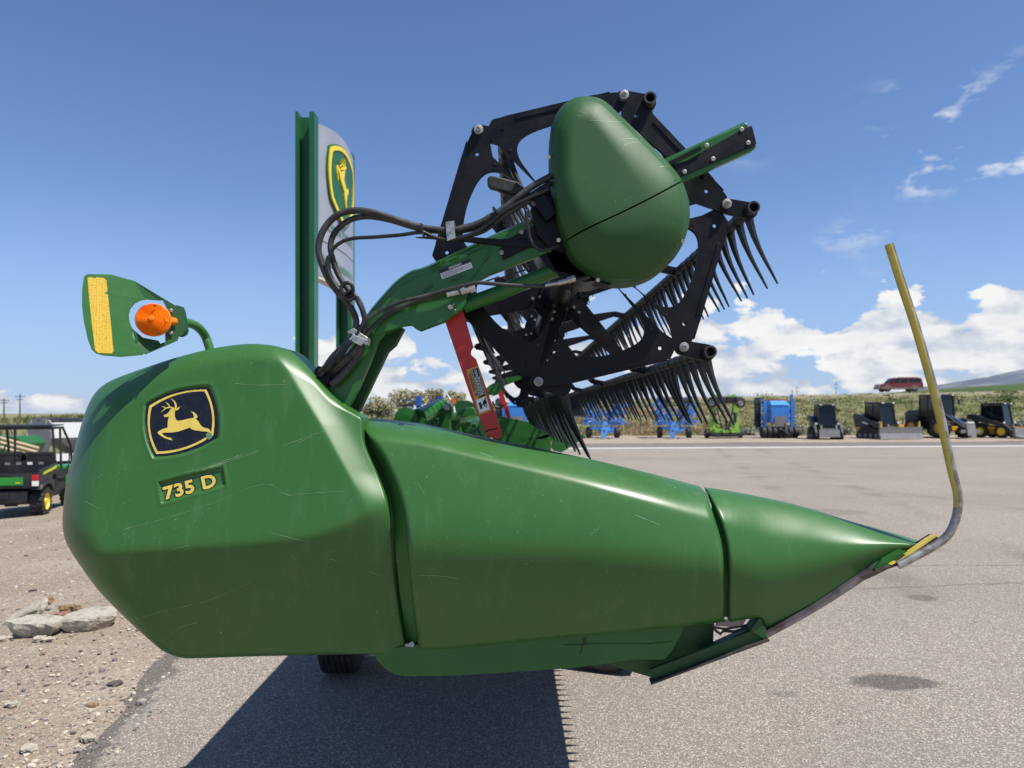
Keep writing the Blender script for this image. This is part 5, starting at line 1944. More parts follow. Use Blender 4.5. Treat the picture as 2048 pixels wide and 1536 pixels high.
# ================================================================ PYLON SIGN
sg_n, sg_f = Vector((-4.62, 16.0, 0)), Vector((-4.48, 19.1, 0))
SGN = thing('pylon_sign', 'tall dealership pylon sign with two green posts and a curved grey panel behind the header', 'sign', sg_n, world_verts=True)
sign_green = mat('sign_post_green', (0.012, 0.105, 0.030), 0.35, col2=(0.016, 0.12, 0.036), scale=2)
sign_grey = mat('sign_panel_grey', (0.29, 0.31, 0.355), 0.4, col2=(0.32, 0.34, 0.385), scale=1)
sign_white = mat('sign_panel_white', (0.62, 0.63, 0.64), 0.35)
sign_soffit = mat('sign_soffit', (0.55, 0.51, 0.44), 0.5)
sign_yel = mat('sign_yellow', (0.83, 0.62, 0.02), 0.3)
sign_txt = mat('sign_letter_green', (0.10, 0.24, 0.15), 0.4)


def post(c, top, name):
    mb = MB()
    w, dp_, th = 0.42, 0.30, 0.055
    for z0, z1 in ((-0.1, 4.558), (4.562, top)):
        mb.box((c.x, c.y + dp_ / 2, (z0 + z1) / 2), (w - 2 * th - 0.004, 0.04, z1 - z0))
        mb.box((c.x - w / 2 + th / 2, c.y, (z0 + z1) / 2), (th, dp_ + 0.04, z1 - z0))
        mb.box((c.x + w / 2 - th, c.y, (z0 + z1) / 2), (th * 2, dp_ + 0.04, z1 - z0))
        mb.box((c.x - w / 2 + th / 2 - 0.0, c.y - dp_ / 2 - 0.03, (z0 + z1) / 2), (th, 0.012, z1 - z0))
    return mb.build(name, sign_green, SGN)


post(sg_n, 8.32, 'sign_post')
post(sg_f, 8.55, 'sign_post')
n0 = Vector((sg_n.x + 0.05, sg_n.y + 0.18, 0))
n1 = Vector((sg_f.x + 0.19, sg_f.y - 0.18, 0))
SU = (n1 - n0)
SLEN = SU.length
SU.normalize()
SN = Vector((SU.y, -SU.x, 0))


def spt(u, z, e=0.0):
    """u 0..1 along the sign, z height, e proud of the bowed face"""
    bow = 0.13 * (1 - (2 * u - 1) ** 2)
    p = n0 + SU * (u * SLEN) + SN * (bow + e + 0.06)
    return Vector((p.x, p.y, z))


def ztop(u):
    return 8.22 + 0.15 * (1 - (2 * u - 1) ** 2) + 0.11 * u


def panel_face(z0, z1f, m, name, e=0.0):
    mb = MB()
    N = 24
    vs = []
    for i in range(N + 1):
        u = i / N
        z1 = z1f(u) if callable(z1f) else z1f
        back = n0 + SU * (u * SLEN) - SN * 0.10
        vs += [spt(u, z0, e), spt(u, z1, e), Vector((back.x, back.y, z1)), Vector((back.x, back.y, z0))]
    for i in range(N):
        for k in range(4):
            mb.f.append((i * 4 + k, i * 4 + (k + 1) % 4, i * 4 + 4 + (k + 1) % 4, i * 4 + 4 + k))
    mb.f += [(0, 1, 2, 3), (N * 4, N * 4 + 1, N * 4 + 2, N * 4 + 3)]
    mb.v = [tuple(v) for v in vs]
    return mb.build(name, m, SGN, smooth=True)


top_p = panel_face(5.62, ztop, sign_grey, 'sign_panel')
low_p = panel_face(4.78, 5.59, sign_grey, 'dealer_panel')
panel_face(4.70, 4.775, sign_soffit, 'sign_soffit', e=-0.01)


def sign_poly(pts, e0, e1, m, name, parent, holes=()):
    a = [tuple(p) for p in pts]
    mb = MB()
    loops = [[spt(u, z, e1) for u, z in a]] + [[spt(u, z, e1) for u, z in h] for h in holes]
    mb.dense(lambda p: spt(p[0], p[1], e1), a, holes, 0.16)
    for lp_ in [a] + [list(h) for h in holes]:
        k = len(lp_)
        vs = [spt(u, z, e1) for u, z in lp_] + [spt(u, z, e0) for u, z in lp_]
        mb.add(vs, [(i, (i + 1) % k, k + (i + 1) % k, k + i) for i in range(k)])
    return mb.build(name, m, parent)


SC_U, SC_Z, SH_U, SH_Z = 0.545, 7.22, 0.375, 0.98


def s_shield(s):
    c = [(-0.88 * s, 0.80 * s), (0.88 * s, 0.80 * s), (0.70 * s, -0.62 * s), (-0.70 * s, -0.62 * s)]
    out = []
    segs = [((-0.86, 0.72), (0, 1.22), (0.86, 0.72)), ((0.86, 0.72), (1.08, 0.0), (0.80, -0.55)), ((0.80, -0.55), (0.45, -0.85), (0, -1.05)), ((0, -1.05), (-0.45, -0.85), (-0.80, -0.55)), ((-0.80, -0.55), (-1.08, 0.0), (-0.86, 0.72))]
    for a, b, d in segs:
        for k in range(8):
            t = k / 8
            out.append(tuple((np.array(a) * (1 - t) ** 2 + 2 * t * (1 - t) * np.array(b) + t * t * np.array(d)) * s))
    return [(SC_U + SH_U * x, SC_Z + SH_Z * z) for x, z in out]


sh_ = sign_poly(s_shield(1.0), 0, 0.05, sign_green, 'sign_shield', SGN)
sign_poly(s_shield(0.965), 0.05, 0.075, sign_yel, 'shield_border', sh_, [s_shield(0.86)])


def dz(p):
    x, y = (p[0] - 560) / 300.0, -(p[1] - 530) / 300.0
    a = R(-55)
    X, Y = x * math.cos(a) - y * math.sin(a), x * math.sin(a) + y * math.cos(a)
    return (SC_U + SH_U * 0.62 * X * 0.95, SC_Z + SH_Z * (0.64 * Y + 0.02))


def dz2(p):
    # the sign's animal rears upward: hind part swung down, head kept upright
    x, y = p
    if y < 470 and x < 530:
        q = dz((430, 480))
        s = 0.62 / 300
        return (q[0] + SH_U * (x - 430) * s, q[1] + SH_Z * (-(y - 480)) * s)
    return dz(p)


mbd = sign_poly([dz2(p) for p in DEER], 0.05, 0.085, sign_yel, 'leaping_deer', sh_)
for h_ in HORNS:
    sign_poly([dz2(p) for p in h_], 0.05, 0.082, sign_yel, 'antler', sh_)


def sign_text(s, u0, u1, z0, z1, parent, name):
    v, f = text_mesh(s, 0.02)
    lo, hi = v.min(0), v.max(0)
    q = (v - lo) / (hi - lo)
    mb = MB()
    for fc in f:
        mb.dense(lambda p: spt(p[0], p[1], 0.016), [(u0 + (u1 - u0) * q[i][0], z0 + (z1 - z0) * q[i][1]) for i in fc], step=0.16)
    return mb.build(name, sign_txt, parent, fix=False)


sign_text('JOHN DEERE', 0.17, 0.93, 5.86, 6.12, top_p, 'brand_lettering')
sign_text('Stotz Equipment', 0.10, 0.92, 5.02, 5.30, low_p, 'dealer_lettering')

# ================================================================ BACKGROUND MACHINES
blk = mat('machine_black', (0.012, 0.012, 0.014), 0.45, col2=(0.03, 0.03, 0.03), scale=3)
cha = mat('machine_charcoal', (0.035, 0.037, 0.04), 0.4, col2=(0.055, 0.055, 0.058), scale=3)
gry = mat('machine_grey', (0.17, 0.17, 0.17), 0.45, col2=(0.22, 0.21, 0.20), scale=4)
yel = mat('machine_yellow', (0.62, 0.33, 0.012), 0.4, col2=(0.55, 0.30, 0.02), scale=3)
yel2 = mat('wheel_yellow', (0.78, 0.58, 0.02), 0.4)
blu = mat('implement_blue', (0.035, 0.19, 0.58), 0.38, col2=(0.05, 0.23, 0.62), scale=3)
lime = mat('mower_lime', (0.20, 0.40, 0.04), 0.4, col2=(0.24, 0.44, 0.06), scale=3)
carred = mat('car_red', (0.17, 0.010, 0.014), 0.25, coat=0.6)
beige = mat('rocker_beige', (0.20, 0.155, 0.13), 0.45)
wht = mat('trailer_white', (0.72, 0.72, 0.70), 0.4)
tgrey = mat('trailer_grey', (0.34, 0.33, 0.31), 0.5, col2=(0.30, 0.29, 0.27), scale=2)
tan_ = mat('folded_auger_tan', (0.46, 0.36, 0.23), 0.5)
chrome = mat('polished_steel', (0.75, 0.75, 0.76), 0.15, metal=1.0)
lampr = mat('tail_red', (0.45, 0.015, 0.02), 0.2)
lampw = mat('lamp_clear', (0.75, 0.75, 0.72), 0.15)
metal = M['steel_dark']


def wheel(parent, c, r, w, rim_m, axis=(1, 0, 0), lugs=12, rr=0.55):
    c = Vector(c)
    ax = Vector(axis).normalized()
    mb = MB().lathe(c, ax, [(-w * .45, r * rr), (-w * .5, r * .8), (-w * .42, r * .96), (w * .42, r * .96), (w * .5, r * .8), (w * .45, r * rr)], 24)
    u, v = orth(ax)
    for k in range(lugs):
        for s in (-1, 1):
            t = 2 * math.pi * (k + 0.25 * s) / lugs
            p = c + (u * math.cos(t) + v * math.sin(t)) * r * 0.97 + ax * s * w * 0.24
            tang = (-u * math.sin(t) + v * math.cos(t))
            q = p + ax * s * w * 0.24 + tang * r * 0.10 * s
            mb.bar(p - ax * s * w * 0.22, q, r * 0.10, r * 0.10, (u * math.cos(t) + v * math.sin(t)))
    ty = mb.build('tyre', M['rubber'], parent, smooth=True)
    MB().lathe(c, ax, [(-w * .45, r * rr), (-w * .30, r * rr * .9), (-w * .28, r * .22), (-w * .46, r * .18), (-w * .46, 0)], 20).lathe(c, ax, [(w * .45, r * rr), (w * .30, r * rr * .9), (w * .28, r * .22), (w * .46, r * .18), (w * .46, 0)], 20).build('rim', rim_m, ty, smooth=True)
    return ty


def cab(t, c, w, l, h, slope=0.18, m=cha):
    """box cab with pillars, panes and roof; front faces -y. c = centre of its floor"""
    x, y, z = c
    f0, f1 = y - l / 2, y - l / 2 + slope
    b0 = y + l / 2
    mb = MB()
    p = 0.055
    for s in (-1, 1):
        X = x + s * (w / 2 - p / 2)
        mb.bar((X, f0, z), (X, f1, z + h), p, p)
        mb.bar((X, b0, z), (X, b0, z + h), p, p)
        mb.bar((X, y + l * 0.05, z), (X, y + l * 0.05, z + h), p * .8, p * .8)
        mb.bar((X, f0, z + .02), (X, b0, z + .02), p, p)
        mb.bar((X, f1, z + h), (X, b0, z + h), p, p)
    mb.bar((x - w / 2, f0, z + .02), (x + w / 2, f0, z + .02), p, p * 1.6)
    mb.bar((x - w / 2, f1, z + h), (x + w / 2, f1, z + h), p, p * 1.4)
    mb.bar((x - w / 2, b0, z + h), (x + w / 2, b0, z + h), p, p)
    cb_ = mb.build('cab_frame', blk, t)
    g = w / 2 - p
    MB().prism([(x - g, f0 + .03, z + .05), (x + g, f0 + .03, z + .05), (x + g, f1 + .03, z + h - .04), (x - g, f1 + .03, z + h - .04)], (0, 0.012, 0)).build('windscreen', M['glass'], cb_)
    for s in (-1, 1):
        X = x + s * (w / 2 - p * .6)
        MB().prism([(X, f0 + .06, z + .06), (X, b0 - .05, z + .06), (X, b0 - .05, z + h - .05), (X, f1 + .06, z + h - .05)], (0.01 * -s, 0, 0)).build('side_window', M['glass'], cb_)
    MB().prism([(x - g, b0 - .01, z + .4), (x + g, b0 - .01, z + .4), (x + g, b0 - .01, z + h - .05), (x - g, b0 - .01, z + h - .05)], (0, 0.01, 0)).build('rear_window', M['glass'], cb_)
    MB().prism([(x - w / 2 - .02, f1 - .10, z + h + .03), (x + w / 2 + .02, f1 - .10, z + h + .03), (x + w / 2 + .02, b0 + .03, z + h + .03), (x - w / 2 - .02, b0 + .03, z + h + .03)], (0, 0, 0.08)).build('cab_roof', m, cb_, bevel=0.025)
    for s in (-1, 1):
        MB().box((x + s * w * .36, f1 - .12, z + h + .06), (.14, .05, .07)).build('work_light', lampw, cb_)
    MB().box((x, y + .12, z + .33), (.42, .10, .55)).box((x, y - .05, z + .12), (.42, .4, .10)).build('seat', blk, cb_, bevel=.03)
    return cb_


def track_unit(t, x, w, l, h, y0):
    loop = []
    r0 = h * 0.42
    for k in range(9):
        a = math.pi * 0.5 + math.pi * k / 8
        loop.append((0, y0 - l / 2 + r0 * 0.9 + r0 * .9 * math.cos(a), r0 * .9 + r0 * .9 * math.sin(a)))
    loop += [(0, y0 + l * .30, 0.0)]
    for k in range(5):
        a = -math.pi * .4 + math.pi * .5 * k / 4
        loop.append((0, y0 + l * .36 + r0 * .6 * math.cos(a), r0 * .6 + r0 * .6 * math.sin(a)))
    loop += [(0, y0 + l * .22, h), (0, y0 + l * .08, h)]
    mb = MB().prism([(x - w / 2, p[1], p[2]) for p in loop], (w, 0, 0))
    n = 16
    for k in range(n):      # rubber lugs round the front of the belt
        yy_ = y0 - l / 2 + l * .8 * k / n
        mb.box((x, yy_, 0.01), (w * 1.02, .05, .05))
    for k in range(7):
        a = math.pi * 0.55 + math.pi * .45 * k / 6
        mb.box((x, y0 - l / 2 + r0 * .9 + r0 * .9 * math.cos(a), r0 * .9 + r0 * .9 * math.sin(a)), (w * 1.02, .05, .05))
    tr = mb.build('rubber_track', M['rubber'], t)
    for k in range(4):
        for s in (-1, 1):
            MB().cyl((x + s * w * .5, y0 - l * .33 + k * l * .2, .18), (x + s * (w * .5 + .02), y0 - l * .33 + k * l * .2, .18), .13, n=12).build('track_roller', gry, tr)


def loader(px, y, yaw, label, kind, tracks, scale=1.0, side=cha, attach='coupler'):
    loc = at_flat(px, y)
    t = thing(kind, label, 'loader', loc, R(yaw), group=None)
    t.scale = (scale,) * 3
    w = 1.68
    if tracks:
        for s in (-1, 1):
            track_unit(t, s * (w / 2 - .17), .36, 2.1, .72, 0.1)
    else:
        for s in (-1, 1):
            for yy_ in (-.55, .62):
                wheel(t, (s * (w / 2 - .16), yy_, .40), .40, .30, yel2, lugs=12)
    MB().box((0, .15, .46), (w - .74, 2.2, .46)).build('chassis', yel if not tracks else blk, t, bevel=.03)
    for s in (-1, 1):
        X = s * (w / 2 - .20)
        MB().prism([(X, .2, .66), (X, 1.35, .66), (X, 1.50, 1.15), (X, 1.10, 1.42), (X, .55, 1.30), (X, .2, .95)], (-.22 * s, 0, 0)).build('rear_tower', side, t, bevel=.02)
        MB().box((X - s * .10, .55, .60), (.18, 1.5, .16)).build('side_stripe', yel, t, bevel=.02)
    MB().prism([(0 - .5, .75, .7), (0 - .5, 1.45, .7), (-.5, 1.48, 1.28), (-.5, .75, 1.42)], (1.0, 0, 0)).build('engine_cover', side, t, bevel=.03)
    cab(t, (0, .05, .78), .98, 1.30, 1.22)
    for s in (-1, 1):
        X = s * (w / 2 - .06)
        MB().prism([(X, 1.42, 1.20), (X, 1.30, 1.44), (X, .85, 1.40), (X, -.70, .86), (X, -1.20, .42), (X, -1.22, .16), (X, -1.02, .14), (X, -.92, .42), (X, -.55, .62), (X, .80, 1.12), (X, 1.2, 1.10)], (-.12 * s, 0, 0)).build('lift_arm', cha if tracks else side, t, bevel=.015)
        MB().cyl((X - s * .16, .75, .95), (X - s * .16, -.55, .70), .05, n=8).build('lift_cylinder', chrome, t)
        MB().box((s * .42, -1.06, .50), (.10, .14, .70), (R(-18), 0, 0)).build('tilt_cylinder', gry, t)
        MB().box((s * (w / 2 - .22), -.62, .93), (.14, .05, .12)).build('headlight', lampw, t)
    cpl = MB().box((0, -1.20, .36), (1.14, .07, .44), (R(-15), 0, 0)).box((0, -1.14, .60), (1.0, .08, .10)).build('coupler_plate', gry, t, bevel=.01)
    if attach == 'blade':
        MB().prism([(-1.42, -1.62, .02), (-1.42, -1.50, .02), (-1.42, -1.40, .3), (-1.42, -1.46, .68), (-1.42, -1.54, .70), (-1.42, -1.50, .35)], (2.84, 0, 0)).build('dozer_blade', gry, t)
        for s in (-1, 1):
            MB().bar((s * .5, -1.2, .35), (s * .7, -1.45, .35), .14, .3).build('blade_bracket', yel, t)
            MB().prism([(s * 1.28 - .05, -1.44, .66), (s * 1.28 + .10, -1.44, .66), (s * 1.28 + .05, -1.44, 1.02), (s * 1.28, -1.44, 1.02)], (0, .10, 0)).build('blade_marker', yel, t)
        MB().box((0.1, -1.35, .75), (.35, .16, .16)).build('blade_pivot', yel, t, bevel=.02)
    elif attach == 'bucket':
        MB().prism([(-.95, -1.95, .06), (-.95, -1.24, .04), (-.95, -1.22, .62), (-.95, -1.36, .62), (-.95, -1.38, .16)], (1.9, 0, 0)).build('bucket', gry, t, bevel=.01)
        MB().box((0, -1.97, .05), (1.94, .12, .03)).build('cutting_edge', chrome, t)
        for k in range(5):
            MB().box((-.6 + .3 * k, -1.28, .66), (.08, .06, .08)).build('bucket_bolt', yel, t)
    return t


def at_flat(px, y):
    return ((px - 1024) * y / FPX, y, 0.03)


loader(1650, 43.0, -12, 'black tracked loader with open grey coupler, between the blue seeder and the bladed loader', 'track_loader', True, 1.0)
loader(1762, 43.6, 14, 'tracked loader with wide grey dozer blade on its front', 'track_loader', True, 1.06, attach='blade')
loader(1996, 44.8, 30, 'wheeled skid steer loader with yellow rims and shiny bucket at the right edge', 'skid_steer', False, 1.05, attach='bucket')
for ch in ():
    pass


def wheel_loader(px, y, yaw):
    t = thing('wheel_loader', 'tall black cab wheel loader with big lugged tyres behind the leaning yellow rod', 'loader', at_flat(px, y), R(yaw))
    for s in (-1, 1):
        wheel(t, (s * .86, -1.0, .62), .62, .46, yel, lugs=14)
        wheel(t, (s * .86, 1.25, .62), .62, .46, yel, lugs=14)
    MB().box((0, .3, .80), (1.0, 3.4, .50)).build('chassis', blk, t, bevel=.04)
    MB().prism([(-.55, .95, .95), (-.55, 2.35, .95), (-.55, 2.40, 1.55), (-.55, 2.1, 1.75), (-.55, .95, 1.80)], (1.1, 0, 0)).build('engine_hood', cha, t, bevel=.05)
    for s in (-1, 1):
        MB().prism([(s * .62, .65, 1.16), (s * .62, 1.9, 1.16), (s * .62, 1.7, 1.36), (s * .62, .8, 1.36)], (.42 * s, 0, 0)).build('fender', blk, t, bevel=.03)
    cab(t, (0, .25, 1.10), 1.34, 1.45, 1.55, 0.10)
    MB().prism([(-.22, -.55, 1.55), (-.22, -.35, 1.30), (-.22, -1.7, .45), (-.22, -2.25, .22), (-.22, -2.42, .30), (-.22, -2.2, .62), (-.22, -1.8, .80)], (.44, 0, 0)).build('boom', blk, t, bevel=.03)
    MB().cyl((.0, -.35, 1.62), (.0, -1.85, .95), .06, n=10).build('tilt_cylinder', chrome, t)
    for s in (-1, 1):
        MB().bar((s * .30, -.5, 1.1), (s * .30, -1.7, .55), .08, .10).build('lift_link', blk, t)
        MB().box((s * .45, -.62, 1.22), (.16, .06, .14)).build('headlight', lampw, t)
    MB().box((0, -2.35, .55), (.62, .10, .75), (R(-12), 0, 0)).box((-.5, -2.3, .45), (.4, .08, .2)).box((.5, -2.3, .45), (.4, .08, .2)).build('coupler_plate', gry, t, bevel=.02)
    MB().box((0, -2.25, .98), (.5, .2, .10)).build('coupler_cap', lampw, t, bevel=.02)
    MB().box((-.42, -1.4, .62), (.5, .5, .25)).build('front_axle_cover', yel, t, bevel=.04)
    for s in (-1, 1):
        MB().bar((s * .70, -.45, 2.45), (s * .92, -.5, 2.40), .03, .03).box((s * .95, -.5, 2.25), (.16, .05, .32)).build('mirror', blk, t, bevel=.01)
    return t


wheel_loader(1880, 45.2, 12)


def cultivator(px, y, label, seed, yaw=0, s=1.0):
    random.seed(seed)
    t = thing('folding_cultivator', label, 'cultivator', at_flat(px, y), R(yaw), group='folded blue cultivators on the shoulder')
    t.scale = (s,) * 3
    for sx in (-1, 1):
        wheel(t, (sx * .90, .3, .36), .36, .30, M['red'] if sx > 0 else gry, lugs=0)
        X = sx * .88
        mb = MB()
        for z in (.95, 1.5, 2.05, 2.5):
            mb.bar((X, -.9, z), (X, 1.6, z), .09, .09)
        for yy_ in (-.85, 0, .85, 1.55):
            mb.bar((X, yy_, .8), (X, yy_, 2.6), .09, .09)
        wf = mb.build('wing_frame', blu, t)
        for k in range(9):
            yy_ = -.85 + (k % 3) * .9
            z = 1.0 + (k // 3) * .55 + random.uniform(-.05, .05)
            mb = MB().tube([(X, yy_, z), (X + sx * .12, yy_, z + .10), (X + sx * .30, yy_ - .05, z + .06), (X + sx * .40, yy_ - .1, z - .08), (X + sx * .36, yy_ - .12, z - .2)], [.035, .035, .03, .028, .02], 6)
            mb.box((X + sx * .12, yy_, z + .08), (.16, .07, .13))
            mb.build('spring_tine', blu, wf)
        for k in range(4):
            mb = MB().cyl((X - sx * .3, -.8 + k * .6, 2.35), (X - sx * .06, -.8 + k * .6, 2.35), .20, n=12)
            mb.build('roller_disc', blk, wf)
        MB().bar((sx * .25, .2, .9), (X, .2, 1.9), .10, .10).bar((sx * .2, -.2, 1.7), (X, -.1, 1.35), .08, .08).build('wing_strut', blu, t)
        MB().cyl((sx * .2, -.3, 1.1), (X - sx * .05, -.3, 2.2), .05, n=8).build('fold_cylinder', blk, t)
    mb = MB()
    for z, w in ((.62, 1.7), (.95, 1.5), (1.45, 1.0)):
        mb.bar((-w / 2, .1, z), (w / 2, .1, z), .11, .11)
        mb.bar((-w / 2, 1.1, z), (w / 2, 1.1, z), .11, .11)
    for sx in (-1, 1):
        mb.bar((sx * .35, .1, .5), (sx * .25, .1, 1.9), .10, .10)
        mb.bar((sx * .45, -.4, .55), (sx * .1, -1.9, .45), .10, .12)
    mb.build('centre_frame', blu, t)
    mb = MB()
    plate = [(-.52, -1.8, .05), (-.62, -1.8, .35), (-.46, -1.8, 1.05), (-.28, -1.8, 1.08), (-.02, -1.8, .62), (-.10, -1.8, .40), (-.30, -1.8, .30), (-.34, -1.8, .02)]
    hl = [[(-.42 + .08 * math.cos(a), -1.8, .48 + .09 * math.sin(a)) for a in np.linspace(0, 5.5, 8)], [(-.30 + .07 * math.cos(a), -1.8, .78 + .08 * math.sin(a)) for a in np.linspace(0, 5.5, 8)]]
    mb.prism(plate, (0, .05, 0), hl)
    mb.build('hitch_plate', mat('light_blue', (0.10, 0.30, 0.72), 0.35), t)
    for k in range(7):
        x = random.uniform(-.7, .7)
        z = random.uniform(.75, 1.9)
        MB().tube([(x, random.uniform(-.5, .9), z), (x + random.uniform(-.15, .15), random.uniform(-.6, .6), z - .3), (x + random.uniform(-.2, .2), -.5, z - .55)], .04, 6).build('shank', blu, t)
    return t


cultivator(1208, 44.2, 'folded blue cultivator nearest the header, half hidden by the black tines', 3, 6)
cultivator(1350, 44.3, 'folded blue cultivator standing beside the lime green mower', 5, -4)


def mower(px, y):
    t = thing('folding_mower', 'lime green folded mower with two small wheels raised at its top', 'mower', at_flat(px, y), R(0))
    mb = MB()
    for sx in (-1, 1):
        mb.bar((sx * .78, 0, .35), (sx * .66, .1, 2.35), .16, .3)
        mb.bar((sx * .78, 0, .3), (sx * .2, -.6, .45), .14, .14)
        mb.bar((sx * .55, 0, .9), (sx * .12, .3, .5), .10, .10)
        mb.box((sx * .5, -.2, .48), (.5, .5, .22))
    mb.box((0, .2, .40), (1.7, 1.2, .16))
    mb.build('deck_frame', lime, t)
    for sx in (-1, 1):
        MB().box((sx * .40, .1, 2.38), (.62, .7, .40)).build('wing_deck', blk, t, bevel=.03)
        MB().bar((sx * .05, .05, 2.5), (sx * .7, .05, 2.65), .10, .2).build('deck_edge', lime, t)
        wheel(t, (sx * .88, -.35, 2.22), .34, .16, gry, axis=(.25 * sx, -1, 0), lugs=0)
        wheel(t, (sx * 1.05, .2, .30), .30, .22, gry, lugs=0)
        MB().cyl((sx * .18, -.2, .5), (sx * .5, -.1, 1.9), .045, n=8).build('fold_cylinder', blk, t)
        MB().bar((sx * .66, -.05, 1.0), (sx * .60, -.05, 1.6), .2, .1).build('hinge_cover', blk, t)
    MB().box((0, .3, .22), (2.0, 1.6, .26)).build('cutter_housing', blk, t, bevel=.03)
    MB().cyl((0, -.3, .5), (0, -.3, 1.05), .06, n=8).box((0, -.3, .82), (.3, .12, .08)).box((0, -.3, 1.02), (.16, .14, .14)).build('gearbox', blk, t)
    return t


mower(1449, 44.3)


def seeder(px, y, label, s=1.0, grp=True):
    t = thing('folding_seeder', label, 'seeder', at_flat(px, y), 0.0)
    t.scale = (s,) * 3
    MB().prism([(-.55, -.3, .95), (.55, -.3, .95), (.58, -.3, 2.05), (-.58, -.3, 2.05)], (0, 1.5, 0)).build('hopper', blu, t, bevel=.03)
    MB().prism([(-.58, -.34, 2.06), (.58, -.34, 2.06), (.50, .1, 2.34), (-.50, .1, 2.34)], (0, 1.2, 0.0)).build('hopper_lid', mat('lid_blue', (0.07, 0.28, 0.70), 0.35), t, bevel=.02)
    MB().box((0, .5, 2.40), (1.1, .8, .05)).build('hopper_cover', M['red'], t)
    MB().prism([(-.36, -.36, .75), (.36, -.36, .75), (.36, -.36, 1.38), (-.36, -.36, 1.38)], (0, .04, 0)).build('hopper_panel', gry, t)
    for sx in (-1, 1):
        mb = MB()
        mb.bar((sx * .86, 0, .45), (sx * .86, 0, 2.35), .16, .20)
        mb.bar((sx * 1.0, .5, .5), (sx * 1.0, .5, 2.55 if sx < 0 else 2.75), .12, .14)
        for z in (.7, 1.2, 1.7, 2.2):
            mb.bar((sx * .62, 0, z), (sx * 1.05, .4, z), .09, .09)
        w_ = mb.build('wing_frame', blu, t)
        for k in range(8):
            z = .62 + k * .21
            if sx < 0:
                MB().lathe((-1.22, .3, z + .25), (.25, -1, .1), [(-.02, 0), (-.02, .23), (.02, .23), (.02, 0)], 12).build('disc', blk, w_)
            else:
                MB().bar((1.0, .3, z), (1.18, .25, z + .03), .06, .08).cyl((1.15, .2, z), (1.2, .2, z), .05, n=6).build('seed_row_unit', gry if k % 2 else blu, w_)
    for k in range(7):
        x = -.99 + .33 * k
        MB().lathe((x, -.1, .36), (1, 0, 0), [(-.14, 0), (-.14, .30), (-.10, .36), (.10, .36), (.14, .30), (.14, 0)], 16).build('press_wheel', M['rubber'], t, smooth=True)
    MB().box((0, 0, .62), (2.1, .3, .14)).build('axle_beam', blu, t)
    MB().bar((0, -.4, .5), (0, -1.7, .25), .16, .16).bar((.05, -.9, .3), (.05, -.9, .95), .06, .06).build('drawbar', blk, t)
    MB().cyl((.62, .2, 2.3), (.62, .2, 2.6), .02, n=6).build('short_mast', blk, t)
    MB().cyl((1.06, .5, 2.6), (1.06, .5, 3.05), .02, n=6).build('tall_mast', blk, t)
    return t


seeder(1557, 44.4, 'blue folded seeder with tall blue hopper box and black discs, left of the loaders')
seeder(1035, 44.6, 'blue seeder with hopper partly hidden behind the far red prop', 0.98)

# folded blue disc and the planter seen over the header
t = thing('folded_disc_harrow', 'blue folded disc harrow with stacks of dark discs, below the olive trees', 'harrow', at_flat(862, 47), 0)
for sx in (-1, 1):
    mb = MB()
    mb.bar((sx * .72 - .1, 0, .5), (sx * .72 - .1, 0, 2.7), .25, .3).bar((sx * .3, 0, .9), (sx * 1.2, 0, .9), .12, .12)
    mb.box((sx * .72 - .1, -.1, 2.3), (.4, .25, .5))
    fr = mb.build('wing_frame', mat('harrow_blue', (0.02, 0.08, 0.36), 0.4), t)
    for k in range(5):
        z = .95 + k * .36
        MB().lathe((sx * .95 - .55, -.25, z), (.1, -.2, 1), [(-.03, 0), (-.03, .42), (.03, .36), (.03, 0)], 14).build('disc', blk, fr)
MB().box((-.05, 0, 1.9), (.16, .2, 1.7)).build('centre_mast', gry, t)
MB().box((-.35, -.3, .85), (.5, .4, .5)).build('tool_box', blu, t)
MB().box((.6, -.4, 1.25), (1.1, .08, .10)).build('light_bar', lampw, t)
for sx in (-1, 1):
    wheel(t, (sx * .8, .4, .4), .4, .3, gry, lugs=0)
t = thing('row_planter', 'row planter with yellow lidded seed boxes at the foot of the low olive tree', 'planter', at_flat(785, 41), 0)
MB().box((0, .3, .72), (4.2, .18, .18)).build('tool_bar', M['green_dark'], t)
for k in range(6):
    x = -1.9 + k * .72
    ru = MB().prism([(x - .16, -.1, .25), (x + .16, -.1, .25), (x + .2, -.1, .95), (x - .2, -.1, .95)], (0, .6, 0)).build('row_unit', metal if k else tan_, t, bevel=.03)
    MB().lathe((x, .1, 1.02 + .1 * (k % 2)), (.3 * (-1) ** k, 0, 1), [(0, .24), (.08, .27), (.14, .20), (.14, 0)], 14).build('seed_lid', yel2 if k in (2,) else (M['tube_dusty'] if k else tan_), ru, smooth=True)
    MB().lathe((x + .1, -.2, .22), (1, 0, 0), [(-.04, 0), (-.04, .22), (.04, .22), (.04, 0)], 14).build('closing_wheel', M['rubber'], ru)

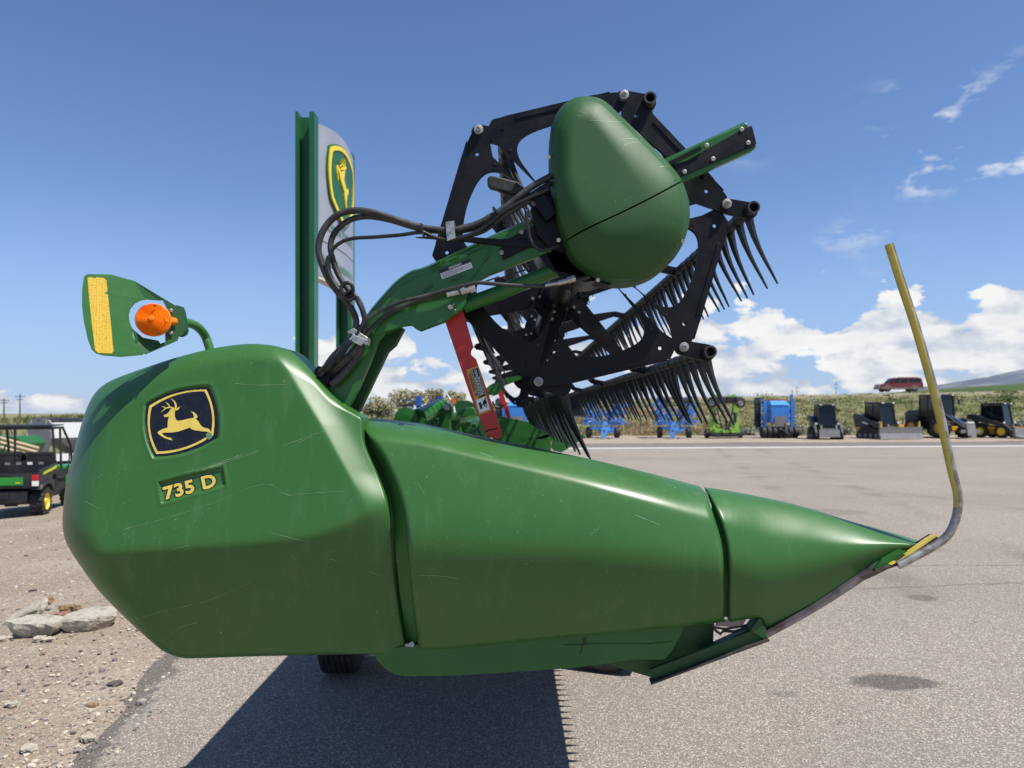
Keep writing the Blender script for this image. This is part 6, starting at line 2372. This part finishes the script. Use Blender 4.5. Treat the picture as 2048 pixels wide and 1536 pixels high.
# the red car on the road above the bank
cx_, cy_, cz_ = at_ground(1797, 97)
CAR = thing('suv', 'dark red long station wagon with beige lower trim driving on the road above the bank', 'car', (cx_, cy_, cz_ + 0.32), R(-3))
body = [(-2.88, .45), (-2.86, .80), (-2.80, 1.02), (-2.55, 1.10), (-1.55, 1.22), (-.95, 1.88), (-.70, 1.95), (2.25, 1.95), (2.60, 1.86), (2.80, 1.22), (2.86, .95), (2.86, .45)]
bd = MB().prism([(x, -.95, z) for x, z in body], (0, 1.9, 0)).build('body', carred, CAR, bevel=.06)
for i, pts in enumerate(([(-1.42, 1.24), (-.86, 1.80), (-.30, 1.82), (-.30, 1.24)], [(-.18, 1.24), (-.18, 1.82), (.75, 1.82), (.75, 1.24)], [(.90, 1.26), (.90, 1.82), (2.35, 1.80), (2.50, 1.30)])):
    for s in (-1, 1):
        MB().prism([(x, .955 * s, z) for x, z in pts], (0, .02 * s, 0)).build('side_window', M['glass'], bd)
MB().prism([(-1.60, -.8, 1.24), (-.98, -.75, 1.86), (-.98, .75, 1.86), (-1.60, .8, 1.24)], (-.03, 0, .02)).build('windscreen', M['glass'], bd)
for s in (-1, 1):
    MB().box((0, .96 * s, .52), (5.5, .04, .22)).build('rocker_trim', beige, bd)
    for x in (-1.85, 1.75):
        mb = MB().prism([(x + .53 * math.cos(a), .957 * s, .42 + .53 * math.sin(a)) for a in np.linspace(0, math.pi, 12)], (0, .03 * s, 0))
        mb.build('arch_flare', beige, bd)
        wheel(CAR, (x, .80 * s, .40), .41, .28, gry, axis=(0, 1, 0), lugs=0)
    MB().box((-2.84, .68 * s, .88), (.08, .35, .18)).build('headlight', lampw, bd)
    MB().box((-1.25, 1.05 * s, 1.28), (.12, .18, .16)).build('wing_mirror', carred, bd)
    MB().bar((-.4, .7 * s, 2.0), (2.2, .7 * s, 2.0), .05, .05).build('roof_rail', blk, bd)
MB().box((-2.90, 0, .55), (.10, 1.85, .22)).box((2.90, 0, .55), (.10, 1.85, .22)).build('bumper', beige, bd)

# road on the bank under the car
road_top = mat('bank_road_gravel', (0.33, 0.28, 0.225), 0.95, col2=(0.25, 0.22, 0.18), scale=1.2)

# steel posts along the foot of the bank
post_m = mat('fence_post_steel', (0.06, 0.055, 0.05), 0.7)
for px, h_, d_, lb_ in ((1739, 2.35, 46.8, 'thin steel post standing behind the bladed loader cab'), (1824, 2.6, 48.0, 'thin steel post just left of the tall wheel loader cab'), (1281, 1.15, 49.0, 'thin steel post between the two blue cultivators'),
                        (1806, 1.35, 49.5, 'short steel post in the weeds between bladed loader and wheel loader'), (1911, 1.2, 50.0, 'short steel post in the weeds right of the wheel loader')):
    x, y, z = at_ground(px, d_)
    t = thing('fence_post', lb_, 'fence post', (x, y, z), group='steel posts along the bank')
    MB().box((0, 0, h_ / 2 - .1), (.055, .055, h_ + .2)).build('post', post_m, t)
    MB().box((0, -.04, h_ - .08), (.10, .02, .10)).build('post_tip', gry, t)

# utility poles
for px, d_, h_, lb_ in ((40, 150, 4.6, 'distant utility pole with crossarm, right one of the two at the left edge'), (8, 140, 3.4, 'distant utility pole with crossarm at the very left edge'), (783, 170, 6.0, 'slender utility pole left of the round olive tree'), (1672, 330, 14.0, 'faint distant pole on the skyline left of the red wagon'), (1594, 330, 12.0, 'faint distant pole on the skyline above the blue seeder')):
    x, y = (px - 1024) * d_ / FPX, d_
    t = thing('utility_pole', lb_, 'utility pole', (x, y, float(ground_z(x, y)) - .2))
    zt = h_ if d_ > 200 else h_ + 0.6
    MB().cyl((0, 0, 0), (0, 0, zt), .16, .11, 8).build('pole', bark, t)
    MB().box((0, 0, zt * .90), (2.0, .12, .12)).box((0, 0, zt * .78), (1.5, .12, .12)).build('crossarm', bark, t)
    for k in (-.9, -.4, .4, .9):
        MB().cyl((k, 0, zt * .9), (k, 0, zt * .9 + .25), .05, n=6).build('insulator', gry, t)

# ================================================================ LEFT YARD
gz = float(gravel_z(-8.6)) - 0.012


def wxy(px, d):
    return (px - 1024) * d / FPX


# utility vehicle
YAW = 17
UTV = thing('utility_vehicle', 'black two seat utility vehicle with cargo bed and yellow rims, parked at the left', 'utility vehicle', (wxy(2, 12.9), 12.9, gz - 0.03), R(YAW))
UTV.scale = (0.86,) * 3
utv_green = mat('utv_green', (0.02, 0.24, 0.035), 0.3)
for sx in (-1, 1):
    wheel(UTV, (sx * .60, .45, .31), .31, .27, yel2, lugs=18, rr=.58)
    wheel(UTV, (sx * .60, 2.42, .31), .31, .25, yel2, lugs=18, rr=.58)
MB().box((0, .10, .66), (1.34, .06, .05)).box((0, .10, .90), (1.30, .06, .04)).prism([(-.68, .06, .66), (.68, .06, .66), (.68, .06, .96), (-.68, .06, .96)], (0, .05, 0)).build('tailgate', blk, UTV, bevel=.01)
MB().box((.02, .045, .79), (.74, .02, .17)).build('tailgate_panel', utv_green, UTV, bevel=.006)
MB().box((.27, .033, .76), (.035, .006, .025)).box((.32, .033, .76), (.035, .006, .025)).build('panel_mark', yel2, UTV)
for sx in (-1, 1):
    mb = MB().prism([(sx * .70, .06, .64), (sx * .70, .10, 1.02), (sx * .70, 1.25, 1.10), (sx * .70, 1.25, .86), (sx * .70, .95, .86), (sx * .70, .80, .66), (sx * .70, .45, .70)], (-.06 * sx, 0, 0))
    mb.build('bed_side', blk, UTV, bevel=.01)
    MB().prism([(sx * .704, .20, .90), (sx * .704, 1.15, 1.00), (sx * .704, 1.15, 1.07), (sx * .704, .20, .97)], (.005 * sx, 0, 0)).build('side_decal', utv_green, UTV)
    MB().prism([(sx * .711, .26, .91), (sx * .711, 1.12, .99), (sx * .711, 1.12, 1.045), (sx * .711, .70, .985), (sx * .711, .70, 1.0), (sx * .711, .26, .95)], (.004 * sx, 0, 0)).build('decal_stripe', yel2, UTV)
    tl = MB().box((sx * .62, .03, .86), (.12, .07, .12)).build('tail_light', lampr, UTV, bevel=.01)
    MB().box((sx * .62, .03, .735), (.12, .07, .11)).build('reversing_lens', lampw, tl, bevel=.01)
    MB().prism([(sx * .74, .02, .60), (sx * .74, .10, .72), (sx * .74, .55, .78), (sx * .74, .90, .72), (sx * .74, .95, .50), (sx * .74, .85, .50), (sx * .74, .72, .66), (sx * .74, .45, .70), (sx * .74, .15, .62)], (-.22 * sx, 0, 0)).build('rear_fender', blk, UTV, bevel=.015)
    MB().prism([(sx * .66, 2.0, .50), (sx * .70, 2.05, .98), (sx * .70, 2.75, .98), (sx * .64, 2.90, .80), (sx * .62, 2.90, .55)], (-.25 * sx, 0, 0)).build('front_fender', utv_green, UTV, bevel=.03)
    mb = MB()
    mb.tube([(sx * .64, 1.28, .55), (sx * .63, 1.26, 1.30), (sx * .58, 1.30, 1.90)], .028, 8)
    mb.tube([(sx * .58, 1.30, 1.90), (sx * .58, 2.05, 1.90), (sx * .66, 2.40, 1.45), (sx * .67, 2.45, .95)], .028, 8)
    mb.tube([(sx * .64, 1.75, .60), (sx * .62, 1.70, 1.88)], .026, 8)
    mb.tube([(sx * .68, 1.30, .75), (sx * .72, 1.9, .80), (sx * .72, 2.05, 1.15), (sx * .66, 2.25, 1.5)], .016, 6)
    mb.build('roll_bar', blk, UTV, smooth=True)
    MB().box((sx * .32, 1.55, .80), (.5, .5, .16)).box((sx * .32, 1.33, 1.08), (.5, .14, .55)).build('seat', blk, UTV, bevel=.04)
    MB().prism([(sx * .66, 1.25, .45), (sx * .66, 2.0, .45), (sx * .66, 2.0, .92), (sx * .66, 1.25, .92)], (-.03 * sx, 0, 0)).build('door_net', mat('black_net', (0.02, 0.02, 0.02), 0.9), UTV)
MB().bar((-.60, 1.28, 1.90), (.60, 1.28, 1.90), .06, .06).bar((-.60, 2.05, 1.90), (.60, 2.05, 1.90), .05, .05).bar((-.62, 1.27, 1.32), (.62, 1.27, 1.32), .05, .05).bar((-.16, 1.28, 1.0), (-.16, 1.28, 1.9), .04, .04).build('cross_bar', blk, UTV)
MB().prism([(-.58, 1.2, 1.94), (.58, 1.2, 1.94), (.58, 2.1, 1.95), (-.58, 2.1, 1.95)], (0, 0, .03)).build('roof_panel', blk, UTV)
MB().box((0, .65, .70), (1.3, 1.15, .06)).box((0, 1.22, .98), (1.36, .05, .36)).build('cargo_bed', blk, UTV)
for k in range(5):
    MB().box((-.5 + k * .22, 1.19, 1.10), (.10, .01, .06)).build('bed_slot', lampw if k == 3 else gry, UTV)
MB().box((0, .35, .45), (.9, .5, .26)).box((0, 1.4, .40), (1.2, 2.4, .16)).box((-.05, .08, .48), (.34, .06, .14)).build('undercarriage', blk, UTV, bevel=.02)
MB().bar((-.5, .45, .30), (.5, .45, .30), .09, .09).cyl((-.25, .3, .55), (-.38, .42, .28), .04, n=8).cyl((.25, .3, .55), (.38, .42, .28), .04, n=8).build('axle', metal, UTV)
MB().box((0, 2.6, .74), (1.2, .7, .44)).build('hood', utv_green, UTV, bevel=.06)
MB().cyl((-.32, 1.98, 1.18), (-.32, 2.02, 1.20), .17, n=16).build('steering_wheel', blk, UTV)

# grain trailer
TR = thing('hopper_trailer', 'white hopper grain trailer with grey rounded end standing beyond the utility vehicle', 'trailer', (wxy(78, 31), 31, float(gravel_z(wxy(78, 31)))), R(-34))
TR.scale = (0.89,) * 3
endp = [(-1.25, 2.00), (-1.25, 2.72), (-1.0, 2.86), (-.4, 2.93), (.4, 2.93), (1.0, 2.86), (1.25, 2.72), (1.25, 2.00), (.75, 1.2), (-.75, 1.2)]
MB().prism([(x, 0, z) for x, z in endp], (0, .08, 0)).build('end_panel', tgrey, TR)
for k in range(3):
    MB().box((-.12 + k * .14, -.01, 2.84), (.06, .02, .06)).build('vent_hole', blk, TR)
MB().box((0, -.03, 2.35), (2.46, .06, .07)).box((-.8, -.03, 2.6), (.06, .05, .5)).box((.8, -.03, 2.6), (.06, .05, .5)).build('end_rib', tgrey, TR)
mb = MB()
for s in (-1, 1):
    mb.prism([(s * 1.25, .08, 2.0), (s * 1.25, 10, 2.0), (s * 1.25, 10, 2.75), (s * 1.25, .08, 2.75)], (-.05 * s, 0, 0))
    for k in range(9):
        mb.box((s * 1.27, .6 + k * 1.1, 2.38), (.04, .06, .75))
mb.build('side_wall', wht, TR)
mb = MB()
for y0 in (0.3, 5.0):
    mb.add([(-1.2, y0, 2.0), (1.2, y0, 2.0), (1.2, y0 + 4.6, 2.0), (-1.2, y0 + 4.6, 2.0), (-.35, y0 + 1.7, .75), (.35, y0 + 1.7, .75), (.35, y0 + 2.9, .75), (-.35, y0 + 2.9, .75)], [(0, 1, 5, 4), (1, 2, 6, 5), (2, 3, 7, 6), (3, 0, 4, 7), (4, 5, 6, 7)])
mb.build('hopper', tgrey, TR)
MB().prism([(1.26, .1, 2.78), (-1.26, .1, 2.78), (-.9, .1, 2.95), (.9, .1, 2.95)], (0, 9.9, 0)).build('roll_tarp', blk, TR)
MB().bar((.45, .1, 1.0), (.45, 10, 1.0), .12, .2).bar((-.45, .1, 1.0), (-.45, 10, 1.0), .12, .2).build('frame_rail', tgrey, TR)
MB().box((1.2, 3.0, 1.05), (.06, 5.5, .35)).build('side_rail', wht, TR)
for y0 in (.7, 1.9):
    for s in (-1, 1):
        wheel(TR, (s * .95, y0, .50), .50, .40, gry, lugs=0)
MB().prism([(-1.1, -.12, .55), (1.1, -.12, .55), (1.1, -.12, 1.15), (-1.1, -.12, 1.15)], (0, .02, 0)).build('mud_flap', blk, TR)

# air drill with tan folded augers, at the far left
t = thing('grain_drill', 'green drill with tan folded tubes seen through the utility vehicle cab', 'grain drill', (wxy(20, 24), 24, float(gravel_z(wxy(20, 24)))), R(8))
MB().prism([(-2.6, 0, .9), (.2, 0, .9), (.5, 0, 1.5), (.2, 0, 1.75), (-2.6, 0, 1.75)], (0, 1.4, 0)).build('seed_box', M['green_paint'], t, bevel=.04)
for k, (za, zb) in enumerate(((2.05, 1.35), (1.92, 1.22), (1.78, 1.08))):
    MB().cyl((-1.8, -.3 - .1 * k, za + .15), (1.0, -.2 - .1 * k, zb), .055, n=10).build('tan_tube', tan_, t, smooth=True)
for k in range(4):
    MB().cyl((-2.6, .3 + .1 * k, 2.55 - .13 * k), (-.7, .3 + .1 * k, 2.25 - .13 * k), .05, n=10).build('upper_tan_tube', tan_, t, smooth=True)
MB().cyl((-.9, -.1, 1.35), (-.5, -.1, 1.35), .22, n=16).build('fan_housing', M['green_dark'], t)
for k in range(8):
    MB().box((-2.4 + .42 * k, -.3, .72), (.10, .5, .35)).build('opener', blk, t)
for sx in (-1.9, .6):
    wheel(t, (sx, .6, .45), .45, .35, yel2, lugs=0)
MB().box((-.9, .4, .80), (4.0, .16, .16)).build('tool_bar', M['green_dark'], t)

# ================================================================ BROKEN CONCRETE
conc = mat('broken_concrete', (0.43, 0.39, 0.315), 0.92, col2=(0.27, 0.235, 0.185), scale=14, detail=8, lo=0.42, hi=0.68, speck=(0.13, 0.11, 0.09), sscale=60, sthr=0.60, bump=0.7, bscale=40)
brick_m = mat('brick_red', (0.30, 0.165, 0.125), 0.9, col2=(0.24, 0.13, 0.10), scale=20, bump=0.4, bscale=60)
rust_m = mat('rust_stained_stone', (0.30, 0.19, 0.09), 0.9, col2=(0.15, 0.11, 0.08), scale=14, bump=0.5, bscale=40)


def chunk(name, label, cat, loc, top, thick, m, rot=(0, 0, 0), under=0.8, group=None, seed=1, rough=0.45):
    """broken slab: top outline (x,y) in metres about loc, tapering below, with uneven edges"""
    random.seed(seed)
    rm = Euler(rot).to_matrix()
    loop = resample(np.array(top, float), 19)
    c = loop.mean(0)
    vs, fs = [], []
    rings = [(0.0, 0.5, 0.0), (0.0, 0.86, 0.004), (0.0, 0.975, 0.006), (-0.008, 1.0, 0.010), (-thick * .40, 0.985, 0.016), (-thick * .75, (1 + under) / 2, 0.010), (-thick, under, 0.006), (-thick, under * .5, 0)]
    n = len(loop)
    for z, s, j in rings:
        for p in loop:
            q = c + (p - c) * s
            vs.append(rm @ Vector((q[0] + random.gauss(0, j * rough), q[1] + random.gauss(0, j * rough), z + random.gauss(0, max(j, .003) * rough) + thick)))
    for r_ in range(len(rings) - 1):
        fs += [(r_ * n + i, r_ * n + (i + 1) % n, (r_ + 1) * n + (i + 1) % n, (r_ + 1) * n + i) for i in range(n)]
    fs += [tuple(range(n)), tuple(range((len(rings) - 1) * n, len(rings) * n))[::-1]]
    o = link_mesh(name, vs, fs, m, None, smooth=False)
    o.location = loc
    return tag(o, label, cat, group)


def gp(px, py):
    """ground point of the yard under a photo point"""
    d = CAM_H * FPX / (py - HOR)
    for _ in range(3):
        d = (CAM_H - float(gravel_z((px - 1024) * d / FPX))) * FPX / (py - HOR)
    x = (px - 1024) * d / FPX
    return Vector((x, d, float(gravel_z(x)) - 0.012))


cg = 'broken concrete pieces on the gravel'
k1 = gp(58, 1275)
S5 = k1.y / FPX
chunk('concrete_slab', 'front broken concrete slab with a straight flat top edge, nearest of the pile', 'rubble', (k1.x, k1.y + 0.06, k1.z), [(-.205, -.02), (-.10, -.05), (.05, -.055), (.175, -.05), (.165, .10), (.0, .16), (-.12, .14)], .115, conc, (R(4), R(1), 0), 0.62, cg, 3)
k2 = gp(163, 1258)
chunk('concrete_slab', 'pale flat concrete slab with rounded outline, right of the pile', 'rubble', (k2.x, k2.y + 0.10, k2.z), [(-.185, -.06), (-.14, -.14), (.0, -.15), (.12, -.11), (.185, -.03), (.19, .08), (.10, .16), (-.05, .17), (-.15, .09)], .10, conc, (R(5), R(-2), 0), 0.80, cg, 4)
k3 = gp(50, 1243)
chunk('concrete_slab', 'tilted concrete slab with a rust stained end, leaning behind the front slab', 'rubble', (k3.x - .03, k3.y + .10, k3.z + .02), [(-.17, -.08), (.14, -.09), (.16, .06), (.10, .09), (-.15, .05)], .07, conc, (R(16), R(-26), R(10)), 0.9, cg, 5)
k4 = gp(105, 1240)
chunk('brick', 'flat dull red brick piece lying between the concrete slabs', 'brick', (k4.x, k4.y + .05, k4.z), [(-.09, -.03), (.08, -.04), (.10, .03), (-.06, .04)], .05, brick_m, (0, R(-6), R(8)), 0.95, None, 6)
k5 = gp(135, 1226)
chunk('rubble_stone', 'small brown rough stone behind the pale round concrete slab', 'stone', (k5.x, k5.y + .03, k5.z), [(-.07, -.03), (.07, -.025), (.075, .035), (-.065, .04)], .065, rust_m, (0, 0, 0), 0.9, None, 7)
k6 = gp(85, 1226)
chunk('rusty_fragment', 'rust brown fragment at the raised end of the tilted slab', 'stone', (k6.x - .025, k6.y + .13, k6.z + .05), [(-.045, -.03), (.03, -.03), (.045, .02), (-.03, .03)], .06, rust_m, (R(10), R(-30), 0), 0.9, None, 8)
for px, py, r_, lb_, sd in ((78, 1278, .04, 'rounded grey cobble under the front edge of the front slab', 11), (8, 1279, .045, 'small pale stone at the left frame edge before the front slab', 12), (98, 1279, .035, 'small pale stone below the gap between the two slabs', 13), (66, 1180, .026, 'dark stone lying alone on the gravel above the pile', 14),
                            (25, 1407, .03, 'beige flat stone on the gravel near the bottom left', 15), (175, 1474, .03, 'pale flat stone at the ragged edge of the asphalt', 16), (57, 1496, .035, 'grey flat stone in the bottom left corner', 17), (186, 1408, .022, 'brownish stone beside the asphalt edge', 18), (230, 1366, .03, 'dark pebble beside the asphalt edge under the cover', 19)):
    k_ = gp(px, py)
    chunk('loose_stone', lb_, 'stone', (k_.x, k_.y, k_.z - .005), [(r_ * (1 + .2 * math.sin(a * 2 + sd)) * math.cos(a) * 1.2, r_ * (1 + .2 * math.cos(a * 3 + sd)) * math.sin(a)) for a in np.linspace(0, 5.6, 9)], r_ * .75, (rust_m if sd in (18,) else (metal if sd in (14, 19) else conc)) if sd not in (14, 19) else mat('dark_stone', (0.09, 0.075, 0.07), 0.9), (R(3), 0, 0), 0.8, 'loose stones on the yard', sd)

for m_ in bpy.data.materials:
    m_.use_backface_culling = False
